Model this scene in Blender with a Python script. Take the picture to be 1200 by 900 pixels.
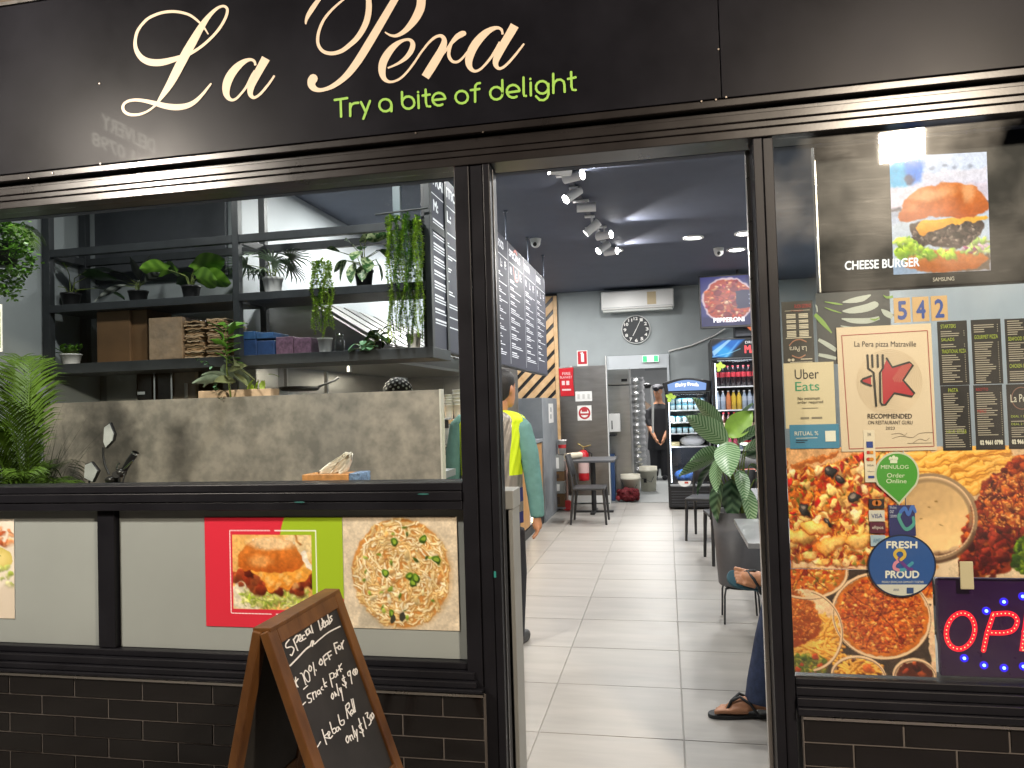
import bpy, bmesh, math, random
import numpy as np
from math import sin, cos, pi, radians, sqrt, atan2
from mathutils import Matrix, Vector

for o in list(bpy.data.objects): bpy.data.objects.remove(o)
SC = bpy.context.scene
COL = SC.collection
# ------------------------------------------------------------------ camera
F = 890.0
YAW, PIT, ROL = radians(11.43), radians(1.77), radians(-1.72)
CAM = Vector((0, -2.68, 1.5))
_f = Vector((-sin(YAW)*cos(PIT), cos(YAW)*cos(PIT), sin(PIT)))
_r = Vector((cos(YAW), sin(YAW), 0)); _u = _r.cross(_f)
_r2 = cos(ROL)*_r + sin(ROL)*_u; _u2 = -sin(ROL)*_r + cos(ROL)*_u
cam = bpy.data.cameras.new('camera'); camo = bpy.data.objects.new('camera', cam); COL.objects.link(camo)
M = Matrix((( _r2.x, _u2.x, -_f.x, CAM.x), (_r2.y, _u2.y, -_f.y, CAM.y), (_r2.z, _u2.z, -_f.z, CAM.z), (0, 0, 0, 1)))
camo.matrix_world = M
cam.sensor_width = 36; cam.lens = F/1200*36; cam.clip_end = 400; cam.clip_start = 0.05
SC.camera = camo
# ------------------------------------------------------------------ night sky
w = bpy.data.worlds.new('World'); SC.world = w; w.use_nodes = True
wn = w.node_tree; bg = wn.nodes['Background']
sk = wn.nodes.new('ShaderNodeTexSky'); sk.sky_type = 'NISHITA'; sk.sun_disc = False
sk.sun_elevation = radians(-4); sk.sun_rotation = radians(200)
wn.links.new(sk.outputs[0], bg.inputs[0]); bg.inputs[1].default_value = 0.1
SC.view_settings.view_transform = 'Standard'; SC.view_settings.look = 'None'
SC.view_settings.exposure = 0.27; SC.view_settings.gamma = 1.0
SC.cycles.max_bounces = 8; SC.cycles.diffuse_bounces = 4; SC.cycles.glossy_bounces = 4
SC.cycles.transparent_max_bounces = 12; SC.cycles.caustics_reflective = False; SC.cycles.caustics_refractive = False
SC.cycles.sample_clamp_indirect = 4.0
SC.cycles.use_denoising = True

def ray(x, y): return _f + _r2*((x-600)/F) - _u2*((y-450)/F)
def at(x, y, Y=0.0):
    d = ray(x, y); return CAM + d*((Y-CAM.y)/d.y)
def atz(x, y, z=0.0):
    d = ray(x, y); return CAM + d*((z-CAM.z)/d.z)
def atx(x, y, X):
    d = ray(x, y); return CAM + d*((X-CAM.x)/d.x)
def hit(x, y, p, n):
    d = ray(x, y); return CAM + d*((Vector(p)-CAM).dot(n)/d.dot(n))
V = Vector
R = random.Random(7)

# ------------------------------------------------------------------ materials
def lin(c):
    return tuple((v/12.92 if v <= 0.04045 else ((v+0.055)/1.055)**2.4) for v in c)
def hexc(h): return lin(tuple(int(h[i:i+2], 16)/255 for i in (0, 2, 4)))
class NT:
    def __init__(s, m): s.t = m.node_tree; s.n = s.t.nodes; s.b = s.n['Principled BSDF']; s.out = s.n['Material Output']
    def new(s, t, **k):
        n = s.n.new('ShaderNode'+t)
        for a, b in k.items():
            if a.startswith('i_'): n.inputs[a[2:].replace('_', ' ')].default_value = b
            else: setattr(n, a, b)
        return n
    def l(s, a, b): s.t.links.new(a, b)
def mat(name, col=(.5, .5, .5), rough=.5, metal=0, spec=.5, emis=None, es=1, noise=0, nscale=20, ndet=4, bump=0, bscale=60, stretch=None, rvar=0, sub=0, coat=0, dist=.002, col2=None, contrast=None):
    m = bpy.data.materials.new(name); m.use_nodes = True; t = NT(m); b = t.b
    b.inputs['Base Color'].default_value = (*col, 1); b.inputs['Roughness'].default_value = rough
    b.inputs['Metallic'].default_value = metal; b.inputs['Specular IOR Level'].default_value = spec
    if coat: b.inputs['Coat Weight'].default_value = coat; b.inputs['Coat Roughness'].default_value = .08
    if emis: b.inputs['Emission Color'].default_value = (*emis, 1); b.inputs['Emission Strength'].default_value = es
    tc = t.new('TexCoord'); src = tc.outputs['Object']
    if stretch:
        mp = t.new('Mapping'); mp.inputs['Scale'].default_value = stretch; t.l(src, mp.inputs[0]); src = mp.outputs[0]
    if noise or col2 or rvar:
        nz = t.new('TexNoise', i_Scale=nscale, i_Detail=ndet, i_Roughness=.6); t.l(src, nz.inputs['Vector'])
        rp = t.new('ValToRGB'); lo, hi = contrast or (.3, .7)
        rp.color_ramp.elements[0].position = lo; rp.color_ramp.elements[1].position = hi
        c1 = col2 if col2 else tuple(c*(1-noise) for c in col); c2 = col if col2 else tuple(min(1, c*(1+noise)) for c in col)
        rp.color_ramp.elements[0].color = (*c1, 1); rp.color_ramp.elements[1].color = (*c2, 1)
        t.l(nz.outputs['Fac'], rp.inputs[0])
        if noise or col2: t.l(rp.outputs[0], b.inputs['Base Color'])
        if rvar:
            mr = t.new('MapRange'); mr.inputs[3].default_value = max(.02, rough-rvar); mr.inputs[4].default_value = min(1, rough+rvar)
            t.l(nz.outputs['Fac'], mr.inputs[0]); t.l(mr.outputs[0], b.inputs['Roughness'])
    if bump:
        n2 = t.new('TexNoise', i_Scale=bscale, i_Detail=5); t.l(src, n2.inputs['Vector'])
        bp = t.new('Bump', i_Strength=bump, i_Distance=dist); t.l(n2.outputs['Fac'], bp.inputs['Height']); t.l(bp.outputs[0], b.inputs['Normal'])
    return m
def vcmat(name, rough=.45, emis=0, spec=.4, coat=0):
    m = mat(name, rough=rough, spec=spec, coat=coat); t = NT(m)
    a = t.new('VertexColor', layer_name='print')
    if emis:
        t.b.inputs['Base Color'].default_value = (.01, .01, .01, 1)
        t.l(a.outputs[0], t.b.inputs['Emission Color']); t.b.inputs['Emission Strength'].default_value = emis
    else: t.l(a.outputs[0], t.b.inputs['Base Color'])
    return m
def glassmat(name, tint=(.96, .98, .97), f=1.0, rough=.0, smear=0, scale=(1, 1, 1), boost=0):
    m = bpy.data.materials.new(name); m.use_nodes = True; t = NT(m); t.n.remove(t.b)
    tr = t.new('BsdfTransparent'); tr.inputs[0].default_value = (*tint, 1)
    gl = t.new('BsdfGlossy'); gl.inputs['Roughness'].default_value = rough; gl.inputs[0].default_value = (1, 1, 1, 1)
    lw = t.new('LayerWeight'); lw.inputs[0].default_value = .5; fr = t.new('Math', operation='POWER'); fr.inputs[1].default_value = 5; t.l(lw.outputs['Facing'], fr.inputs[0])
    ad = t.new('Math', operation='MULTIPLY_ADD'); ad.inputs[1].default_value = f; ad.inputs[2].default_value = boost+.045*f; t.l(fr.outputs[0], ad.inputs[0])
    mx = t.new('MixShader'); t.l(ad.outputs[0], mx.inputs[0]); t.l(tr.outputs[0], mx.inputs[1]); t.l(gl.outputs[0], mx.inputs[2])
    last = mx
    if smear:
        tc = t.new('TexCoord'); mp = t.new('Mapping'); mp.inputs['Scale'].default_value = scale; t.l(tc.outputs['Object'], mp.inputs[0])
        m3 = t.new('Mapping'); m3.inputs['Rotation'].default_value = (0, radians(38), 0); m3.inputs['Scale'].default_value = (5, 1, 70); t.l(tc.outputs['Object'], m3.inputs[0])
        wv = t.new('TexNoise', i_Scale=1.6, i_Detail=6); wv.inputs['Distortion'].default_value = 1.2; t.l(m3.outputs[0], wv.inputs['Vector'])
        nz = t.new('TexNoise', i_Scale=3.0, i_Detail=5); t.l(mp.outputs[0], nz.inputs['Vector'])
        p = t.new('Math', operation='POWER'); p.inputs[1].default_value = 5; t.l(wv.outputs['Fac'], p.inputs[0])
        q = t.new('MapRange'); q.inputs[1].default_value = .42; q.inputs[2].default_value = .7; t.l(nz.outputs['Fac'], q.inputs[0])
        mu = t.new('Math', operation='MULTIPLY'); t.l(p.outputs[0], mu.inputs[0]); t.l(q.outputs[0], mu.inputs[1])
        m2 = t.new('Math', operation='MULTIPLY_ADD'); m2.inputs[1].default_value = smear; t.l(mu.outputs[0], m2.inputs[0])
        q2 = t.new('Math', operation='MULTIPLY'); q2.inputs[1].default_value = smear*.35; t.l(q.outputs[0], q2.inputs[0]); t.l(q2.outputs[0], m2.inputs[2])
        df = t.new('BsdfGlossy'); df.inputs['Roughness'].default_value = .5; df.inputs[0].default_value = (.9, .88, .85, 1)
        mx2 = t.new('MixShader'); t.l(m2.outputs[0], mx2.inputs[0]); t.l(mx.outputs[0], mx2.inputs[1]); t.l(df.outputs[0], mx2.inputs[2]); last = mx2
    t.l(last.outputs[0], t.out.inputs[0]); return m

header_alu = mat('header_aluminium', (.014, .012, .012), .3, spec=.6, rvar=.08, nscale=5, bump=.05, bscale=120, noise=.2)
black_alu = mat('black_aluminium', (.009, .009, .012), .42, metal=0, spec=.25, rvar=.1, nscale=5, bump=.05, bscale=120, noise=.2)
fascia_m = mat('black_gloss_panel', (.008, .008, .011), .38, spec=.12, rvar=.12, nscale=2.2, ndet=8, noise=.4, coat=.45)
fascia_m.node_tree.nodes['Principled BSDF'].inputs['Coat Roughness'].default_value = .035
cream_v = mat('cream_vinyl', hexc('dfcab2'), .5)
green_v = mat('green_vinyl', hexc('93c055'), .5)
tile_m = mat('black_glazed_tile', (.008, .007, .007), .12, spec=.4, noise=.3, nscale=3, bump=.12, bscale=9, dist=.004, rvar=.05)
grout_m = mat('grey_grout', (.12, .105, .095), .8, bump=.3, bscale=300)
trim_m = mat('steel_tile_trim', (.5, .48, .45), .3, metal=1, rvar=.1)
frost_m = mat('frosted_film', hexc('989e9b'), .32, spec=.5, noise=.06, nscale=1.6, bump=.03, bscale=30, coat=.3)
wall_grey = mat('grey_paint', hexc('9aa1a3'), .7, noise=.05, nscale=3, bump=.08, bscale=150)
wall_light = mat('pale_wall_lining', hexc('bfc5ca'), .55, noise=.05, nscale=2)
wall_dark = mat('charcoal_paint', hexc('4b4e55'), .75, noise=.06, nscale=3)
ceil_m = mat('charcoal_ceiling_paint', hexc('525868'), .7, noise=.06, nscale=4, bump=.05, bscale=80)
white_pl = mat('white_plastic', (.78, .78, .76), .35)
grey_pl = mat('grey_plastic', (.3, .31, .32), .5)
black_pl = mat('black_plastic', (.012, .012, .013), .4, noise=.2, nscale=30)
black_metal = mat('black_painted_steel', (.018, .019, .021), .42, noise=.3, nscale=12)
shelf_m = mat('dark_shelf_steel', (.03, .034, .038), .45, noise=.25, nscale=9, rvar=.1)
concrete_m = mat('concrete_laminate', hexc('938b80'), .5, ndet=15, nscale=9, col2=hexc('716c64'), contrast=(.38, .62), bump=.06, bscale=90)
counter_grey = mat('grey_concrete_panel', hexc('8c9094'), .55, ndet=10, nscale=4, col2=hexc('777c81'), contrast=(.3, .7))
pale_panel = mat('pale_grey_panel', hexc('8f908d'), .5, noise=.06, nscale=5)
steel_m = mat('brushed_stainless', (.5, .49, .47), .3, metal=1, rvar=.03, nscale=4, stretch=(1, 1, 6), noise=.06, bump=.05, bscale=2, dist=.02)
steel_h = mat('brushed_stainless_horizontal', (.33, .32, .31), .33, metal=1, rvar=.04, nscale=3, stretch=(1, 1, 5), noise=.10, bump=.05, bscale=2.0, dist=.02)
chrome_m = mat('chrome', (.8, .8, .8), .12, metal=1)
timber = mat('pale_timber_batten', hexc('d8b78c'), .5, ndet=8, nscale=6, stretch=(1, 1, 1), col2=hexc('bd9668'), contrast=(.35, .65))
board_wood = mat('dark_stained_timber', hexc('7d5329'), .42, ndet=8, nscale=9, stretch=(1, 1, .35), col2=hexc('4a2c13'), contrast=(.3, .7), bump=.15, bscale=90)
chalk_m = mat('chalkboard_black', (.022, .020, .018), .55, noise=.35, nscale=7)
chalk_w = mat('white_chalk_pen', (.8, .79, .75), .8, noise=.12, nscale=90)
leaf_g = mat('bright_green_leaf', hexc('5f8f2c'), .38, noise=.35, nscale=25)
leaf_d = mat('dark_green_leaf', hexc('2f4d26'), .38, noise=.4, nscale=20)
leaf_l = mat('lime_green_leaf', hexc('a6c24c'), .5, noise=.35, nscale=60)
leaf_s = mat('silver_green_leaf', hexc('93a58f'), .4, noise=.35, nscale=30)
stem_m = mat('green_stem', hexc('6f7f3a'), .5, noise=.2)
palm_m = mat('palm_leaflet', hexc('465f1c'), .45, noise=.5, nscale=5, spec=.3)
soil_m = mat('dark_soil', (.03, .022, .015), .9, noise=.4, nscale=60, bump=.5)
kraft = mat('brown_kraft_paper', hexc('a98a66'), .75, noise=.18, nscale=20)
carton = mat('brown_carton', hexc('6a4e31'), .75, noise=.12, nscale=9)
paper_w = mat('white_paper', (.8, .79, .76), .8)
red_pl = mat('red_gloss', hexc('c2202b'), .35, noise=.15, nscale=12)
skin_m = mat('skin', hexc('b5805f'), .5, noise=.1, nscale=30, bump=.1, bscale=250)
hair_m = mat('black_hair', (.014, .012, .011), .55, noise=.5, nscale=120, bump=.8, bscale=220)
denim_m = mat('blue_denim', hexc('35415f'), .8, noise=.25, nscale=40, bump=.5, bscale=380)
def emi(name, col, s): return mat(name, (.02, .02, .02), .4, emis=col, es=s)

# ------------------------------------------------------------------ mesh building
class MB:
    def __init__(s): s.v = []; s.f = []; s.m = []; s.sm = []; s.cur = 0
    def add(s, vs, fs, smooth=False):
        b = len(s.v); s.v += [tuple(p) for p in vs]
        for f in fs: s.f.append([i+b for i in f]); s.m.append(s.cur); s.sm.append(smooth)
        return s
    def box(s, x0, x1, y0, y1, z0, z1, mtx=None, bev=0):
        vs = [V((x, y, z)) for z in (z0, z1) for y in (y0, y1) for x in (x0, x1)]
        if mtx: vs = [mtx @ p for p in vs]
        return s.add(vs, [(0, 2, 3, 1), (4, 5, 7, 6), (0, 1, 5, 4), (2, 6, 7, 3), (0, 4, 6, 2), (1, 3, 7, 5)])
    def cbox(s, c, d, mtx=None):
        return s.box(c[0]-d[0]/2, c[0]+d[0]/2, c[1]-d[1]/2, c[1]+d[1]/2, c[2]-d[2]/2, c[2]+d[2]/2, mtx)
    def quad(s, a, b, c, d): return s.add([a, b, c, d], [(0, 1, 2, 3)])
    def slab(s, pts, off):
        """closed flat outline extruded by the vector off"""
        n = len(pts); off = V(off); vs = [V(p) for p in pts]+[V(p)+off for p in pts]
        return s.add(vs, [tuple(range(n))[::-1], tuple(range(n, 2*n))]+[(i, (i+1) % n, n+(i+1) % n, n+i) for i in range(n)])
    def cyl(s, a, b, r0, r1=None, n=16, cap=True, smooth=True):
        a = V(a); b = V(b); r1 = r0 if r1 is None else r1; d = (b-a).normalized()
        p = d.orthogonal().normalized(); q = d.cross(p)
        vs = [a+(p*cos(2*pi*i/n)+q*sin(2*pi*i/n))*r0 for i in range(n)]+[b+(p*cos(2*pi*i/n)+q*sin(2*pi*i/n))*r1 for i in range(n)]
        s.add(vs, [(i, (i+1) % n, n+(i+1) % n, n+i) for i in range(n)], smooth)
        if cap: s.add(vs, [tuple(range(n))[::-1], tuple(range(n, 2*n))])
        return s
    def tube(s, pts, r, n=8, cap=True):
        pts = [V(p) for p in pts]; rr = r if isinstance(r, (list, tuple)) else [r]*len(pts)
        vs = []; prev = None
        for i, p in enumerate(pts):
            d = (pts[min(i+1, len(pts)-1)]-pts[max(i-1, 0)]).normalized()
            a = d.orthogonal().normalized() if prev is None else (prev-d*prev.dot(d)).normalized()
            prev = a; b = d.cross(a)
            vs += [p+(a*cos(2*pi*k/n)+b*sin(2*pi*k/n))*rr[i] for k in range(n)]
        m = len(pts)
        fs = [(i*n+k, i*n+(k+1) % n, (i+1)*n+(k+1) % n, (i+1)*n+k) for i in range(m-1) for k in range(n)]
        s.add(vs, fs, True)
        if cap: s.add(vs[:n], [tuple(range(n))[::-1]]); s.add(vs[-n:], [tuple(range(n))])
        return s
    def loft(s, rings, cap=True, smooth=True):
        n = len(rings[0]); vs = [p for r in rings for p in r]; m = len(rings)
        s.add(vs, [(i*n+k, i*n+(k+1) % n, (i+1)*n+(k+1) % n, (i+1)*n+k) for i in range(m-1) for k in range(n)], smooth)
        if cap: s.add(rings[0], [tuple(range(n))[::-1]]); s.add(rings[-1], [tuple(range(n))])
        return s
    def lathe(s, c, prof, n=24, smooth=True, mtx=None):
        """prof: list of (radius, height)"""
        c = V(c); vs = []
        for r, h in prof:
            for k in range(n):
                p = V((r*cos(2*pi*k/n), r*sin(2*pi*k/n), h))
                vs.append(c+(mtx @ p if mtx else p))
        m = len(prof)
        return s.add(vs, [(i*n+k, i*n+(k+1) % n, (i+1)*n+(k+1) % n, (i+1)*n+k) for i in range(m-1) for k in range(n)], smooth)
    def ball(s, c, r, n=12, m=8, sc=(1, 1, 1)):
        prof = [(max(.0001, sin(pi*i/m))*r, -cos(pi*i/m)*r) for i in range(m+1)]
        c = V(c); vs = []
        for rr, h in prof:
            for k in range(n): vs.append(c+V((rr*cos(2*pi*k/n)*sc[0], rr*sin(2*pi*k/n)*sc[1], h*sc[2])))
        return s.add(vs, [(i*n+k, i*n+(k+1) % n, (i+1)*n+(k+1) % n, (i+1)*n+k) for i in range(m) for k in range(n)], True)
    def mesh(s, name, mats, off=None):
        me = bpy.data.meshes.new(name)
        vs = s.v if off is None else [(p[0]-off[0], p[1]-off[1], p[2]-off[2]) for p in s.v]
        me.from_pydata(vs, [], s.f)
        for m in (mats if isinstance(mats, (list, tuple)) else [mats]): me.materials.append(m)
        me.polygons.foreach_set('material_index', s.m); me.polygons.foreach_set('use_smooth', s.sm)
        me.update(); return me
    def build(s, name, mats, parent=None, bev=0, seg=2, **tags):
        off = wpos(parent) if parent else None
        me = s.mesh(name, mats, off)
        o = bpy.data.objects.new(name, me); COL.objects.link(o)
        if parent: o.parent = parent
        if bev:
            b = o.modifiers.new('bevel', 'BEVEL'); b.width = bev; b.segments = seg; b.limit_method = 'ANGLE'; b.angle_limit = radians(40)
        tag(o, **tags); return o
def wpos(o):
    p = V((0, 0, 0))
    while o: p += o.location; o = o.parent
    return p
def tag(o, label=None, cat=None, group=None, kind=None):
    if label: o['label'] = label
    if cat: o['category'] = cat
    if group: o['group'] = group
    if kind: o['kind'] = kind
def thing(name, label, cat, loc=(0, 0, 0), group=None, rz=0):
    o = bpy.data.objects.new(name, None); COL.objects.link(o); o.location = loc; o.rotation_euler = (0, 0, rz)
    o.empty_display_size = .1; tag(o, label, cat, group); return o
def place(me, name, parent, mtx, **tags):
    """an object sharing mesh data, placed by a matrix given in the parent's space"""
    o = bpy.data.objects.new(name, me); COL.objects.link(o); o.parent = parent; o.matrix_local = mtx; tag(o, **tags); return o
def copy_tree(o, parent=None):
    c = o.copy(); COL.objects.link(c); c.parent = parent
    for ch in list(o.children): copy_tree(ch, c)
    return c
def cm(pts, k=6, closed=False):
    """Catmull-Rom through tuples of any length"""
    P = [np.array(p, float) for p in pts]; n = len(P); out = []
    rng = range(n) if closed else range(n-1)
    for i in rng:
        if closed: a, b, c, d = P[i-1], P[i], P[(i+1) % n], P[(i+2) % n]
        else: a, b, c, d = P[max(i-1, 0)], P[i], P[i+1], P[min(i+2, n-1)]
        for j in range(k):
            t = j/k; out.append(.5*((2*b)+(-a+c)*t+(2*a-5*b+4*c-d)*t*t+(-a+3*b-3*c+d)*t**3))
    if not closed: out.append(P[-1])
    return out
def ribbon(mb, pts, w, fn, lift, smooth=True, cap=True, k=6):
    """flat stroke: pts (x,y[,w]) in drawing units, fn maps (x,y) to a 3D point, lift = small normal offset"""
    has = len(pts[0]) > 2
    P = cm(pts, k) if smooth and len(pts) > 2 else [np.array(p, float) for p in pts]
    n = len(P); vs = []; lift = V(lift); L0 = lift
    for i, p in enumerate(P):
        lift = L0*(1+.4*i/n)
        d = P[min(i+1, n-1)][:2]-P[max(i-1, 0)][:2]; d = d/(np.hypot(*d)+1e-9); nn = np.array([-d[1], d[0]])
        ww = (max(.5, p[2]) if has else w)/2
        vs.append(fn(*(p[:2]+nn*ww))+lift); vs.append(fn(*(p[:2]-nn*ww))+lift)
    mb.add(vs, [(2*i, 2*i+1, 2*i+3, 2*i+2) for i in range(n-1)])
    if cap:
        for p in (P[0], P[-1]):
            ww = (max(.5, p[2]) if has else w)/2
            ring = [fn(p[0]+ww*cos(a), p[1]+ww*sin(a))+L0*(1.02 if p is P[0] else 1.44) for a in np.linspace(0, 2*pi, 13)[:-1]]
            mb.add(ring, [tuple(range(12))])
def pix(Y=None, p=None, n=None):
    if p is None: return lambda x, y: at(x, y, Y)
    return lambda x, y: hit(x, y, p, n)
def sub(fn, ox, oy, s): return lambda x, y: fn(ox+x/s, oy+y/s)
def rect_fn(a, b, c):
    """(u,v) in 0..1 -> 3D, a = top-left, b = top-right, c = bottom-left"""
    a, b, c = V(a), V(b), V(c); return lambda u, v: a+(b-a)*u+(c-a)*v
_tc = {}
def text_mesh(s):
    if s in _tc: return _tc[s]
    cu = bpy.data.curves.new('t', 'FONT'); cu.body = s; cu.resolution_u = 3
    ob = bpy.data.objects.new('t', cu); COL.objects.link(ob); dg = bpy.context.evaluated_depsgraph_get(); dg.update()
    me = bpy.data.meshes.new_from_object(ob.evaluated_get(dg)); bpy.data.objects.remove(ob)
    vs = np.array([v.co[:2] for v in me.vertices]).reshape(-1, 2); fs = [tuple(p.vertices) for p in me.polygons]
    if len(vs): mn = vs.min(0); mx = vs.max(0)
    else: mn = mx = np.zeros(2)
    _tc[s] = (vs, fs, mn, mx); bpy.data.meshes.remove(me); return _tc[s]
def text(mb, s, fn, x0, y0, x1, y1, lift, bold=0):
    """fit the text's ink box into the drawing rectangle (y grows downwards)"""
    vs, fs, mn, mx = text_mesh(s)
    if not len(vs): return
    L = V(lift); d = np.maximum(mx-mn, 1e-6)
    offs = [(0, 0)] if not bold else [(-bold, 0), (bold, 0), (0, bold), (0, -bold)]
    for j, (ox, oy) in enumerate(offs):
        P = [fn(x0+(v[0]-mn[0])/d[0]*(x1-x0)+ox, y1-(v[1]-mn[1])/d[1]*(y1-y0)+oy)+L*(1+.02*j) for v in vs]
        mb.add(P, fs)
def poly(mb, pts, fn, lift, smooth=False):
    if smooth: pts = [tuple(p) for p in cm(pts, 5, True)]
    mb.add([fn(*p)+V(lift) for p in pts], [tuple(range(len(pts)))])
def rct(mb, fn, x0, y0, x1, y1, lift): poly(mb, [(x0, y0), (x1, y0), (x1, y1), (x0, y1)], fn, lift)
def ell(cx, cy, rx, ry, n=28, a0=0, a1=2*pi): return [(cx+rx*cos(a), cy+ry*sin(a)) for a in np.linspace(a0, a1, n+1)[:n]]
# ------------------------------------------------------------------ printed pictures: a colour per point of a fine flat grid
def rgb(h): return np.array([int(h[i:i+2], 16)/255 for i in (0, 2, 4)])
class Cv:
    def __init__(s, w, h, res=1.0, bg='ffffff', seed=1):
        s.w, s.h, s.k = w, h, res; s.W, s.H = int(w*res)+1, int(h*res)+1
        s.c = np.ones((s.H, s.W, 3))*rgb(bg); s.r = np.random.RandomState(seed)
        s.X, s.Y = np.meshgrid(np.linspace(0, w, s.W), np.linspace(0, h, s.H))
    def win(s, x0, y0, x1, y1):
        a = max(0, int(x0*s.k)-1); b = min(s.W, int(x1*s.k)+3); c = max(0, int(y0*s.k)-1); d = min(s.H, int(y1*s.k)+3)
        return slice(c, max(c, d)), slice(a, max(a, b))
    def mix(s, sl, m, col):
        m = m[..., None]; col = rgb(col) if isinstance(col, str) else np.asarray(col)
        s.c[sl] = s.c[sl]*(1-m)+col*m
    def ell(s, cx, cy, rx, ry, col, rot=0, a=1, soft=.7, shade=0, edge=None):
        R_ = max(rx, ry)+2; sl = s.win(cx-R_, cy-R_, cx+R_, cy+R_); X = s.X[sl]-cx; Y = s.Y[sl]-cy
        if X.size == 0: return
        ca, sa = cos(rot), sin(rot); U = (X*ca+Y*sa)/rx; W_ = (-X*sa+Y*ca)/ry; d = np.sqrt(U*U+W_*W_)
        m = np.clip((1-d)*min(rx, ry)/soft+.5, 0, 1)*a
        c = rgb(col) if isinstance(col, str) else np.asarray(col)
        if edge is not None:
            t = np.clip(d, 0, 1)[..., None]**3; c = c*(1-t)+rgb(edge)*t
        if shade: c = np.clip(c*(1+shade*(-(X*.4+Y)/max(rx, ry)))[..., None], 0, 1)
        s.c[sl] = s.c[sl]*(1-m[..., None])+c*m[..., None]
    def line(s, pts, w, col, a=1, soft=.7):
        pts = np.array(pts, float)
        for p, q in zip(pts[:-1], pts[1:]):
            sl = s.win(min(p[0], q[0])-w-1, min(p[1], q[1])-w-1, max(p[0], q[0])+w+1, max(p[1], q[1])+w+1)
            X = s.X[sl]; Y = s.Y[sl]
            if X.size == 0: continue
            d = q-p; L = d@d+1e-9; t = np.clip(((X-p[0])*d[0]+(Y-p[1])*d[1])/L, 0, 1)
            r = np.hypot(X-p[0]-t*d[0], Y-p[1]-t*d[1]); s.mix(sl, np.clip((w/2-r)/soft+.5, 0, 1)*a, col)
    def poly(s, pts, col, a=1, soft=.8, shade=None):
        P = np.array(pts, float); sl = s.win(P[:, 0].min()-1, P[:, 1].min()-1, P[:, 0].max()+1, P[:, 1].max()+1)
        X = s.X[sl]; Y = s.Y[sl]; ins = np.zeros(X.shape, bool); dist = np.full(X.shape, 1e9)
        for i in range(len(P)):
            p, q = P[i-1], P[i]
            if p[1] != q[1]:
                cnd = ((p[1] > Y) != (q[1] > Y)) & (X < (q[0]-p[0])*(Y-p[1])/(q[1]-p[1])+p[0]); ins ^= cnd
            d = q-p; L = d@d+1e-9; t = np.clip(((X-p[0])*d[0]+(Y-p[1])*d[1])/L, 0, 1)
            dist = np.minimum(dist, np.hypot(X-p[0]-t*d[0], Y-p[1]-t*d[1]))
        m = np.clip(np.where(ins, dist, -dist)/soft+.5, 0, 1)*a
        c = rgb(col) if isinstance(col, str) else np.asarray(col)
        if shade:
            t = np.clip((Y-P[:, 1].min())/(np.ptp(P[:, 1])+1e-6), 0, 1)[..., None]; c = c*(1-t)+rgb(shade)*t
        s.c[sl] = s.c[sl]*(1-m[..., None])+c*m[..., None]
    def nz(s, sc):
        g = s.r.rand(int(s.h/sc)+3, int(s.w/sc)+3); x = s.X/sc; y = s.Y/sc; xi = x.astype(int); yi = y.astype(int); fx = x-xi; fy = y-yi
        fx = fx*fx*(3-2*fx); fy = fy*fy*(3-2*fy)
        return (g[yi, xi]*(1-fx)+g[yi, xi+1]*fx)*(1-fy)+(g[yi+1, xi]*(1-fx)+g[yi+1, xi+1]*fx)*fy
    def fbm(s, sc, o=4): return sum(s.nz(sc/2**i)*.5**i for i in range(o))/sum(.5**i for i in range(o))
    def tex(s, amt, sc, mask=None):
        n = 1+amt*(s.fbm(sc)-.5)*2; n = n if mask is None else np.where(mask, n, 1); s.c = np.clip(s.c*n[..., None], 0, 1)
    def scat(s, n, test, sizes, cols, asp=(.5, 1), a=.9, shade=.3, x0=0, y0=0, x1=None, y1=None, edge=.7, rots=(0, pi)):
        x1 = x1 or s.w; y1 = y1 or s.h; k = 0
        while k < n:
            k += 1; x = s.r.uniform(x0, x1); y = s.r.uniform(y0, y1)
            if not test(x, y): continue
            r = s.r.uniform(*sizes); c = rgb(cols[s.r.randint(len(cols))])*s.r.uniform(.85, 1.12); ro = s.r.uniform(*rots); q = r*s.r.uniform(*asp)
            if edge: s.ell(x+r*.12, y+r*.22, r*1.12, q*1.15, c*edge, ro, a*.4, soft=1.2)
            s.ell(x, y, r, q, np.clip(c, 0, 1), ro, a, shade=shade)
            if s.r.rand() < .3: s.ell(x-r*.2, y-q*.3, r*.3, q*.25, np.clip(c*1.3+.05, 0, 1), ro, a*.5)
    def warp(s, amp, sc, o=2):
        dx = (s.fbm(sc, o)-.5)*2*amp; dy = (s.fbm(sc, o)-.5)*2*amp
        xi = np.clip(((s.X+dx)*s.k), 0, s.W-1.001); yi = np.clip(((s.Y+dy)*s.k), 0, s.H-1.001); a = xi.astype(int); b = yi.astype(int); u = (xi-a)[..., None]; v = (yi-b)[..., None]; c = s.c
        s.c = (c[b, a]*(1-u)+c[b, np.minimum(a+1, s.W-1)]*u)*(1-v)+(c[np.minimum(b+1, s.H-1), a]*(1-u)+c[np.minimum(b+1, s.H-1), np.minimum(a+1, s.W-1)]*u)*v; return s
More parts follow.
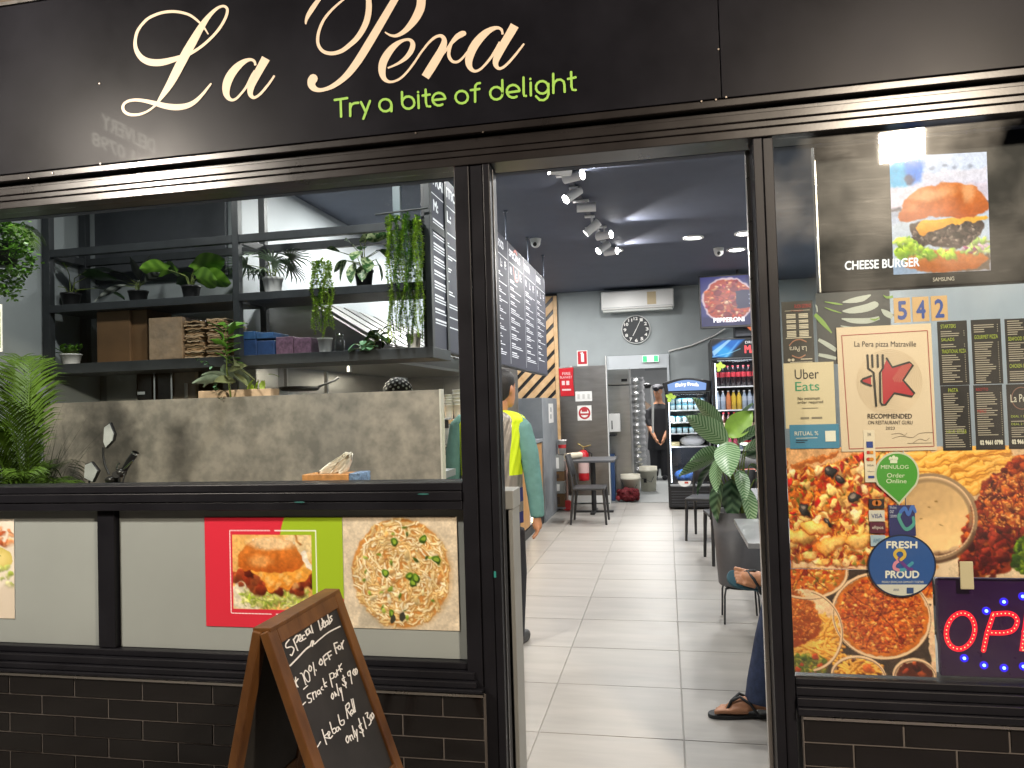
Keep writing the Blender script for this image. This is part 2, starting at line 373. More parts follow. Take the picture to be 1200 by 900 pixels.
    def panel(s, name, fn, mtl, parent, lift=(0, 0, 0), **tags):
        """fn maps (u,v) 0..1 to a point"""
        a = fn(0, 0); b = fn(1, 0); c = fn(0, 1); d = fn(1, 1); off = wpos(parent)
        A, B, C_, D = [np.array(q+V(lift)-off) for q in (a, b, c, d)]
        U = (s.X/s.w)[..., None]; W_ = (s.Y/s.h)[..., None]
        P = (A*(1-U)+B*U)*(1-W_)+(C_*(1-U)+D*U)*W_
        me = bpy.data.meshes.new(name); H, W = s.H, s.W; n = H*W
        idx = np.arange(n).reshape(H, W); q = np.stack([idx[:-1, :-1], idx[1:, :-1], idx[1:, 1:], idx[:-1, 1:]], -1).reshape(-1, 4)
        me.vertices.add(n); me.vertices.foreach_set('co', P.reshape(-1))
        me.loops.add(q.size); me.loops.foreach_set('vertex_index', q.reshape(-1).astype(np.int32))
        me.polygons.add(len(q)); me.polygons.foreach_set('loop_start', np.arange(0, q.size, 4, dtype=np.int32))
        me.update(calc_edges=True)
        ca = me.color_attributes.new('print', 'FLOAT_COLOR', 'POINT'); c = np.clip(s.c, 0, 1)
        l = np.where(c <= .04045, c/12.92, ((c+.055)/1.055)**2.4); ca.data.foreach_set('color', np.dstack([l, np.ones((H, W))]).reshape(-1).astype(np.float32))
        me.materials.append(mtl); o = bpy.data.objects.new(name, me); COL.objects.link(o); o.parent = parent; tag(o, **tags); return o
print_m = vcmat('printed_picture', .38, coat=.25)
print_matt = vcmat('printed_picture_matt', .6)

def inside_ell(cx, cy, rx, ry): return lambda x, y: ((x-cx)/rx)**2+((y-cy)/ry)**2 < 1
def burger(c, x0, y0, x1, y1, dark=False):
    W, H = x1-x0, y1-y0; P = lambda l: [(x0+W*a, y0+H*b) for a, b in l]
    X = lambda a: x0+W*a
    Yy = lambda b: y0+H*b
    if dark:   # glossy bun, one thin slice, thick charred patty
        c.poly(P([(.08, .96), (.1, .78), (.9, .78), (.97, .9), (.85, 1.0), (.5, 1.04), (.2, 1.02)]), 'cf7c3c', shade='a8551f', soft=2)
        c.scat(170, lambda x, y: y < Yy(.84)+sin(x*.2)*H*.03 and not (Yy(.78) > y and X(.3) < x < X(.8)), (2.5, 6.5), ['b8cf3c', '9dbb3a', 'd5e06a', '7fa32c', 'c5d850'], x0=X(.0), x1=X(.62), y0=Yy(.64), y1=Yy(.86), asp=(.3, .7))
        c.scat(60, lambda x, y: True, (2.5, 6), ['d9e08c', 'b8cf5c', '9c4a6c', 'c9a0a8', 'a7bf60'], x0=X(.72), x1=X(.98), y0=Yy(.66), y1=Yy(.82), asp=(.25, .5))
        c.poly([tuple(p) for p in cm(P([(.13, .50), (.25, .44), (.6, .42), (.9, .45), (.93, .58), (.8, .70), (.62, .77), (.4, .74), (.22, .66)]), 6, True)], '4a3832', soft=1.5)
        c.scat(420, inside_ell(X(.54), Yy(.585), W*.38, H*.15), (.7, 2.6), ['5b4740', '2b2020', '7a6256', '3b2c28', '94806f', '221818'], x0=X(.12), x1=X(.94), y0=Yy(.42), y1=Yy(.76))
        c.poly(P([(.2, .50), (.3, .42), (.98, .40), (1.0, .44), (.7, .485), (.62, .50), (.3, .595), (.25, .57)]), 'f2b13a', shade='e08a1c', soft=1)
        c.poly([tuple(p) for p in cm(P([(.02, .40), (.10, .20), (.22, .08), (.42, .02), (.66, .01), (.86, .07), (.97, .2), (1.0, .34), (.9, .37), (.78, .43), (.5, .38), (.25, .41), (.1, .44)]), 6, True)], 'dd8244', shade='b3521c', soft=1.5)
        for (a, b, r1, r2, al) in ((.35, .14, .17, .06, .55), (.78, .13, .07, .1, .5), (.55, .1, .12, .04, .4), (.18, .27, .05, .05, .35)): c.ell(X(a), Yy(b), W*r1, H*r2, 'f6bf8c', 0, al, soft=6)
        c.ell(X(.68), Yy(.2), W*.05, H*.15, 'b45820', .1, .5, soft=5)
    else:
        c.poly(P([(0, .55), (.45, .9), (.3, 1), (0, 1)]), 'e6dcc0', soft=1)
        c.scat(320, lambda x, y: (x-X(0))*.45+Yy(.62) < y+H*.02 or x > X(.3), (1.5, 5), ['c3cf5e', 'e3e49a', '9fb53c', 'dfdc86', '8aa336'], x0=X(.1), x1=X(.95), y0=Yy(.72), y1=Yy(.97), asp=(.15, .35))
        c.scat(140, inside_ell(X(.52), Yy(.6), W*.55, H*.18), (2.5, 8), ['7c2c18', '9c4020', '5e1e12', 'b0562c', '8a3018'], x0=0, x1=X(1.05), y0=Yy(.42), y1=Yy(.8))
        c.poly([tuple(p) for p in cm(P([(.2, .48), (.6, .40), (.86, .42), (1.0, .5), (.9, .6), (.78, .66), (.7, .76), (.58, .7), (.47, .78), (.38, .64), (.3, .56)]), 6, True)], 'f2b04a', shade='e0862a', soft=1.5)
        for k in range(9): c.ell(X(.35+.06*k+.02*(k % 2)), Yy(.54+.05*(k % 4)), W*.03, H*.05, 'fcd488', .5, .55, soft=2)
        c.poly([tuple(p) for p in cm(P([(.04, .38), (.12, .18), (.3, .04), (.55, .01), (.76, .09), (.87, .25), (.9, .38), (.8, .46), (.6, .5), (.35, .49), (.12, .46)]), 6, True)], 'dc8a3a', shade='b95c1c', soft=1.5)
        c.ell(X(.5), Yy(.10), W*.3, H*.09, 'f3d6a8', 0, .85, soft=5); c.ell(X(.34), Yy(.35), W*.14, H*.08, 'f4b66c', 0, .7, soft=5)
        c.scat(80, inside_ell(X(.5), Yy(.1), W*.32, H*.1), (.4, 1), ['fbe9cc', 'e6c090'], edge=0)
def pizza(c, cx, cy, rx, ry, n=900, cols=('b8572a', 'd98a3e', 'e9b668', '8c3418', 'c46a34', 'f0cf88', 'a04a20'), plate=True, crust='d9a45c', sz=(1, 3), seed_cuts=3):
    if plate: c.ell(cx, cy, rx*1.06, ry*1.06, 'e8e2da', edge='b9b0a8', soft=1)
    c.ell(cx, cy, rx, ry, crust, edge='b5762f', soft=1); c.ell(cx, cy, rx*.93, ry*.93, 'c9762f', edge='c08040')
    c.scat(n, inside_ell(cx, cy, rx*.9, ry*.9), sz, list(cols), x0=cx-rx, x1=cx+rx, y0=cy-ry, y1=cy+ry, asp=(.4, 1))
    for k in range(seed_cuts):
        a = .7+k*pi/max(1, seed_cuts); c.line([(cx-rx*.9*cos(a), cy-ry*.9*sin(a)), (cx, cy-2), (cx+rx*.9*cos(a+.25), cy+ry*.9*sin(a+.25))], 1.1, '5e2410', .75)
def fries(c, n, x0, y0, x1, y1, L=22, ang=(-.5, .5), test=None, w=5):
    for k in range(n):
        x = c.r.uniform(x0, x1); y = c.r.uniform(y0, y1); a = c.r.uniform(*ang); l = L*c.r.uniform(.6, 1.2)
        if test and not test(x, y): continue
        p = (x-l*cos(a)/2, y-l*sin(a)/2); q = (x+l*cos(a)/2, y+l*sin(a)/2); d = c.r.uniform(.9, 1.05)
        c.line([(p[0]+.7, p[1]+1.4), (q[0]+.7, q[1]+1.4)], w, 'a8752c', .7); c.line([p, q], w*.86, rgb('ebc266')*d); c.line([(p[0], p[1]-w*.18), (q[0], q[1]-w*.18)], w*.3, 'f7dc94', .8)

def cv_burger_poster():
    c = Cv(162, 128, 1.25, 'd62f42', 3)
    c.poly([(98, -1), (163, -1), (163, 93), (150, 88), (120, 70), (97, 45), (90, 20)], '9ebd2a', soft=.8); c.ell(150, 28, 60, 66, '9ebd2a')
    c.c[:, :] = np.where((c.X > 160)[..., None] & (c.Y > 93)[..., None], rgb('d62f42'), c.c)
    for k in range(0, 48, 2): c.line([(31+k, 15.5), (32+k, 15.5)], 1, 'ffffff'); c.line([(31+k, 112), (32+k, 112)], 1, 'ffffff')
    for k in range(0, 96, 2): c.line([(30.5, 16+k), (30.5, 17+k)], 1, 'ffffff')
    c.line([(84, 15.5), (131.5, 15.5), (131.5, 90)], 1.2, 'ffffff'); c.line([(84, 112), (102, 112)], 1.2, 'ffffff')
    s = Cv(92, 86, 1.25, 'e9b467', 5)
    s.poly([(60, 0), (92, 0), (92, 30), (80, 26)], 'e9cf9c', soft=4); s.poly([(0, 60), (30, 86), (0, 86)], 'efe6cc')
    s.line([(84, 22), (90, 40)], 6, 'f4ead8'); s.line([(72, 0), (80, 10)], 3, 'b5793a'); burger(s, 2, 1, 92, 86); s.tex(.16, 6); s.warp(2.6, 7); s.tex(.12, 2.5)
    h, w_ = s.c.shape[:2]; a = int(34*1.25); b = int(21*1.25); c.c[b:b+h, a:a+w_] = s.c[:c.c.shape[0]-b]
    return c
def cv_pasta():
    c = Cv(136, 132, 1.3, 'd9cbb2', 8); c.tex(.06, 30); c.poly([(24, 100), (14, 132), (50, 132)], 'bdb4a0', soft=3)
    c.ell(71, 68, 60, 66, 'c2a67c', a=.6, soft=5); c.ell(69, 66, 58, 64, 'c98a45', soft=2)
    r = c.r
    for k in range(520):
        a = r.uniform(0, 2*pi); d = sqrt(r.rand())*.98; x = 69+57*d*cos(a); y = 66+63*d*sin(a); t = a+pi/2+r.uniform(-.9, .9)*(1.2-d*.5); L = r.uniform(9, 24); kk = r.uniform(-.06, .06)
        pts = []
        for i in range(7):
            pts.append((x, y)); x += cos(t)*L/6; y += sin(t)*L/6; t += kk*L/3
            if ((x-69)/59)**2+((y-66)/65)**2 > 1: break
        if len(pts) < 2: continue
        cc = rgb(['ecd7a2', 'f3e4b8', 'dcb978', 'e5c88a', 'f7ecca'][r.randint(5)])
        c.line([(p[0]+.5, p[1]+.9) for p in pts], 2.5, 'a9773a', .6); c.line(pts, 1.9, cc); 
    c.scat(70, inside_ell(72, 66, 48, 52), (2.5, 5.5), ['ecd7a2', 'd9a866', 'ecd7b0', 'c98d50', 'e5c88a'], asp=(.3, .7))
    c.scat(46, inside_ell(70, 66, 50, 56), (1.6, 4.5), ['5e7d22', '7e9b30', '3f5c1a', 'a3b84a', '6d8a26'], asp=(.35, .8))
    for x, y in ((62, 30), (97, 27), (84, 78), (50, 68), (87, 72), (57, 114), (79, 70), (112, 50)): c.ell(x, y, 5.5, 4, '44641c', r.uniform(0, 3), shade=.4); c.ell(x, y, 3, 2, '8fae3c', r.uniform(0, 3))
    for x, y in ((58, 121), (70, 118)): c.ell(x, y, 3.5, 5.5, '3a3a30', .4)
    c.warp(1.8, 6); c.tex(.12, 9); c.tex(.1, 2); return c
def cv_bigpizza():
    c = Cv(150, 141, 1.25, 'c07a3c', 11)
    c.c[:] = rgb('d9a05a'); c.tex(.35, 14)
    c.scat(900, lambda x, y: y > 14, (3, 11), ['e3a856', 'c8662c', 'edcf86', 'b03c1c', 'd98c3c', 'f2dc9c', '9c2f1c', 'cf7a34', 'e8bd6a'], asp=(.2, .6), shade=.3)
    c.scat(1500, lambda x, y: True, (.8, 3.4), ['e9bf6c', 'a8341c', 'f4e0a6', '8c2814', 'cf8434', '6f7a2c', 'b7722c'], asp=(.25, .8), shade=.3)
    c.scat(90, lambda x, y: y > 20, (4, 9), ['f5e2a8', 'eed28a', 'fbf0cc'], asp=(.4, .7))
    c.scat(40, lambda x, y: y < 80, (2.5, 5), ['b5202c', 'cc3a3c', '8c1624'], asp=(.5, .9))
    for x, y, rr in ((56, 30, 8), (86, 58, 7.5), (50, 88, 7), (20, 72, 8), (70, 37, 6)): c.ell(x+1, y+2, rr*1.1, rr*.8, '3c1c18', .3, .6); c.ell(x, y, rr, rr*.72, '4b4f5c', .4, shade=.7, edge='1c1a20'); c.ell(x-1, y-2, rr*.4, rr*.2, 'a0a6b4', .4, .8)
    for x, y, a in ((55, 112, -.4), (14, 104, .2), (90, 108, -.1), (34, 94, .1)): c.ell(x+1, y+2, 21, 8, '8c4a1c', a, .6); c.ell(x, y, 20, 7.5, 'f3dc9a', a, shade=.5, edge='c99a4c')
    c.poly([(0, 0), (150, 0), (150, 6), (100, 5), (78, 14), (60, 20), (0, 24)], 'c9b59a', soft=3); c.line([(8, 22), (66, 8)], 6, '9c6434', .9); c.line([(8, 20), (66, 6)], 2, 'd09c66', .8)
    c.poly([(0, 132), (40, 138), (150, 136), (150, 141), (0, 141)], 'd9cdc0'); c.line([(0, 131), (60, 138), (150, 134)], 2, '8c5a44', .6)
    c.warp(5, 9, 3); c.tex(.2, 8); c.tex(.14, 2.2); c.c = np.clip(((c.c-.5)*1.15+.48)*[1.10, .93, .78], 0, 1); return c
def cv_chicken():
    c = Cv(132, 150, 1.25, 'cfc4b4', 12); c.tex(.08, 20)
    fries(c, 150, 0, 2, 100, 52, 34, (-.55, .05), lambda x, y: y < 50 and y > 10-x*.1, 6.5)
    c.ell(34, 36, 8, 3, 'b0481c', -.3, .8, soft=2)
    c.poly([(0, 108), (60, 122), (132, 132), (132, 150), (0, 150)], 'd5d3cd', soft=3); c.ell(20, 138, 12, 8, 'b87a2c', .2, .8, soft=3)
    c.ell(28, 84, 51, 50, '8f8377', soft=1.5, shade=.25); c.ell(27, 82, 48, 48, 'c4b7a6', soft=1.5); c.ell(26, 80, 43, 42, 'd2c3a2', soft=2, shade=-.12); c.ell(20, 62, 38, 20, 'b5a58c', 0, .35, soft=8)
    c.tex(.05, 5, ((c.X-26)/43)**2+((c.Y-80)/42)**2 < 1)
    for x, y in ((15, 84), (37, 90), (33, 63), (24, 70)): c.ell(x, y, 1.8, 1, '7c6a3c', 0, .8)
    c.poly([(28, 125), (62, 116), (72, 108), (66, 124), (40, 132)], '4a3028', soft=3, a=.8)
    P = [tuple(p) for p in cm([(132, 14), (116, 22), (104, 32), (86, 40), (78, 60), (76, 80), (70, 100), (58, 118), (70, 132), (84, 146), (100, 148), (118, 132), (134, 108), (140, 60)], 6, True)]
    c.poly(P, '8a3f26', soft=2)
    pin = lambda x, y: (x > 78-(y-60)*.38 if y > 60 else x > 118-(y-14)*.9) and y < 148 and (y < 130 or x < 240-y) 
    c.scat(1500, pin, (1.2, 5), ['9a4a28', '7c2f1c', 'b4652f', '64221a', 'c47a3c', '8c3c22', '551c18'], x0=56, y0=14, asp=(.4, 1))
    c.scat(500, lambda x, y: pin(x, y) and y < 100, (.6, 1.8), ['d9a060', 'e8bd86', 'b86a34'], x0=80, y0=30, asp=(.4, 1), edge=.7)
    c.scat(230, lambda x, y: pin(x, y) and y > 92, (2, 5), ['5e1c1c', '7a2a24', '48141a', '9a4034'], x0=56, y0=92, asp=(.4, .9))
    c.scat(260, inside_ell(133, 126, 20, 24), (1.5, 4), ['4f7a1e', '6c962a', '35561a', '86ad3c'], x0=108, y0=100)
    c.warp(3.5, 8, 3); c.tex(.16, 10, c.X+c.Y*.4 > 100); c.tex(.12, 2.2, c.X+c.Y*.4 > 100)
    ring = lambda rx, ry, dy, a0=-2.2, a1=3.2: [(27+rx*cos(a), 81+dy+ry*sin(a)) for a in np.linspace(a0, a1, 60)]
    c.line(ring(49, 48.5, 0), 3.5, '93887c', soft=1.5); c.line(ring(46.5, 46, 0), 1.5, 'd8cfc2', .8); c.line(ring(43.5, 42, 0, -2.2, .3), 3, '8f8474', .55, soft=3); c.line(ring(49, 50, 2, .3, 2.6), 3, '5e4c42', .6, soft=3)
    c.c = np.clip(((c.c-.5)*1.12+.49)*[1.08, .95, .82], 0, 1); return c
def cv_pizzas():
    c = Cv(171, 131, 1.2, '4a4340', 14); c.tex(.15, 12)
    pizza(c, 22, 2, 48, 33, 500, ('e2b45c', '8c8a3c', 'c4642c', 'f0d898', '9a3c1c', 'b9a44c'))
    c.ell(172, 20, 24, 22, 'cfc6bc', soft=1); pizza(c, 172, 14, 22, 20, 120, plate=False)
    pizza(c, 110, 57, 55, 51, 2200, ('b86a38', 'd79a5a', 'a04c24', 'e6bd80', '8c3c20', 'c98448', 'ad5a30'), sz=(.8, 2.4))
    c.ell(174, 85, 10, 48, 'd9cfc6')
    c.ell(18, 78, 46, 52, 'd8cfc4', soft=1, shade=.1)
    fries(c, 60, 18, 58, 56, 112, 26, (-1.4, .9), lambda x, y: ((x-18)/44)**2+((y-78)/48)**2 < 1, 3.6); fries(c, 40, 0, 92, 52, 112, 28, (-.3, .5), None, 3.4)
    c.poly([tuple(p) for p in cm([(-6, 30), (14, 32), (30, 44), (38, 62), (36, 80), (18, 94), (-6, 96)], 6, True)], 'bd7638', shade='8f4a1e', soft=2)
    c.scat(500, lambda x, y: ((x-8)/28)**2+((y-60)/32)**2 < 1, (.6, 1.8), ['cf8a4c', 'a8602c', 'e0a468'], edge=.8, x1=45, y0=25, y1=100)
    c.scat(170, lambda x, y: True, (2, 5), ['6f8a34', 'a8b45c', '8c9c44', '54702a', 'c45c34'], x0=0, x1=42, y0=110, y1=131, asp=(.3, .8))
    c.ell(80, 132, 32, 25, 'd0c6bc', soft=1, edge='8c847c'); c.ell(80, 133, 28, 22, '6c4a34'); fries(c, 34, 58, 114, 104, 131, 22, (-.9, .9), inside_ell(80, 132, 26, 20), 3.2); c.scat(20, inside_ell(84, 128, 14, 8), (3, 6), ['d98a4c', 'c4703c', 'e8a868'])
    c.ell(146, 130, 25, 22, 'cfc5bb', soft=1, edge='8c847c'); c.ell(147, 131, 21, 18, '5a3426'); c.scat(200, inside_ell(148, 126, 18, 13), (2, 5), ['6e2c1c', '8c4428', '4e1c14', 'a8603c'])
    c.warp(2.6, 6, 3); c.tex(.14, 8); c.tex(.12, 2)
    for cx, cy, rx, ry in ((110, 57, 57, 53), (22, 2, 50.5, 35), (80, 133, 31, 24), (146, 131, 24, 21), (18, 78, 45, 51)):
        h = 1.35 if cx == 18 else pi; P = [(cx+rx*cos(a), cy+ry*sin(a)) for a in np.linspace(-h, h, 90)]; c.line(P, 3, 'e0d8cf', .95); c.line([(p[0]+.6, p[1]+1.6) for p in P], 1, '5c4c44', .5)
    c.c = np.clip(((c.c-.5)*1.2+.47)*[1.12, .95, .80], 0, 1); return c
def cv_tvburger():
    c = Cv(116, 140, 1.4, 'bfc4d8', 20)
    c.poly([(0, 0), (116, 0), (116, 32), (0, 34)], 'c9cfe0', soft=3); c.ell(14, 22, 20, 16, '2c9cc8', a=.9, soft=5); c.ell(30, 14, 12, 20, '3c74d8', a=.8, soft=5); c.ell(24, 28, 7, 7, '33304c', a=.8, soft=3)
    for x in (52, 66, 78, 96): c.ell(x, 14+(x % 5), 3, 2, '8c90a0', 0, .8, soft=2)
    c.poly([(40, 22), (116, 18), (116, 34), (40, 36)], 'dcd4dc', soft=3); c.poly([(0, 36), (116, 34), (116, 70), (0, 66)], 'd8c6cf', soft=5)
    c.poly([(0, 62), (116, 58), (116, 66), (0, 74)], '4a4450', soft=2, a=.9); c.poly([(0, 66), (116, 62), (116, 80), (0, 84)], 'aab0c0', soft=2, a=.8)
    c.poly([(0, 80), (116, 72), (116, 118), (60, 140), (0, 140)], 'bdc2c8', soft=4); c.poly([(40, 140), (116, 118), (116, 140)], '6e5a4a', soft=3); c.poly([(0, 120), (40, 140), (0, 140)], '8c9cb0', soft=2)
    burger(c, 6, 34, 116, 136, dark=True); c.warp(3.2, 9, 3); c.tex(.08, 6); c.tex(.08, 2); return c
def cv_corner():
    c = Cv(60, 118, 1.1, 'e6dccb', 22); c.tex(.05, 20)
    c.scat(260, inside_ell(44, 26, 26, 15), (2, 5), ['d97848', 'e89460', 'c45c30', 'f0b080'], asp=(.3, .8))
    c.ell(40, 48, 18, 14, 'e6d488', edge='c9b85c'); c.scat(40, inside_ell(40, 48, 14, 10), (1, 2.4), ['8c9c34', 'b8b84c'])
    c.scat(200, inside_ell(44, 70, 26, 12), (2, 4.5), ['b8c46c', '98ac44', 'dcdca0', 'c9cc88'], asp=(.4, .8)); c.ell(56, 100, 16, 22, 'd2c4b0', a=.7, soft=3)
    return c.warp(2.5, 5)
def cv_screen_pizza():
    c = Cv(72, 66, 1.6, '3a3c78', 24); c.poly([(44, 0), (72, 0), (72, 66), (44, 66)], '2b2c5a', soft=3); c.poly([(0, 54), (72, 50), (72, 66), (0, 66)], '23245a', soft=3)
    c.ell(26, 32, 25, 30, 'd8c0c8', soft=1); c.ell(26, 32, 23, 28, 'b04a3c'); c.scat(400, inside_ell(26, 32, 22, 27), (1, 3), ['c8643c', '8c2c3c', 'e09a6c', 'b8442c', 'f0c49c', 'a03a4c'])
    for x, y in ((16, 22), (32, 18), (18, 42), (34, 38), (24, 52)): c.ell(x, y, 4, 4, '7c1c34', a=.8, edge='5a1424')
    for k in range(5): c.line([(26, 32), (26+23*cos(k*1.25), 32+28*sin(k*1.25))], 1, '7a2430', .7)
    c.poly([(34, 20), (72, 18), (72, 44), (34, 44)], '20224c', soft=.8)
    c.warp(1.5, 5)
    for y in (26, 32, 38): c.line([(46, y), (64, y)], 1.3, 'e8ecff', .9)
    return c
# ------------------------------------------------------------------ outside: pavement, soffit, shopfront
mb = MB(); mb.box(-14, 14, -12, 0.02, -.3, -.02); mb.build('pavement', mat('pavement_concrete', (.16, .15, .14), .85, noise=.3, nscale=3, bump=.4, bscale=60), kind='structure')
soffit_m = mat('awning_soffit', hexc('4a3f33'), .6, noise=.15, nscale=2)
t = thing('street_awning', 'brown ribbed steel awning over the pavement above the shop sign', 'awning', (0, -2, 4.1))
mb = MB(); mb.box(-9, 9, -4.0, -.06, 4.1, 4.2); mb.build('soffit_sheet', soffit_m, t)
for k in range(36):
    x = -8.8+k*.5
    if k == 0:
        mb = MB(); mb.box(x-.03, x+.03, -4.0, -.07, 4.04, 4.098); rib0 = mb.build('rib', soffit_m, t)
    else:
        o = rib0.copy(); COL.objects.link(o); o.location = V(rib0.location)+V((k*.5, 0, 0))
mb = MB(); mb.box(-9, 9, -4.06, -4.002, 3.85, 4.25); mb.build('front_beam', black_metal, t)
# board above the sign
t = thing('upper_fascia_board', 'brown board strip above the black shop sign, top left', 'fascia', (0, 0, 3.24))
mb = MB(); mb.box(-9, 6, -.04, .06, 3.245, 4.09); mb.build('board', mat('brown_board', hexc('5d5042'), .45, noise=.2, nscale=2, rvar=.1), t)
mb = MB(); mb.box(-9, 6, -.055, -.042, 3.228, 3.242); mb.build('edge_trim', trim_m, t)
# fascia sign
t = thing('fascia_sign', 'long black gloss shop sign with cream script name and green tagline above the windows', 'shop sign', (0, 0, 2.52))
YF = -.05
for a, b in ((-9, .2186), (.2212, 6)):
    mb = MB(); mb.box(a, b, YF, .03, 2.523, 3.224); mb.build('panel', fascia_m, t, bev=.002)
fs = pix(YF)
LIFT = (0, -.0022, 0)
mb = MB(); z1 = sub(fs, 135, 0, 6.0)
Lp = [(655, 240, 9), (630, 200, 13), (600, 165, 14), (560, 130, 17), (520, 105, 18), (460, 88, 19), (400, 83, 20), (340, 89, 20), (280, 108, 20), (230, 135, 20), (190, 175, 20), (160, 220, 21), (147, 265, 22), (143, 310, 25), (150, 350, 30), (170, 388, 36), (200, 418, 42), (245, 438, 48), (300, 443, 49), (350, 437, 46), (400, 424, 40), (450, 408, 32), (500, 392, 26), (545, 370, 22), (600, 335, 20), (660, 285, 20), (720, 222, 20), (765, 155, 20), (788, 100, 20), (790, 65, 19), (772, 47, 18), (745, 48, 18), (710, 68, 22), (665, 112, 30), (625, 165, 42), (585, 230, 52), (545, 300, 60), (505, 370, 64), (468, 440, 64), (432, 510, 62), (395, 580, 54), (358, 640, 42), (320, 695, 26), (290, 738, 15), (245, 775, 14), (200, 798, 17), (150, 809, 20), (100, 805, 21), (68, 786, 21), (57, 758, 20), (68, 730, 19), (98, 712, 20), (140, 705, 21), (190, 708, 24), (250, 720, 29), (310, 736, 35), (370, 750, 41), (430, 756, 43), (485, 751, 40), (530, 737, 35), (575, 708, 28), (620, 662, 21), (655, 618, 16), (676, 592, 12)]
ribbon(mb, Lp, 0, z1, LIFT, k=4)
ribbon(mb, [(988, 462, 16), (982, 435, 18), (962, 422, 20), (930, 426, 28), (890, 448, 42), (850, 484, 54), (815, 530, 60), (792, 580, 60), (783, 625, 54), (785, 662, 44), (800, 692, 30), (826, 706, 20), (855, 695, 17), (885, 665, 16), (912, 632, 17), (935, 598, 20), (965, 540, 24), (988, 500, 20)], 0, z1, (0, -.0026, 0), k=4, cap=False)
ribbon(mb, [(1062, 411, 62), (1035, 460, 58), (1008, 508, 56), (982, 555, 55), (962, 598, 50), (952, 640, 42), (956, 670, 32), (975, 688, 22), (1000, 680, 18), (1030, 655, 18), (1062, 618, 18), (1095, 575, 16), (1123, 533, 13)], 0, z1, LIFT, k=4, cap=False)
z2 = sub(fs, 350, 0, 7.5)
ribbon(mb, [(65, 208, 16), (70, 175, 26), (90, 130, 38), (125, 75, 44), (165, 18, 38), (215, -40, 26), (280, -100, 18), (380, -165, 16), (500, -215, 18), (640, -240, 22), (780, -238, 30), (900, -215, 40), (990, -165, 54), (1050, -90, 68), (1078, -10, 76), (1072, 70, 78), (1040, 145, 74), (1000, 205, 62), (950, 262, 48), (900, 300, 36), (855, 318, 28), (815, 315, 20), (785, 302, 16), (765, 288, 12)], 0, z2, LIFT, k=4)
ribbon(mb, [(470, -45, 12), (430, -25, 15), (385, 8, 18), (330, 55, 21), (270, 115, 23), (222, 180, 25), (190, 250, 26), (172, 320, 27), (172, 380, 28), (190, 425, 29), (225, 458, 30), (275, 472, 32), (330, 468, 34), (390, 445, 37), (450, 400, 41), (510, 345, 46), (560, 275, 50), (598, 195, 53), (617, 110, 53), (620, 30, 50), (610, -40, 42), (585, -85, 30), (545, -95, 18), (500, -70, 12), (470, -45, 12)], 0, z2, (0, -.0025, 0), k=4, cap=False)
ribbon(mb, [(900, -95, 50), (865, -30, 58), (815, 55, 63), (765, 140, 66), (715, 225, 68), (662, 315, 70), (605, 410, 71), (550, 500, 70), (495, 580, 66), (435, 655, 58), (370, 715, 48), (300, 762, 40), (235, 788, 33), (180, 795, 36), (140, 780, 52), (118, 750, 66), (120, 715, 76), (132, 695, 80)], 0, z2, (0, -.0028, 0), k=4)
ribbon(mb, [(785, 600, 15), (835, 580, 18), (895, 548, 26), (950, 505, 38), (990, 450, 46), (1005, 400, 44), (995, 365, 34), (965, 350, 24), (920, 358, 26), (870, 385, 42), (820, 430, 58), (775, 490, 68), (745, 550, 70), (735, 610, 66), (740, 660, 54), (760, 700, 38), (800, 722, 24), (850, 715, 20), (905, 685, 20), (960, 630, 20), (1020, 550, 19), (1080, 460, 18), (1140, 385, 18), (1190, 335, 19)], 0, z2, LIFT, k=4, cap=False)
z3 = sub(fs, 430, 0, 6.0)
ribbon(mb, [(290, 500, 15), (330, 450, 15), (380, 375, 15), (430, 310, 17), (470, 272, 19), (505, 255, 21), (530, 258, 26), (545, 282, 34), (540, 320, 46), (520, 368, 55), (490, 420, 60), (450, 485, 61), (412, 545, 58)], 0, z3, (0, -.0025, 0), k=4, cap=False)
ribbon(mb, [(500, 440, 12), (535, 385, 15), (570, 340, 18), (600, 300, 26), (635, 262, 38), (668, 242, 42), (682, 238, 36)], 0, z3, LIFT, k=4)
ribbon(mb, [(600, 305, 14), (583, 345, 22), (577, 385, 24), (588, 418, 23), (612, 438, 20), (645, 435, 18), (680, 405, 16), (712, 365, 16)], 0, z3, (0, -.0028, 0), k=4, cap=False)
ribbon(mb, [(955, 245, 15), (948, 212, 18), (922, 198, 22), (885, 205, 32), (835, 235, 48), (785, 285, 58), (745, 345, 60), (722, 405, 56), (718, 450, 46), (732, 485, 32), (760, 503, 20), (795, 492, 17), (830, 460, 17), (870, 412, 18), (905, 360, 22), (940, 300, 24)], 0, z3, (0, -.0025, 0), k=4, cap=False)
ribbon(mb, [(1040, 180, 62), (1012, 230, 60), (982, 280, 58), (950, 335, 57), (922, 390, 52), (906, 435, 42), (910, 465, 32), (930, 484, 22), (960, 475, 18), (995, 445, 18), (1035, 400, 17), (1075, 350, 15), (1106, 310, 12)], 0, z3, LIFT, k=4, cap=False)
mb.build('shop_name_lettering', cream_v, t)
mb = MB(); a4 = sub(fs, 380, 70, 7.5); a5 = sub(fs, 530, 70, 7.5)
def circ(cx, cy, r, a0=0, a1=2*pi, n=14): return [(cx+r*cos(a), cy+r*sin(a)) for a in np.linspace(a0, a1, n)]
def words(groups, fn):
    for g in groups:
        mb = MB()
        for s in g: ribbon(mb, s, 21, fn, (0, -.003, 0), smooth=False)
        mb.build('tagline_word', green_v, t)
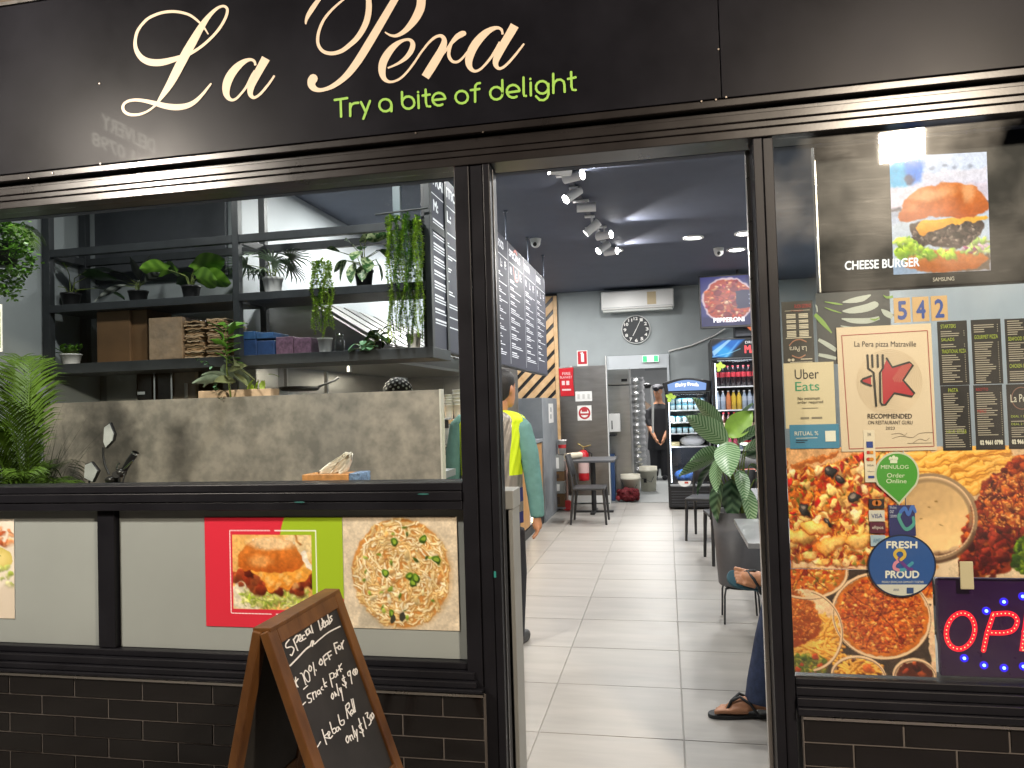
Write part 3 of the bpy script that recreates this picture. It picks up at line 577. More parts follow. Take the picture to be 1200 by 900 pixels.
words(([[(95, 356), (205, 341)], [(147, 350), (151, 503)], [(230, 388), (232, 497)], [(231, 430), (243, 398), (268, 384), (302, 382)], [(325, 375), (366, 458)], [(404, 366), (347, 522)]], [circ(540, 403, 54), [(594, 400), (594, 456)]],
       [[(685, 287), (687, 375)], circ(741, 380, 54), [(828, 315), (833, 428)], [(827, 287), (828, 289)], [(893, 265), (896, 380), (906, 412), (933, 414)], [(867, 318), (930, 310)], [(958, 358), (1066, 346)]+circ(1010, 350, 56, -.05, -5.3, 14)]), a4)
words(([circ(85, 332, 55), [(245, 208), (222, 212), (206, 230), (203, 260), (203, 373)], [(165, 270), (241, 261)]],
       [circ(389, 298, 55), [(441, 182), (444, 296)], [(482, 292), (592, 278)]+circ(537, 281, 56, -.05, -5.3, 14), [(627, 160), (629, 300), (634, 322), (650, 322)], [(690, 205), (692, 318)], [(688, 172), (688, 174)], circ(791, 246, 55), [(846, 215), (847, 305), (835, 338), (805, 359), (770, 357), (738, 325)],
        [(888, 127), (890, 296)], [(890, 235), (900, 200), (925, 180), (955, 178), (980, 195), (987, 225), (989, 286)], [(1045, 112), (1049, 240), (1058, 268), (1086, 270)], [(1018, 172), (1085, 159)]]), a5)
scr = MB(); scr.cyl((0, 0, 0), (0, -.003, 0), .0038, .003, 10); sme = scr.mesh('screw', mat('screw_head', (.35, .3, .26), .4, metal=1))
for x, y in ((118, 192), (487, 156), (839, 117), (851, 114), (566, 155), (842, 58), (117, 98), (62, 203), (34, 209), (822, 119)):
    p = at(x, y, YF); place(sme, 'screw', t, Matrix.Translation(p-wpos(t)))
# shopfront frame
fr = thing('shopfront_frame', 'black aluminium frame of the shopfront with door posts, rail and mullion', 'window frame', (0, 0, 0))
def bar(name, x0, x1, y0, y1, z0, z1, m=None, bev=.003, parent=None):
    m = m or (header_alu if name.startswith('header') else black_alu)
    mb = MB(); mb.box(x0, x1, y0, y1, z0, z1); return mb.build(name, m, parent or fr, bev=bev)
XL, XR = -4.4, 3.2
bar('header_cover', XL, XR, -.048, .09, 2.494, 2.520)
bar('header_channel', XL, XR, -.012, .088, 2.467, 2.492)
bar('header_beam', XL, XR, -.044, .09, 2.437, 2.465); bar('header_beam', XL, XR, -.042, .09, 2.414, 2.435); bar('header_beam', XL, XR, -.040, .09, 2.382, 2.412)
bar('door_post', -.728, -.672, -.036, .1, 0, 2.380); bar('door_post', -.670, -.622, -.030, .098, 0, 2.380); bar('door_post', -.620, -.594, -.038, .075, 0, 2.380)
bar('door_post', .316, .346, -.036, .1, 0, 2.380); bar('door_post', .348, .382, -.030, .098, 0, 2.380)
bar('jamb_strip', .300, .314, .05, .085, 0, 2.37, trim_m, .001); bar('jamb_strip', -.5935, -.590, .0, .012, 0, 2.37, header_alu, .001)
bar('mullion', -2.255, -2.178, -.012, .09, .592, 1.136)
bar('rail', XL, -.730, -.040, .1, 1.208, 1.237); bar('rail', XL, -.730, -.044, .1, 1.172, 1.206); bar('rail', XL, -.730, -.038, .098, 1.138, 1.170)
bar('window_sill', XL, -.730, -.022, .09, .566, .590); bar('window_sill', XL, -.700, -.045, .09, .537, .564); bar('window_sill', XL, -.690, -.060, .09, .513, .535); bar('window_sill', XL, -.668, -.068, .09, .498, .511)
bar('window_sill', .384, XR, -.022, .09, .560, .583); bar('window_sill', .384, XR, -.034, .09, .530, .558); bar('window_sill', .384, XR, -.050, .09, .500, .528); bar('window_sill', .384, XR, -.058, .09, .474, .498)
bar('header_beam', .384, XR, -.010, .06, 2.384, 2.381+.0+.03, black_alu, .001)
bar('scratched_mark', -.62+.0, -.612, -.0395, -.0385, .9, .922, mat('teal_paint_fleck', hexc('2c8078'), .5), 0)
for x, y in ((195, 0), (0, 0)): pass
fleck = mat('teal_fleck', hexc('2c6460'), .5)
for x, y in ((351, 588.5), (496, 579)):
    p = at(x, y, -.046); mb = MB(); mb.add([p+V((.022*cos(a), 0, .003*sin(a))) for a in np.linspace(0, 2*pi, 13)[:-1]], [tuple(range(12))]); mb.build('paint_fleck', fleck, fr)
# threshold
mb = MB(); mb.box(-.58, .30, -.05, .12, -.02, .008); mb.build('door_threshold', trim_m, fr)
# glass
g_clear = glassmat('clear_window_glass', f=.8, boost=.0)
g_smear = glassmat('smeared_window_glass', f=1.0, rough=.02, boost=.0, smear=.09, scale=(.8, 1, .8))
t = thing('clear_window_pane', 'clear glass pane of the large left shop window above the black rail', 'window pane', (-2.5, .02, 1.24))
mb = MB(); mb.box(XL, -.730, .016, .022, 1.238, 2.381); mb.build('glass', g_clear, t)
t = thing('smeared_window_pane', 'scratched smeared glass pane right of the doorway in front of the posters', 'window pane', (1.4, -.006, .585))
mb = MB(); mb.box(.384, XR, -.006, -.002, .585, 2.381); mb.build('glass', g_smear, t)
for lab, a, b in (('frosted lower pane left of the black mullion', XL, -2.260), ('frosted lower pane between mullion and door post, behind the burger poster', -2.171, -.730)):
    t = thing('frosted_pane', lab, 'window pane', ((a+b)/2, .02, .592)); mb = MB(); mb.box(a, b, .012, .022, .592, 1.136); mb.build('frosted_glass', frost_m, t)
# tiled plinths
def plinth(lab, x0, x1, ztop, xs, first, yf=-.062):
    t = thing('tiled_plinth', lab, 'tiled wall', ((x0+x1)/2, 0, 0))
    mb = MB(); mb.box(x0, x1, yf+.0035, .09, -.02, ztop); mb.build('grout_bed', grout_m, t)
    mb = MB(); mb.box(x0, x1, yf-.008, yf+.0055, ztop+.0005, ztop+.009); mb.build('top_trim', trim_m, t)
    P, Hh, g = .302, .0755, .0045; cache = {}
    row = 0; z = ztop
    while z > 0:
        h = min(Hh-g, z-.002); off = xs + (P/2 if row % 2 == first else 0)
        k = math.floor((x0-off)/P)
        while off+k*P < x1:
            a = max(x0+.002, off+k*P+g/2); b = min(x1-.002, off+(k+1)*P-g/2); k += 1
            if b-a < .015 or h < .01: continue
            key = (round(b-a, 4), round(h, 4))
            if key not in cache:
                m_ = MB(); w2, h2, e = (b-a)/2, h/2, .002
                m_.add([(-w2, .0035, -h2), (w2, .0035, -h2), (w2, .0035, h2), (-w2, .0035, h2), (-w2+e, 0, -h2+e), (w2-e, 0, -h2+e), (w2-e, 0, h2-e), (-w2+e, 0, h2-e)], [(4, 5, 6, 7), (0, 1, 5, 4), (1, 2, 6, 5), (2, 3, 7, 6), (3, 0, 4, 7)])
                cache[key] = m_.mesh('tile', tile_m)
            mt = Matrix.Translation(V(((a+b)/2, yf+R.uniform(-.0006, .0006), z-g/2-h/2))-t.location) @ Matrix.Rotation(R.uniform(-.004, .004), 4, 'Z') @ Matrix.Rotation(R.uniform(-.003, .003), 4, 'X')
            place(cache[key], 'tile', t, mt)
        z -= Hh; row += 1
    return t
plinth('low wall of black glazed brick tiles under the left window, behind the chalkboard', -3.6, -.664, .487, -2.628, 1)
mb = MB(); mb.box(-.663, -.655, -.07, .0, 0, .497)
plr = plinth('low wall of black glazed brick tiles under the poster window, right of the door', .398, 2.3, .463, .398, 1, -.052)
# film ledge behind the lower windows
t = thing('window_ledge', 'pale grey window counter behind the frosted panes, its end beside the left door post', 'counter', (-1.2, .22, 0))
mb = MB(); mb.box(-3.6, -.572, .105, .245, 1.12, 1.19); mb.build('ledge_top', pale_panel, t, bev=.003)
mb = MB(); mb.box(-.592, -.576, .107, .24, .0, 1.118); mb.build('end_panel', pale_panel, t, bev=.002)
mb = MB(); mb.box(-3.6, -.594, .22, .235, .0, 1.118); mb.build('back_panel', pale_panel, t)

# ------------------------------------------------------------------ posters in the left window
YP = .0105
def quadfn(pts, Y):
    a, b, c, d = [at(*p, Y) for p in pts]  # TL TR BL BR
    return lambda u, v: (a*(1-u)+b*u)*(1-v)+(c*(1-u)+d*u)*v
def sheet(name, label, cat, x0, z1, x1, z0, Y, m, th=.0015, group=None, part='sheet'):
    t = thing(name, label, cat, (x0, Y, z0), group); mb = MB(); mb.box(x0, x1, Y, Y+th, z0, z1); mb.build(part, m, t); return t
def rfn(x0, z1, x1, z0, Y): return lambda u, v: V((x0+(x1-x0)*u, Y, z1+(z0-z1)*v))
def picture_poster(name, label, x0, z1, x1, z0, Y, cv, m=print_m, part='printed_picture', group=None):
    t = sheet(name, label, 'poster', x0, z1, x1, z0, Y, paper_w, group=group, part='backing_sheet'); cv.panel(part, rfn(x0, z1, x1, z0, Y), m, t, (0, -.0008, 0)); return t
picture_poster('burger_poster', 'red and green poster with a cheeseburger photo in the left window', -1.789, 1.106, -1.212, .684, .0095, cv_burger_poster())
picture_poster('pasta_poster', 'poster of creamy pasta with green herbs, right of the red and green one', -1.210, 1.108, -.765, .694, .0093, cv_pasta())
picture_poster('salad_poster', 'cream poster of a salad plate cut off at the left edge of the photo', -2.93, 1.100, -2.668, .690, .0093, cv_corner())

# ------------------------------------------------------------------ chalkboard A-frame on the pavement
H0 = .95
T1 = atz(308, 740, H0); T2 = atz(392.4, 691, H0); T2 = V((T1.x, T2.y, H0)); T1 = V((T1.x, T1.y, H0))
cx, cyv = T1.x, (T1.y+T2.y)/2; hw = (T2.y-T1.y)/2
t = thing('chalkboard_sign', 'wooden A-frame chalkboard with white handwritten special deals standing on the pavement', 'chalkboard', (cx, cyv, 0))
SPF, SPR = .345, .21
def aleaf(nm, sgn, sp, xo):
    top = V((cx+xo, cyv, H0)); bot = V((cx+xo+sgn*sp, cyv, 0)); up = (top-bot).normalized(); side = V((0, 1, 0)); nrm = side.cross(up)*(1 if sgn > 0 else -1)
    if nrm.x*sgn < 0: nrm = -nrm
    L = (top-bot).length; W2 = hw
    def seg(name, u0, u1, s0, s1, th, off, m, b=.003, mitre=None):
        m_ = MB(); c = [bot+up*u+side*s for u, s in ((u0, s0), (u0, s1), (u1, s1), (u1, s0))]
        m_.slab([p+nrm*off for p in c], -nrm*th); return m_.build(name, m, t, bev=b)
    fw = .045; lo = L*.43
    seg('frame_stile', 0, L, -W2, -W2+fw, .024, 0, board_wood); seg('frame_stile', 0, L, W2-fw, W2, .024, 0, board_wood)
    seg('frame_rail', L-fw, L-.0005, -W2+fw+.0006, W2-fw-.0006, .022, -.0005, board_wood); seg('frame_rail', lo, lo+fw, -W2+fw+.0006, W2-fw-.0006, .022, -.0005, board_wood)
    seg('chalk_panel', lo+fw-.004, L-fw+.004, -W2+fw-.004, W2-fw+.004, .006, -.009, chalk_m, 0)
    return top, nrm
tp, nf = aleaf('front', 1, SPF, .012)
aleaf('rear', -1, SPR, -.03)
mb = MB(); mb.box(cx-.034, cx+.016, cyv-hw+.01, cyv+hw-.01, H0-.006, H0+.006); mb.build('top_strip', board_wood, t, bev=.002)
mb = MB(); mb.tube([(cx+.012+SPF*.55, cyv-hw+.03, H0*.45), (cx-.03-SPR*.55, cyv-hw+.03, H0*.45)], .004, 6); mb.build('stay_bar', black_metal, t)
cf = pix(p=tp-nf*.009, n=nf); LC = nf*.0016
mb = MB(); c6 = sub(cf, 320, 690, 8.0); c7 = sub(cf, 340, 770, 6.923)
for s in ([(145, 480), (115, 520), (120, 555), (165, 545), (190, 570), (170, 625), (155, 620)], [(185, 475), (225, 580)], [(188, 482), (215, 440), (235, 455), (215, 505)], [(225, 490), (255, 465), (250, 430), (235, 450), (245, 495), (275, 480)], [(290, 435), (270, 445), (275, 480), (300, 465)], [(298, 400), (315, 440)], [(287, 352), (288, 354)],
          [(330, 375), (305, 395), (315, 430), (335, 415), (330, 385), (350, 415)], [(345, 325), (368, 415)], [(410, 265), (440, 390)], [(410, 265), (450, 280), (465, 340), (440, 390)], [(455, 345), (475, 315), (465, 300), (455, 330), (475, 362), (490, 345)], [(500, 300), (485, 325), (495, 345), (510, 325), (503, 300), (520, 335)], [(495, 210), (530, 325)], [(545, 255), (528, 270), (548, 290), (530, 318)],
          [(155, 722), (230, 645), (300, 570), (345, 537)], [(345, 537), (358, 490), (368, 500), (362, 545), (375, 485), (378, 522), (420, 485), (500, 420), (560, 385), (622, 355)],
          [(565, 515), (590, 610)], [(565, 515), (595, 505)], [(575, 560), (600, 550)], [(610, 535), (605, 560), (622, 570), (632, 548), (615, 535)], [(635, 510), (650, 565)], [(640, 530), (655, 487)],
          [(440, 660), (428, 700), (445, 715), (460, 690), (442, 662)], [(465, 640), (485, 720)], [(465, 640), (495, 610)], [(475, 680), (500, 655)], [(505, 605), (525, 665)], [(505, 605), (535, 585)], [(515, 640), (540, 622)]):
    ribbon(mb, s, 12.5 if s[0] != (155, 722) else 15, c6, LC, k=3)
for s in ([(78, 135), (95, 140), (122, 225)], [(118, 110), (108, 150), (135, 200), (155, 190), (145, 130), (118, 110)], [(182, 45), (197, 150)], [(152, 70), (147, 105), (163, 115), (168, 85), (152, 72)], [(205, 105), (206, 112)], [(105, 262), (135, 235)], [(20, 178), (58, 245)], [(60, 178), (20, 235)], [(40, 165), (45, 250)], [(92, 395), (118, 368)],
          [(160, 295), (135, 310), (140, 335), (165, 338), (165, 365), (145, 372)], [(175, 290), (187, 345)], [(177, 305), (198, 280), (208, 325)], [(228, 270), (214, 285), (225, 305), (238, 290), (232, 268), (245, 300)], [(255, 242), (247, 262), (264, 268)], [(262, 175), (278, 245)], [(290, 205), (270, 225), (292, 240)],
          [(315, 140), (338, 245)], [(318, 140), (345, 130), (350, 165), (325, 180)], [(358, 135), (350, 155), (365, 165), (372, 145), (362, 132)], [(372, 105), (382, 150)], [(376, 118), (392, 100)], [(390, 70), (406, 120)], [(412, 55), (394, 90), (416, 100)],
          [(338, 295), (330, 325), (343, 342), (348, 312), (338, 297)], [(355, 285), (365, 320)], [(360, 292), (374, 310)], [(372, 220), (390, 315)], [(395, 255), (408, 290)], [(408, 250), (424, 355)],
          [(440, 165), (418, 180), (430, 200), (450, 207), (442, 235), (420, 225)], [(425, 150), (450, 250)], [(482, 112), (462, 130), (470, 155), (485, 140), (480, 112), (496, 218)], [(512, 100), (505, 130), (522, 150), (528, 120), (512, 100)], [(528, 95), (520, 125), (535, 142), (540, 112), (528, 95)],
          [(218, 730), (240, 690)], [(255, 590), (290, 710)], [(300, 620), (272, 650), (322, 662)], [(312, 640), (318, 612), (303, 608), (305, 640), (322, 658), (338, 640)], [(318, 530), (345, 620), (370, 600), (357, 578), (337, 592)], [(378, 570), (365, 590), (380, 605), (390, 582), (383, 565), (402, 590)], [(385, 470), (405, 550), (432, 545), (430, 512), (405, 522)],
          [(445, 395), (462, 500)], [(445, 400), (470, 372), (475, 410), (458, 430), (492, 480)], [(495, 430), (485, 452), (500, 465), (506, 438), (495, 430)], [(492, 345), (515, 452)], [(505, 340), (524, 445)],
          [(458, 640), (448, 670), (463, 698), (472, 668), (458, 642)], [(475, 640), (490, 680)], [(480, 655), (493, 632), (507, 668)], [(500, 560), (520, 652)], [(520, 600), (532, 640)], [(536, 590), (542, 685)],
          [(575, 540), (555, 560), (565, 580), (587, 592), (580, 615), (560, 610)], [(552, 500), (592, 645)], [(590, 490), (613, 582)], [(605, 462), (625, 450), (622, 490), (645, 502), (650, 535), (635, 555)], [(648, 470), (643, 498), (655, 518), (662, 492), (648, 470)], [(660, 455), (656, 482), (668, 500), (674, 474), (660, 455)]):
    ribbon(mb, s, 9.3, c7, LC, k=3)
mb.build('chalk_writing', chalk_w, t)
# ------------------------------------------------------------------ right window: posters, stickers, screens
def bx(name, label, cat, px4, Y, m, th=.0012, group=None, part='sheet'):
    """sheet from pixel corners TL, BR on the pane plane"""
    a = at(px4[0], px4[1], Y); b = at(px4[2], px4[3], Y); t = sheet(name, label, cat, a.x, a.z, b.x, b.z, Y, m, th, group, part)
    t['_r'] = 0; del t['_r']
    return t, rfn(a.x, a.z, b.x, b.z, Y)
B = lambda h: mat('ink_'+h, hexc(h), .5)
_ink = {}
def ink(h):
    if h not in _ink: _ink[h] = mat('print_ink_'+h, hexc(h), .5)
    return _ink[h]
def prn(name, t, col, fn=None, items=(), texts=(), lift=.0016, emis=None):
    """one printed part: polygons (drawing units) and texts (s,x0,y0,x1,y1)"""
    mb = MB(); L = (0, -lift, 0)
    for p in items: poly(mb, p, fn, L)
    for s in texts: text(mb, *([s[0], fn]+list(s[1:5])), L, *(s[5:6]))
    return mb.build(name, emis or ink(col), t)
R4 = lambda x0, y0, x1, y1: [(x0, y0), (x1, y0), (x1, y1), (x0, y1)]
YG = .012
t = picture_poster('pizza_poster', 'large poster close up of a pizza with olives, below the certificate', .390, 1.336, .752, .934, .0135, cv_bigpizza(), print_matt)
t = picture_poster('chicken_poster', 'large poster of grilled chicken, chips and a bowl of cream sauce above the neon sign', .752+.003, 1.332, 1.112, .912, .0137, cv_chicken(), print_matt)
t = picture_poster('pizza_selection_poster', 'lower poster of round pizzas, chips and a crumbed burger beside the neon sign', .378, .932, .822, .590, .0139, cv_pizzas(), print_matt)
# takeaway menu (upside-down copy of the shop's leaflet)
t, f = bx('takeaway_menu', 'narrow black takeaway menu taped upside down beside the door post', 'menu', (915.5, 354, 955, 426), .010, ink('2b2724'))
prn('red_heading', t, 'b03a3a', f, texts=[('BUON GIORNO', .42, .05, .95, .11), ('PIZZA', .30, .14, .7, .16)])
prn('menu_lines', t, 'cfc6b4', f, items=[R4(.1, .145+k*.0, .9, .152+k*.0) for k in range(1)]+[R4(x, y, x+.3, y+.018) for y in (.2, .225, .25, .3, .325, .37, .395, .42, .47, .495, .52, .545) for x in (.14, .54)]+[R4(.1, .575, .92, .59)])
mb = MB(); ribbon(mb, [(.2, .70), (.35, .63), (.55, .61), (.75, .65)], .02, f, (0, -.0016, 0)); ribbon(mb, [(.28, .86), (.5, .90), (.7, .86)], .02, f, (0, -.0016, 0)); mb.build('circle_logo', ink('a8745c'), t)
prn('logo_name', t, 'd8d0c2', f, texts=[('La Pera', .75, .80, .2, .72)]); prn('small_print', t, 'c9c0ae', f, items=[ell(.18, .93, .05, .022), ell(.3, .93, .05, .022), R4(.55, .915, .92, .93), R4(.2, .965, .92, .975)])
t, f = bx('delivery_app_card', 'cream card with black and green lettering under the narrow black menu', 'sticker', (918, 426, 980, 501), .0095, ink('d8c9a8'))
prn('dark_lettering', t, '2a2622', f, texts=[('Uber', .22, .10, .70, .25), ('No minimum', .26, .52, .70, .57), ('order required', .25, .58, .76, .64)]); prn('green_lettering', t, '3f9a72', f, texts=[('Eats', .22, .29, .70, .43)])
prn('small_print', t, '8a8170', f, items=[R4(.34, .69, .66, .70), R4(.3, .83, .47, .86), R4(.52, .83, .73, .86)])
t, f = bx('blue_loyalty_card', 'small blue card with white lettering at the foot of the cream card', 'sticker', (925, 498, 984, 525), .0088, ink('4585a8'))
prn('white_lettering', t, 'e8e6da', f, texts=[('RITUAL %', .1, .28, .58, .45)], items=[R4(.12, .55, .56, .57), R4(.72, .28, .93, .72)]); prn('small_print', t, '1d2a38', f, items=[R4(.12, .64, .36, .67), R4(.12, .72, .3, .75)])
# certificate
t, f = bx('certificate', 'large beige framed certificate with a red star and fork', 'certificate', (980, 384, 1098, 527.5), .0085, ink('dcc8ae'))
mb = MB(); f2 = pix(.0085)
c9 = sub(f2, 900, 330, 4.5)
for s in ([(388, 285), (840, 258)], [(840, 258), (875, 868)], [(875, 868), (428, 882)], [(428, 882), (388, 285)]): ribbon(mb, s, 3.5, c9, (0, -.0014, 0), False, False)
mb.build('red_border', ink('a83a3a'), t)
mb = MB()
for r_ in range(3, 20): 
    pts = [(640+r_*9*cos(a), 530+r_*9*sin(a)) for a in np.linspace(0, 2*pi, 49)]; ribbon(mb, pts, 1.3, c9, (0, -.0012, 0), False, False)
mb.build('ring_pattern', ink('c9b08e'), t)
prn('dark_lettering', t, '3a302c', c9, texts=[('La Pera pizza Matraville', 455, 315, 780, 352), ('RECOMMENDED', 525, 697, 758, 722, .6), ('ON RESTAURANT GURU', 527, 733, 762, 753), ('2023', 620, 765, 668, 781)])
star = [(486, 522), (545, 495), (622, 462), (628, 402), (650, 455), (745, 423), (762, 440), (755, 460), (710, 520), (772, 592), (762, 606), (740, 602), (665, 590), (615, 655), (600, 640), (603, 560), (545, 552)]
mb = MB(); poly(mb, [(625, 410), (655, 450), (748, 424), (764, 440), (712, 520), (772, 590), (755, 606), (665, 588), (615, 650), (606, 640), (600, 470)], c9, (0, -.0016, 0)); poly(mb, [(492, 524), (542, 500), (544, 548)], c9, (0, -.0016, 0)); mb.build('red_star', ink('b3202e'), t)
mb = MB()
for s in ([(625, 405), (655, 452), (745, 425), (764, 440), (712, 520), (772, 590), (758, 606), (665, 588), (618, 650), (600, 650), (592, 635), (590, 480), (606, 455), (604, 388)], [(524, 388), (528, 458), (556, 480), (570, 655)], [(548, 388), (551, 450)], [(577, 388), (579, 450)], [(543, 498), (500, 514), (490, 524), (502, 534), (543, 549)]):
    ribbon(mb, s, 11, c9, (0, -.0020, 0), False)
mb.build('fork_outline', ink('1a1614'), t)
mb = MB()
for s in ([(650, 805), (690, 800), (720, 810), (730, 800)], [(655, 828), (700, 815), (760, 822), (800, 800), (868, 795)], [(765, 850), (800, 830), (830, 838), (850, 825)], [(735, 853), (862, 850)]): ribbon(mb, s, 2, c9, (0, -.0014, 0))
mb.build('signature', ink('5a4c40'), t)
# tape corners and number plates
t = thing('street_number', 'three beige tiles reading 542 above the certificate', 'house number', at(1046, 378, .009))
for k, ch in enumerate('542'):
    a = at(1047+k*21.8, 349.5-k*1.2, .009); b = at(1067.5+k*21.8, 377.5-k*1.2, .009)
    mb = MB(); mb.box(a.x, b.x, .009, .012, b.z, a.z); o = mb.build('number_tile', ink('c9a474'), t)
    mb = MB(); text(mb, ch, rfn(a.x, a.z, b.x, b.z, .009), .24, .16, .76, .86, (0, -.001, 0), .03); mb.build('numeral', ink('2d4a9a'), o)
# black menus
def menu(label, px4, cols, heads, seed, extra=()):
    t, f = bx('menu_sheet', label, 'menu', px4, .0105, ink('1d191c')); rr = random.Random(seed)
    its = []; nl = 0
    for cx0, cx1, ylist in cols:
        y = ylist[0]
        while y < ylist[1]:
            if not any(h[1] == cx0 and h[2]-.03 < y < h[4]+.02 for h in heads): 
                its.append(R4(cx0, y, cx0+(cx1-cx0)*rr.uniform(.4, .85), y+.014)); its.append(R4(cx1-.03, y, cx1-.005, y+.014))
            y += .034
    prn('menu_lines', t, 'a49c90', f, items=its)
    prn('menu_headings', t, 'a8b848', f, texts=[(h[0], h[1]+.01, h[2], h[3], h[4]) for h in heads])
    return t, f
hd = [('STARTERS', .10, .05, .62, .11), ('SALADS', .10, .26, .55, .31), ('TRADITIONAL PIZZA', .10, .44, .92, .50)]
menu('black menu sheet headed Starters, Salads and Traditional pizza, upper row left', (1098, 377, 1136.5, 451), [(.10, .9, (.12, .97))], hd, 1)
menu('black menu sheet headed Gourmet pizza, upper row middle', (1137.5, 375, 1176, 449.5), [(.08, .9, (.08, .97))], [('GOURMET PIZZA', .08, .24, .88, .30)], 2)
menu('black menu sheet headed Seafood pizza and Chicken, upper row at the photo edge', (1177, 374, 1215, 448.5), [(.08, .9, (.03, .97))], [('SEAFOOD PIZZA', .08, .28, .9, .34), ('CHICKEN & MEAT', .08, .70, .9, .76)], 3)
menu('black menu sheet headed Pasta and Halal kebab, lower row left', (1102, 452.5, 1139.5, 527.5), [(.08, .95, (.12, .97))], [('PASTA', .25, .04, .6, .10), ('HALAL KEBAB', .12, .68, .82, .74)], 4)
t, f = menu('black menu sheet with red headings and a phone number, lower row middle', (1140.5, 451.5, 1178, 526.5), [(.08, .95, (.12, .78))], [], 5)
prn('red_headings', t, 'a8242c', f, texts=[('RISOTTO', .08, .045, .5, .09), ('MEALS', .1, .38, .4, .43)], lift=.0022); prn('phone_number', t, 'd8d4c8', f, texts=[('02 9661 0798', .14, .86, .92, .92, .008)])
t, f = menu('black menu sheet with the round shop logo and family deals, lower row right', (1179, 450.5, 1217, 525.5), [(.1, .9, (.50, .82))], [('DEAL 1 $39', .1, .48, .7, .52), ('DEAL 2 $49', .1, .60, .7, .64)], 6)
mb = MB(); ribbon(mb, circ(.5, .22, .34, .5, 5.8, 20), .03, lambda x, y: f(x, .22+(y-.22)*.5), (0, -.0018, 0), False); mb.build('circle_logo', ink('7c5a50'), t)
prn('logo_name', t, 'd8d4c8', f, texts=[('La Pera', .12, .16, .85, .28)], lift=.0024); prn('phone_number', t, 'd8d4c8', f, texts=[('02 9661 0798', .10, .86, .9, .92, .008)])
# leaf patterned film
t, f = bx('leaf_film', 'dark window film with pale curved leaf stripes behind the certificate', 'window film', (955.5, 344, 1046, 424), .016, ink('33373d'))
mb = MB()
for pts in ([(395, 108, 4), (440, 100, 24), (500, 88, 30), (545, 68, 6)], [(395, 155, 6), (440, 152, 30), (520, 138, 40), (570, 118, 34), (582, 110, 8)], [(390, 195, 6), (450, 205, 26), (530, 205, 28), (590, 190, 18)], [(385, 232, 4), (450, 245, 14), (520, 245, 12), (600, 235, 4)], [(268, 305, 16), (320, 335, 24), (362, 362, 20)], [(268, 385, 16), (320, 395, 20), (362, 405, 16)], [(600, 145, 6), (625, 165, 30), (662, 185, 26)], [(250, 120, 4), (258, 132, 8), (262, 160, 4)]):
    ribbon(mb, pts, 0, c9, (0, .0145-.0085-.001, 0), cap=False)
mb.build('pale_leaf_stripes', ink('b4bcb8'), t)
mb = MB()
for pts in ([(300, 105, 4), (360, 115, 10), (395, 120, 4)], [(300, 135, 3), (340, 150, 8), (390, 165, 3)], [(248, 172, 20), (290, 215, 24), (338, 270, 6)], [(610, 70, 3), (630, 82, 12), (662, 78, 14)], [(540, 195, 4), (565, 200, 10), (592, 188, 4)]): ribbon(mb, pts, 0, c9, (0, .0145-.0085-.0016, 0), cap=False)
mb.build('green_leaf_stripes', ink('7da048'), t)
# payment strip, balloon, cards, round sticker
t, f = bx('payment_strip', 'narrow cream strip of payment logos overlapping the certificate foot', 'sticker', (1011.5, 504, 1027.5, 565), .0065, ink('e4d6bf'))
prn('blue_marks', t, '2b4390', f, items=[R4(.22, .22, .8, .34), R4(.25, .875, .8, .925)]); prn('red_marks', t, 'c23a2c', f, items=[ell(.36, .56, .2, .035), R4(.22, .40, .48, .46)], lift=.002); prn('orange_marks', t, 'd98a2c', f, items=[ell(.62, .56, .2, .035), R4(.52, .40, .8, .46)], lift=.0024)
prn('dark_marks', t, '3c3a44', f, texts=[('VISA', .2, .66, .8, .695), ('eftpos', .22, .78, .8, .81), (')))', .35, .05, .65, .12)])
p0 = at(1051, 592, .006)
t = thing('balloon_sticker', 'green drop shaped sticker with white Order Online lettering beside the certificate foot', 'sticker', p0)
f2 = sub(pix(.006), 910, 500, 4.5)
def drop(cx, cy, r, ty): return [(cx+r*cos(a), cy+r*sin(a)) for a in np.linspace(radians(145), radians(395), 30)]+[(cx+.02*r, ty)]
mb = MB(); D = [(635-910*0+0+118*cos(a), 250+118*sin(a)) for a in np.linspace(radians(150), radians(390), 30)]+[(648, 412)]
mb.slab([f2(*p) for p in D], (0, .0012, 0)); mb.build('white_edge', ink('c9cdb4'), t)
mb = MB(); D = [(635+108*cos(a), 250+108*sin(a)) for a in np.linspace(radians(150), radians(390), 30)]+[(646, 398)]; poly(mb, D, f2, (0, -.001, 0)); mb.build('green_face', ink('45992f'), t)
prn('white_lettering', t, 'dfe6cc', f2, items=[ell(600, 168, 9, 10, 12), ell(617, 162, 9, 11, 12), ell(632, 168, 9, 10, 12), R4(598, 172, 636, 192)], texts=[('MENULOG', 550, 202, 695, 222), ('Order', 582, 245, 675, 268), ('Online', 578, 275, 685, 298)])
for (lab, q, c1, c2, tx) in (('dark card sticker with two overlapping discs, top of the payment cards', (1018, 585, 1036.5, 596), '2e2426', 'c8722c', None), ('white card sticker with blue lettering, second of the payment cards', (1018, 598, 1037, 611), 'd4cfc4', '28408a', 'VISA'), ('maroon card sticker with pale lettering, third of the payment cards', (1019, 612, 1038, 625), '5c1c34', 'e0d6cc', 'eftpos'), ('pale blue card sticker, lowest of the payment cards', (1020, 627, 1038, 640), 'a8bccc', '6f93b4', 'AMEX')):
    t, f = bx('card_sticker', lab, 'sticker', q, .0068, ink(c1)); prn('card_mark', t, c2, f, items=[] if tx else [ell(.4, .4, .2, .3), ell(.62, .4, .2, .3)], texts=[(tx, .15, .3, .85, .7)] if tx else [])
t, f = bx('heart_sticker', 'dark blue sticker with a teal heart below the green drop', 'sticker', (1041, 592, 1073.5, 628), .0072, ink('2a2c66'))
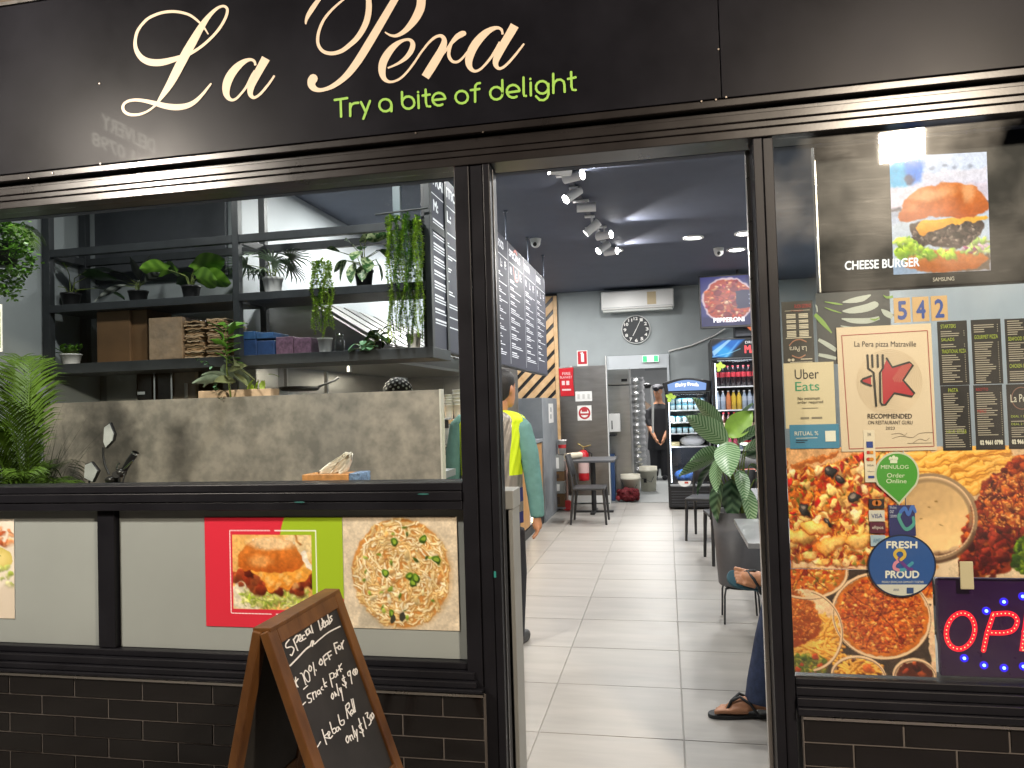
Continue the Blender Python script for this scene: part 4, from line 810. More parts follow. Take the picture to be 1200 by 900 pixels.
mb = MB(); ribbon(mb, [(.45, .25), (.38, .42), (.62, .78), (.92, .62), (.92, .42)], .12, f, (0, -.0014, 0)); mb.build('teal_heart', ink('4f9c94'), t)
mb = MB(); ribbon(mb, [(.45, .22), (.62, .1), (.74, .3), (.9, .05), (1.0, .2)], .12, f, (0, -.0018, 0)); mb.build('blue_heart', ink('3f6cc0'), t)
prn('white_lettering', t, 'c8cce0', f, texts=[('We love', .04, .02, .30, .12), ('our', .04, .16, .2, .26), ('customers', .04, .3, .3, .4)])
p0 = at(1057, 698, .0045)
t = thing('round_sticker', 'round blue sticker with white lettering and a rainbow ampersand above the neon sign', 'sticker', p0)
f2 = sub(pix(.0045), 910, 500, 4.5)
C0 = (661, 733)
mb = MB(); mb.slab([f2(*p) for p in ell(*C0, 181, 165, 48)], (0, .0012, 0)); mb.build('dark_rim', ink('15223f'), t)
mb = MB(); poly(mb, ell(*C0, 172, 157, 48), f2, (0, -.001, 0)); mb.build('blue_face', ink('2c5598'), t)
mb = MB(); poly(mb, [(C0[0]+172*cos(a), C0[1]+157*sin(a)) for a in np.linspace(radians(39), radians(141), 24)], f2, (0, -.0014, 0)); mb.build('white_foot', ink('d4d0c6'), t)
prn('white_lettering', t, 'e8e4da', f2, texts=[('FRESH', 580, 605, 740, 640, 2), ('PROUD', 575, 760, 750, 797, 2), ('PROUDLY SERVING OUR COMMUNITY TOGETHER', 555, 813, 775, 824)])
prn('foot_marks', t, '2c4a80', f2, items=[R4(685, 848, 722, 880)], texts=[('AHA', 615, 852, 645, 866)], lift=.002)
for s, c in (([(640, 700), (622, 672), (640, 650), (668, 655), (675, 680), (655, 700)], 'd8b24a'), ([(655, 700), (625, 720), (620, 745), (640, 755)], 'd88aa0'), ([(640, 755), (672, 752), (700, 730), (714, 718)], '4a9ab0'), ([(640, 690), (660, 715), (690, 745), (712, 752)], '6a3c8a')):
    mb = MB(); ribbon(mb, s, 17, f2, (0, -.002, 0)); mb.build('ampersand_stroke', ink(c), t)
# OPEN neon sign
t = thing('neon_open_sign', 'black LED sign reading OPEN in red dots ringed by blue lights', 'neon sign', (1.07, .03, .585))
a = at(1099.5, 679, .03)
mb = MB(); mb.box(.822+.018, 1.42, .03, .055, .588, .905); mb.build('casing', mat('purple_lit_board', (.030, .008, .05), .3, rvar=.1), t, bev=.006, seg=3)  # purple tint paints the LED glow onto the black board
fo = sub(pix(.0285), 920, 660, 3.75)
redL = emi('red_led', (1.0, .42, .16), 2.6); redG = emi('red_tube_glow', (1.0, .0, .02), 1.3); bluL = emi('blue_led', (.10, .2, 1.0), 8); bluH = emi('blue_halo_glow', (.02, .0, 1.0), 1.0)
OL = circ(771, 298, 62, 0, 2*pi, 40); OL = [(771+(p[0]-771)*1.0+ (298-p[1])*.13, 298+(p[1]-298)*1.28) for p in OL]
PL = [(872, 382), (888, 305), (915, 224)]; PL2 = [(915, 224), (990, 222), (1020, 250), (1005, 290), (965, 305), (892, 305)]
EL = [(1125, 225), (1062, 225), (1040, 382), (1110, 382)]; EL2 = [(1050, 300), (1108, 300)]; NL = [(1140, 382), (1165, 225), (1215, 382), (1240, 225)]
mb = MB(); dots = MB()
for s, sm in ((OL, 0), (PL, 0), (PL2, 1), (EL, 0), (EL2, 0), (NL, 0)):
    ribbon(mb, s, 23, fo, (0, -.0004, 0), bool(sm))
    P = cm(s, 6) if sm else [np.array(p) for p in s]
    acc = 0; last = P[0]; dots.ball(fo(*last), .0023, 8, 4, (1, .6, 1))
    for p, q in zip(P[:-1], P[1:]):
        d = np.hypot(*(q-p)); k = 0
        while acc+d-k >= 17.5:
            k += 17.5-acc; acc = 0; z = p+(q-p)*(k/d); dots.ball(fo(*z), .0023, 8, 4, (1, .6, 1))
        acc += d-k
mb.build('red_letters', redG, t); dots.build('red_light_dots', redL, t)
blues = [(885, 210), (962, 170), (1045, 146), (1135, 138), (1225, 146), (1310, 172), (788, 418), (875, 449), (963, 461), (1048, 454), (1140, 449), (1230, 430)]
bm = MB(); bm.ball((0, 0, 0), .0052, 10, 6, (1, .7, 1)); bme = bm.mesh('blue_light_dot', bluL); bm = MB(); bm.lathe((0, .0012, 0), [(.001, 0), (.0125, 0), (.015, -.0012)], 16, mtx=Matrix.Rotation(pi/2, 4, 'X')); bml = bm.mesh('blue_halo', bluH)  # dim glowing discs paint the halo around each blue LED
for x, y in blues: place(bml, 'blue_halo', t, Matrix.Translation(fo(x, y)-wpos(t))); place(bme, 'blue_light_dot', t, Matrix.Translation(fo(x, y)-wpos(t)))
t = thing('white_tag', 'small white plastic tag hanging over the neon sign top edge', 'tag', at(1133, 690, .004))
p = at(1124.5, 658, .004); q = at(1142, 691, .004); mb = MB(); mb.box(p.x, q.x, .004, .009, q.z, p.z); mb.build('tag_body', mat('cream_plastic', hexc('cdbd9c'), .45), t, bev=.003, seg=3)
# big television behind the glass
t = thing('window_television', 'large black television in the right window showing a cheese burger', 'television', (1.0, .14, 1.83))
p = at(955, 157, .14); q = at(958, 345, .14); xs = (p.x+q.x)/2
mb = MB(); mb.box(xs, 1.75, .14, .19, q.z+.004, 2.43); mb.build('housing', mat('tv_bezel', (.007, .006, .007), .55, spec=.25), t, bev=.006, seg=3)
mb = MB(); mb.box(xs+.3, 1.5, .19, .24, q.z+.1, 2.3); mb.build('back_cover', black_pl, t)
mb = MB(); mb.box(xs+.0, xs+.004, .134, .142, q.z+.006, 2.40); mb.build('edge_strip', trim_m, t)
a, b, c_, d = at(1042, 184, .139), at(1156, 178, .139), at(1047, 322, .139), at(1161, 317, .139)
cv_tvburger().panel('burger_image', lambda u, v: (a*(1-u)+b*u)*(1-v)+(c_*(1-u)+d*u)*v, vcmat('lit_screen_picture', .6, emis=1.2, spec=.1), t, (0, -.0012, 0))
mb = MB(); ft = pix(.139); text(mb, 'CHEESE BURGER', lambda x, y: ft(x, y-(x-990)*.052), 990, 306.5, 1077, 316.5, (0, -.003, 0), .35); mb.build('caption', emi('screen_white', (1, 1, 1), .95), t)
mb = MB(); text(mb, 'SAMSUNG', lambda x, y: ft(x, y-(x-1093)*.05), 1093, 325.5, 1118, 330, (0, -.002, 0)); mb.build('maker_name', ink('c9c4ba'), t)
mb = MB(); p = at(1128, 205, .6); 
# ------------------------------------------------------------------ inside: floor, walls, ceiling
mb = MB(); mb.box(-4.4, 2.6, .09, 16.2, -.2, -.006); flo = mb.build('interior_floor', mat('floor_grout', (.38, .37, .35), .8), kind='structure')
ftile = mat('pale_grey_porcelain', hexc('aca8a2'), .38, ndet=9, nscale=2.2, stretch=(.6, 3.5, 1), col2=hexc('96938e'), contrast=(.3, .7), rvar=.1, bump=.02, bscale=40, spec=.4)
cache = {}
TX, TY, TG = .653, .622, .0035
for i in range(-3, 4):
    for j in range(-1, 15):
        x0 = max(.024+i*TX, -1.95); x1 = min(.024+(i+1)*TX, 2.55); y0 = max(.195+j*TY, .125); y1 = min(.195+(j+1)*TY, 9.0)
        if x1-x0 < .05 or y1-y0 < .05: continue
        key = (round(x1-x0, 3), round(y1-y0, 3))
        if key not in cache:
            w2, h2, e = (x1-x0)/2-TG/2, (y1-y0)/2-TG/2, .002
            m_ = MB(); m_.add([(-w2, -h2, -.006), (w2, -h2, -.006), (w2, h2, -.006), (-w2, h2, -.006), (-w2+e, -h2+e, 0), (w2-e, -h2+e, 0), (w2-e, h2-e, 0), (-w2+e, h2-e, 0)], [(4, 5, 6, 7), (0, 1, 5, 4), (1, 2, 6, 5), (2, 3, 7, 6), (3, 0, 4, 7)])
            cache[key] = m_.mesh('floor_tile', ftile)
        place(cache[key], 'floor_tile', flo, Matrix.Translation(((x0+x1)/2, (y0+y1)/2, R.uniform(-.0004, .0004))))
mb = MB(); mb.box(-1.5, .9, 9.08, 16, -.005, 0); mb.build('back_room_floor', mat('back_room_floor_paint', hexc('8f9291'), .5, noise=.1), kind='structure')
mb = MB(); mb.box(-4.4, 2.6, .12, 9.3, 3.25, 3.35); mb.build('interior_ceiling', ceil_m, kind='structure')
mb = MB(); mb.box(-4.4, 2.6, .101, .14, 2.384, 3.245); mb.build('bulkhead_wall', ceil_m, kind='structure')
mb = MB(); mb.box(-4.4, -3.93, .12, 2.1, -.005, 3.248); mb.build('left_wall', wall_grey, kind='structure')
mb = MB(); mb.box(-4.4, -2.86, 2.02, 2.12, -.005, 3.248); mb.build('alcove_wall', wall_grey, kind='structure')
mb = MB(); mb.box(-2.96, -2.86, 2.12, 8.95, -.005, 3.248); mb.build('kitchen_side_wall', wall_light, kind='structure')
mb = MB(); mb.box(2.3, 2.4, .12, 8.95, -.005, 3.248); mb.build('right_wall', wall_grey, kind='structure')
mb = MB(); mb.box(-4.4, -.87, 8.95, 9.05, -.005, 3.248); mb.box(.05, 2.6, 8.95, 9.05, -.005, 3.248); mb.box(-.87, .05, 8.95, 9.05, 2.24, 3.248); mb.build('back_wall', wall_grey, kind='structure')
mb = MB(); mb.box(-1.6, -1.5, 9.06, 16, 0, 2.8); mb.box(.9, 1.0, 9.06, 16, 0, 2.8); mb.box(-1.6, 1.0, 16, 16.1, 0, 2.8); mb.build('back_room_walls', mat('back_room_paint', hexc('a4a5a7'), .6, noise=.05, nscale=2), kind='structure')
mb = MB(); mb.box(-1.6, 1.0, 9.06, 16.1, 2.8, 2.9); mb.build('back_room_ceiling', wall_light, kind='structure')
for a, b in ((-14, -4.42), (3.22, 14)):
    mb = MB(); mb.box(a, b, -.02, .3, 0, 2.52); mb.build('neighbour_wall', mat('neighbour_render', (.12, .11, .10), .7, noise=.2), kind='structure')
# street on the far side (only seen in reflections)
mb = MB(); mb.box(-14, 14, -18, -12.01, -.35, -.12); mb.build('road', mat('asphalt', (.05, .05, .05), .8, noise=.3), kind='structure')
# alcove panels
t = thing('alcove_panel', 'dark grey panel on the wall behind the left shelves', 'wall panel', (-3.6, 2.0, 2.6))
a = at(106, 300, 2.0); b = at(266, 300, 2.0); mb = MB(); mb.box(a.x, b.x, 1.985, 2.018, 2.46, 3.2); mb.build('board', mat('dark_board', hexc('4c4f54'), .5, noise=.08), t, bev=.003)
a = at(83, 300, 2.0); mb = MB(); mb.box(a.x, at(105, 300, 2).x-.003, 1.99, 2.018, 2.46, 3.2); mb.build('board', mat('mid_board', hexc('7b7f84'), .5, noise=.08), t, bev=.003)
# ------------------------------------------------------------------ shelf unit
SY0, SY1 = 1.50, 1.86
t = thing('shelf_unit', 'black steel shelf unit hanging behind the left window, filled with plants and boxes', 'shelf unit', (-2.6, 1.68, 1.8))
def sb(n, x0, x1, y0, y1, z0, z1): m_ = MB(); m_.box(x0, x1, y0, y1, z0, z1); return m_.build(n, shelf_m, t, bev=.002)
ups = [(-3.915, -3.862), (-2.563, -2.521), (-1.335, -1.300)]
for a, b in ups:
    sb('upright', a, b, SY0, SY0+.045, 1.865 if a < -1.4 else 1.80, 3.248); sb('upright', a, b, SY1-.045, SY1, 1.865, 3.248)
for z0, z1 in ((2.556, 2.604),):
    for (a, b) in ((ups[0][1], ups[1][0]), (ups[1][1], ups[2][0])):
        sb('rail', a+.001, b-.001, SY0+.002, SY0+.042, z0, z1); sb('rail', a+.001, b-.001, SY1-.042, SY1-.002, z0, z1)
    for a, b in ups: sb('cross_rail', a+.004, b-.004, SY0+.046, SY1-.046, z0, z1)
for (a, b) in ((ups[0][1], ups[1][0]), (ups[1][1], ups[2][0])):
    sb('shelf', a+.001, b-.001, SY0-.004, SY1-.002, 2.196, 2.243)
sb('shelf', -3.93, -1.299, SY0-.006, SY1-.002, 1.800, 1.863)
m_ = MB(); m_.box(-1.56, -1.515, SY0+.1, SY0+.13, 2.61, 3.24); m_.build('light_upright', mat('blue_grey_steel', hexc('6f7f86'), .4), t)
m_ = MB(); m_.tube([(-1.62, SY0-.03, 2.645), (-1.30, SY0-.03, 2.66)], .006, 8); m_.build('hanging_rod', shelf_m, t)
m_ = MB(); m_.box(-1.299, -1.285, 1.3, 1.9, 1.80, 2.6)
# ------------------------------------------------------------------ leaves
def leaf_mesh(name, L, W, m, shape='oval', droop=.3, fold=.12, nx=4, ny=8, wave=0, stem=0, seed=0):
    rr = random.Random(seed+int(L*1000)); mb = MB(); vs = []
    def wd(t):
        if shape == 'heart': return (sin(pi*min(1, t*1.0))**.55)*(1-t*.35)*1.15 if t < .999 else 0
        if shape == 'lance': return sin(pi*t**.8)**1.1
        return sin(pi*t**.85)**.75
    for i in range(ny+1):
        t_ = i/ny; w_ = W/2*max(.02, wd(t_) if 0 < i < ny else (.35 if shape == 'heart' and i == 0 else .02)); x = L*t_
        for j in range(-nx//2, nx//2+1):
            s = j/(nx/2); z = fold*W*abs(s)**1.3 - droop*L*t_*t_ + wave*W*sin(t_*9+s*3)*.5*abs(s)
            xb = x - (.12*L*abs(s)**2 if shape == 'heart' and i == 0 else 0)
            vs.append((xb, s*w_, z))
    n = nx+1; mb.add(vs, [(i*n+j, i*n+j+1, (i+1)*n+j+1, (i+1)*n+j) for i in range(ny) for j in range(nx)], True)
    return mb.mesh(name, m)
def veined(name, c1, c2, sc=38, c3=None):
    m = mat(name, c1, .35, spec=.5); t_ = NT(m); tc = t_.new('TexCoord'); sp = t_.new('SeparateXYZ'); t_.l(tc.outputs['Object'], sp.inputs[0])
    ab = t_.new('Math', operation='ABSOLUTE'); t_.l(sp.outputs[1], ab.inputs[0])
    mul = t_.new('Math', operation='MULTIPLY_ADD'); mul.inputs[1].default_value = -.9; t_.l(ab.outputs[0], mul.inputs[0]); t_.l(sp.outputs[0], mul.inputs[2])
    nz = t_.new('TexNoise', i_Scale=30.0); t_.l(tc.outputs['Object'], nz.inputs['Vector']); ad = t_.new('Math', operation='MULTIPLY_ADD'); ad.inputs[1].default_value = .012; t_.l(nz.outputs['Fac'], ad.inputs[0]); t_.l(mul.outputs[0], ad.inputs[2])
    s_ = t_.new('Math', operation='MULTIPLY'); s_.inputs[1].default_value = sc*2*pi/1.6; t_.l(ad.outputs[0], s_.inputs[0]); sn = t_.new('Math', operation='SINE'); t_.l(s_.outputs[0], sn.inputs[0])
    rp = t_.new('ValToRGB'); rp.color_ramp.elements[0].position = .1; rp.color_ramp.elements[1].position = 1.0; rp.color_ramp.elements[0].color = (*c1, 1); rp.color_ramp.elements[1].color = (*c2, 1)
    mr = t_.new('MapRange'); mr.inputs[1].default_value = -1; t_.l(sn.outputs[0], mr.inputs[0]); t_.l(mr.outputs[0], rp.inputs[0]); t_.l(rp.outputs[0], t_.b.inputs['Base Color'])
    return m
calathea = veined('striped_calathea_leaf', hexc('4d7646'), hexc('9fb892'), 74)
spotted = mat('cream_spotted_leaf', hexc('b9c79a'), .4, ndet=3, nscale=45, col2=hexc('2f5a2a'), contrast=(.45, .58))
silver = veined('silver_veined_leaf', hexc('2c302c'), hexc('9aa098'), 30)
big_green = veined('ribbed_green_leaf', hexc('5c8a2a'), hexc('7fae3c'), 26)
def orient(p, yaw, pitch, roll=0, s=1): return Matrix.Translation(p) @ Matrix.Rotation(yaw, 4, 'Z') @ Matrix.Rotation(-pitch, 4, 'Y') @ Matrix.Rotation(roll, 4, 'X') @ Matrix.Scale(s, 4)
def pot(parent, c, r0, r1, h, m, name='pot', soil=True):
    mb = MB(); mb.lathe(c, [(r0*.2, 0), (r0, 0), (r0, .003), (r1*.97, h*.86), (r1*1.03, h*.87), (r1*1.04, h), (r1*.93, h), (r1*.9, h*.85), (.001, h*.84)], 24); o = mb.build(name, m, parent)
    return o
def leafy(name, label, base, ptm, pr, ph, leaves, lmesh, group=None, lsc=1.22, stem=stem_m, cat='potted plant', pot_r2=None, rs=1):
    """leaves: list of (dx,dy,dz tip-of-stem, yaw deg, pitch deg, roll, scale, mesh index)"""
    t = thing(name, label, cat, base, group); pot(t, base, pr*.75, pr, ph, ptm)
    top = V(base)+V((0, 0, ph*.84)); rr = random.Random(rs)
    for (dx, dy, dz, yw, pt, rl, sc, mi) in leaves:
        tip = V(base)+V((dx, dy, dz)); mid = (top+tip)/2+V((-dx*.25, -dy*.25, abs(dz)*.12))
        mb = MB(); mb.tube([top+V((rr.uniform(-.01, .01), rr.uniform(-.01, .01), -.01)), mid, tip], [.0035, .003, .002], 6); mb.build('stem', stem, t)
        place(lmesh[mi], 'leaf', t, orient(tip-t.location, radians(yw), radians(pt), radians(rl), sc*lsc))
    return t
SZ = 2.244
bp = lambda x, z=SZ, Y=1.66: V((at(x, 340, Y).x, Y, z))
elm = [leaf_mesh('leaf', .16, .125, big_green, 'heart', .22, .08, 6, 8, .05), leaf_mesh('leaf', .15, .11, leaf_d, 'heart', .25, .08, 6, 8, .04)]
leafy('elephant_ear_plant', 'potted plant with broad dark round leaves and one bright leaf, leftmost on the middle shelf', bp(83), black_pl, .062, .10,
      [(-.06, .02, .30, 170, 20, 40, .75, 0), (-.16, -.02, .16, 190, -10, 20, 1.15, 1), (.12, 0, .20, 5, 5, -20, 1.2, 1), (.05, .08, .26, 60, 15, 0, 1.05, 1), (-.04, .1, .14, 120, 0, 0, 1.0, 1), (.16, .04, .13, 10, -10, 0, 1.1, 1)], elm, rs=1)
alo = [leaf_mesh('leaf', .17, .05, silver, 'lance', .35, .15, 4, 8), leaf_mesh('leaf', .16, .05, mat('near_black_leaf', hexc('2a2e2a'), .35, noise=.3), 'lance', .3, .15, 4, 8)]
leafy('silver_leaf_plant', 'potted plant with narrow silver-veined dark leaves, second on the middle shelf', bp(162), black_pl, .062, .085,
      [(-.07, -.03, .12, 200, -15, 30, .95, 0), (.07, -.03, .13, -20, 25, -30, 1.0, 0), (-.05, 0, .16, 165, 35, 20, 1.0, 1), (0, .02, .16, 90, 75, 0, 1.05, 1), (.02, -.02, .15, -75, 60, 0, .9, 1), (-.1, .03, .15, 160, 22, 0, .95, 1), (.05, .04, .17, 40, 45, 0, .95, 1), (.03, -.05, .13, -50, 10, 0, .8, 0)], alo, rs=2)
leafy('green_heart_leaf_plant', 'potted plant with big bright green heart leaves, third on the middle shelf', bp(224), black_pl, .058, .095,
      [(-.13, -.05, .20, 195, 8, 55, .85, 0), (-.07, -.04, .18, 150, 30, 60, .72, 0), (-.01, .04, .16, 160, -5, 50, .8, 1), (.05, -.04, .19, 20, 22, -60, 1.05, 0), (.08, -.06, .13, -10, -5, -60, 1.0, 0), (.11, -.03, .15, 15, -12, -50, .95, 0), (.03, .05, .2, 70, 30, 0, .8, 0)], elm, rs=3)
# fan palm
def fan_mesh(name, r, m, n=15, spread=240):
    mb = MB()
    for k in range(n):
        a = radians(-spread/2+spread*k/(n-1)); L = r*(1-.15*abs(k-(n-1)/2)/(n/2)); w_ = r*.045; d = V((cos(a), sin(a), 0)); s = V((-sin(a), cos(a), 0))
        p = [V((0, 0, 0)), d*L*.45+V((0, 0, .02*r)), d*L*.8-V((0, 0, .06*r)), d*L-V((0, 0, .22*r))]; ww = [w_*.4, w_*1.15, w_*.8, .0005]
        vs = [];
        for q, z in zip(p, ww): vs += [q-s*z, q+s*z]
        mb.add(vs, [(2*i, 2*i+1, 2*i+3, 2*i+2) for i in range(3)], True)
    return mb.mesh(name, m)
fan = [fan_mesh('leaf', .13, leaf_s), fan_mesh('leaf', .12, leaf_d)]
leafy('fan_palm', 'small fan palm in a white pot, fourth on the middle shelf', bp(320), white_pl, .062, .11,
      [(-.16, -.03, .20, 180, 0, 25, .95, 0), (-.08, -.04, .26, 150, 20, 0, .8, 0), (-.10, .05, .17, 200, -5, 0, 1.0, 1), (.02, -.05, .2, -20, 15, -40, .85, 0), (.10, .03, .24, 20, 15, -20, 1.0, 1), (.12, -.03, .17, -10, -15, -30, 1.05, 1), (0, .08, .22, 90, 30, 0, .9, 1), (-.02, -.07, .15, -90, -5, 0, .8, 0)], fan, rs=4)
spm = [leaf_mesh('leaf', .095, .06, spotted, 'oval', .3, .1, 4, 7, .05), leaf_mesh('leaf', .09, .055, leaf_d, 'oval', .3, .1, 4, 6)]
rr = random.Random(5)
leafy('spotted_leaf_plant', 'bushy plant with cream-spotted leaves in a black pot, fifth on the middle shelf', bp(427), black_pl, .058, .12,
      [(-.15, -.02, .24, 160, 30, 30, .8, 0), (-.12, .02, .19, 190, -30, 20, .9, 0), (-.06, -.03, .27, 130, 40, 40, .9, 0), (.0, -.05, .28, 40, 40, -40, 1.2, 0), (.03, -.03, .30, 20, 20, -50, 1.2, 0), (-.08, -.06, .17, 210, -55, 20, 1.1, 0), (-.03, -.07, .15, 250, -60, 0, 1.1, 0), (.04, -.06, .18, -60, -35, -20, 1.2, 0), (.09, -.04, .17, -20, -50, -30, 1.1, 0), (.10, 0, .23, 10, -20, -30, 1.0, 1), (.0, -.06, .22, -90, -20, 0, 1.1, 0), (-.04, .05, .25, 100, 40, 0, 1, 1), (.06, .05, .24, 60, 20, 0, 1, 1), (.02, -.05, .14, -80, -50, 0, 1, 0), (.11, -.03, .14, -10, -65, -20, .9, 1)], spm, rs=5)
# trailing string plants
tl = MB()
for k in range(5):
    a = k*2.4; z = k*.0022
    tl.add([(0, 0, z), (.008*cos(a)-.002*sin(a), .008*sin(a)+.002*cos(a), z+.002), (.013*cos(a), .013*sin(a), z-.002), (.008*cos(a)+.002*sin(a), .008*sin(a)-.002*cos(a), z+.002)], [(0, 1, 2, 3)])
def trailing(label, px0, px1, ytop, ybot, n, potpx, seed, Y=1.47, drape=0, poth=.09):
    rr = random.Random(seed); base = at(potpx, 400, 1.6); base.z = 1.864; t = thing('trailing_plant', label, 'potted plant', base)
    pot(t, base, .035, .045, poth, white_pl)
    for k in range(n):
        x = px0+(px1-px0)*(k+.5)/n; top = at(x, ytop+rr.uniform(-4, 6), Y+rr.uniform(-.05, .07)); bot = at(x+rr.uniform(-2, 2), ybot-rr.uniform(0, (ybot-ytop)*.28), Y); L = top.z-bot.z
        mb = MB(); pts = [top+V((sin(i*.9+k)*.006, cos(i*.7+k)*.006, -L*i/14)) for i in range(15)]; mb.tube(pts, .0016, 4); s = mb.build('strand', leaf_l, t)
        m2 = MB(); cnt = int(L/.0042)
        for i in range(cnt):
            u = i/cnt; p = pts[min(14, int(u*14))]+V((0, 0, -L*(u-int(u*14)/14)*.9))
            for q in range(4):
                a = rr.uniform(0, 2*pi); b = rr.uniform(-.5, .7); l = rr.uniform(.012, .024)*(1-.3*u); w_ = l*.36; d = V((cos(a)*cos(b), sin(a)*cos(b), sin(b))); sd = V((-sin(a), cos(a), 0))*w_
                m2.add([p, p+d*l*.5+sd, p+d*l, p+d*l*.5-sd], [(0, 1, 2, 3)])
        m2.build('foliage', leaf_l if rr.random() < .75 else leaf_g, t)
    return t
trailing('pale green trailing plant in a small white pot between fan palm and spotted plant', 364, 389, 306, 398, 10, 381, 11)
trailing('long curtain of lime green trailing stems hanging at the right end of the shelves', 452, 494, 254, 408, 18, 485, 12)
ivm = [leaf_mesh('leaf', .045, .038, leaf_d, 'heart', .3, .1, 4, 5), leaf_mesh('leaf', .045, .036, mat('blue_green_leaf', hexc('6d9a74'), .45, noise=.3, nscale=50), 'heart', .3, .1, 4, 5)]
base = at(441, 404, 1.56); base.z = 1.864; rr = random.Random(8)
leafy('ivy_plant', 'small dark ivy spilling over the lower shelf edge', base, black_pl, .035, .05,
      [(rr.uniform(-.04, .09), rr.uniform(-.06, .02), rr.uniform(.03, .13), rr.uniform(0, 360), rr.uniform(-40, 40), 0, rr.uniform(.8, 1.2), 0) for _ in range(22)]+[(rr.uniform(-.12, .02), -.08+rr.uniform(-.02, .02), rr.uniform(-.01, .05), rr.uniform(0, 360), rr.uniform(-30, 20), 0, 1.0, 1) for _ in range(14)], ivm, rs=8)
base = at(83, 403, 1.6); base.z = 1.864; rr = random.Random(9); scm = [leaf_mesh('leaf', .035, .022, leaf_g, 'oval', .1, .2, 2, 4)]
leafy('succulent_bowl', 'round white bowl of small green succulents on the lower shelf', base, white_pl, .065, .07, [(rr.uniform(-.05, .05), rr.uniform(-.05, .05), rr.uniform(.07, .11), rr.uniform(0, 360), rr.uniform(10, 80), 0, rr.uniform(.8, 1.3), 0) for _ in range(46)], scm, rs=9)
# ------------------------------------------------------------------ things on the lower shelf
def boxthing(name, label, cat, pxl, pxr, ytop, Y, z0, m, depth=.25, group=None, part='carton', flap=True):
    a = at(pxl, ytop, Y); b = at(pxr, ytop, Y); t = thing(name, label, cat, ((a.x+b.x)/2, Y+depth/2, z0), group)
    mb = MB(); mb.box(a.x, b.x, Y, Y+depth, z0, a.z); mb.build(part, m, t, bev=.004)
    if flap:
        mb = MB(); mb.box(a.x+.003, b.x-.003, Y+.005, Y+depth*.48, a.z+.001, a.z+.004); mb.build('flap', m, t); mb = MB(); mb.box(a.x+.003, b.x-.003, Y+depth*.51, Y+depth-.005, a.z+.001, a.z+.004); mb.build('flap', m, t)
    return t
boxthing('cardboard_box', 'tall brown carton on the lower shelf behind the white bowl', 'box', 113, 152, 366, 1.55, 1.864, carton)
boxthing('cardboard_box', 'narrower brown carton wedged between the tall carton and the wrapped bags', 'box', 153.5, 172, 364, 1.57, 1.864, mat('darker_carton', hexc('6b4e30'), .75, noise=.12, nscale=9))
wrap = mat('clear_plastic_wrap', hexc('9a8268'), .12, noise=.2, nscale=14, bump=.9, bscale=9, dist=.02, coat=1)
t = boxthing('wrapped_bag_bundle', 'bundle of paper bags in shiny clear plastic on the lower shelf', 'bundle', 174, 213, 373, 1.52, 1.864, wrap, .26, part='plastic_wrap', flap=False)
def bagstack(label, pxl, pxr, ytop, seed, Y=1.53):
    rr = random.Random(seed); a = at(pxl, ytop, Y); b = at(pxr, ytop, Y); t = thing('paper_bag_stack', label, 'bag stack', ((a.x+b.x)/2, Y+.12, 1.864), 'folded paper bags stacked on the lower shelf'); z = 1.866; n = int((a.z-1.866)/.011)
    for k in range(n):
        x0 = a.x+rr.uniform(0, .03); x1 = b.x-rr.uniform(0, .03); m_ = MB(); yy = Y+rr.uniform(-.01, .02); h = .008
        g = 8; top = []; bot = []
        for i in range(g+1):
            x = x0+(x1-x0)*i/g; w_ = sin(i*1.3+k)*.0025+rr.uniform(-.0012, .0012); bot.append((x, z+w_)); top.append((x, z+h+w_+rr.uniform(-.001, .001)))
        vs = [(p[0], yy, p[1]) for p in bot]+[(p[0], yy, p[1]) for p in top]+[(p[0], yy+.22, p[1]) for p in bot]+[(p[0], yy+.22, p[1]) for p in top]; q = g+1
        m_.add(vs, [(i, i+1, q+i+1, q+i) for i in range(g)]+[(q+i, q+i+1, 3*q+i+1, 3*q+i) for i in range(g)]+[(0, q, 3*q, 2*q), (g, 2*q+g, 3*q+g, q+g)])
        m_.build('folded_bag', kraft if k % 3 else mat('pale_kraft', hexc('c2a988'), .75, noise=.2, nscale=18) if k == 0 else _pk, t); z += .011
        if k == 0: globals()['_pk'] = bpy.data.materials['pale_kraft']
    return t
_pk = mat('pale_kraft', hexc('c2a988'), .75, noise=.2, nscale=18)
bagstack('stack of folded kraft bags beside the plastic wrapped bundle', 214.5, 238, 376, 3); bagstack('stack of folded kraft bags left of the blue boxes', 239.5, 266, 372, 4)
blue_box = mat('blue_printed_carton', hexc('39608f'), .45, noise=.25, nscale=18); navy_box = mat('navy_printed_carton', hexc('25406c'), .5, noise=.3, nscale=22); mauve = mat('mauve_foil_pack', hexc('6e5468'), .4, noise=.5, nscale=40)
za = at(300, 398, 1.55).z
for l, r_, yt, z0, m, g in ((280, 300.5, 399, 1.864, navy_box, 'left navy glove box of the bottom pair'), (301, 321, 399.5, 1.864, navy_box, 'right navy box of the bottom pair'), (279, 299, 389, za+.004, blue_box, 'left blue box stacked on the navy pair'), (300, 320, 390, za+.004, blue_box, 'right blue box stacked on the navy pair')):
    boxthing('small_box', g+' on the lower shelf', 'box', l, r_, yt, 1.55, z0, m, .2, flap=False, part='printed_carton')
boxthing('small_box', 'left mauve pack beside the blue boxes on the lower shelf', 'box', 323, 343, 395, 1.56, 1.864, mauve, .2, flap=False, part='printed_carton'); boxthing('small_box', 'right mauve pack beside the trailing plant on the lower shelf', 'box', 344, 364, 396, 1.56, 1.864, mauve, .2, flap=False, part='printed_carton')
base = at(398, 404, 1.6); base.z = 1.864
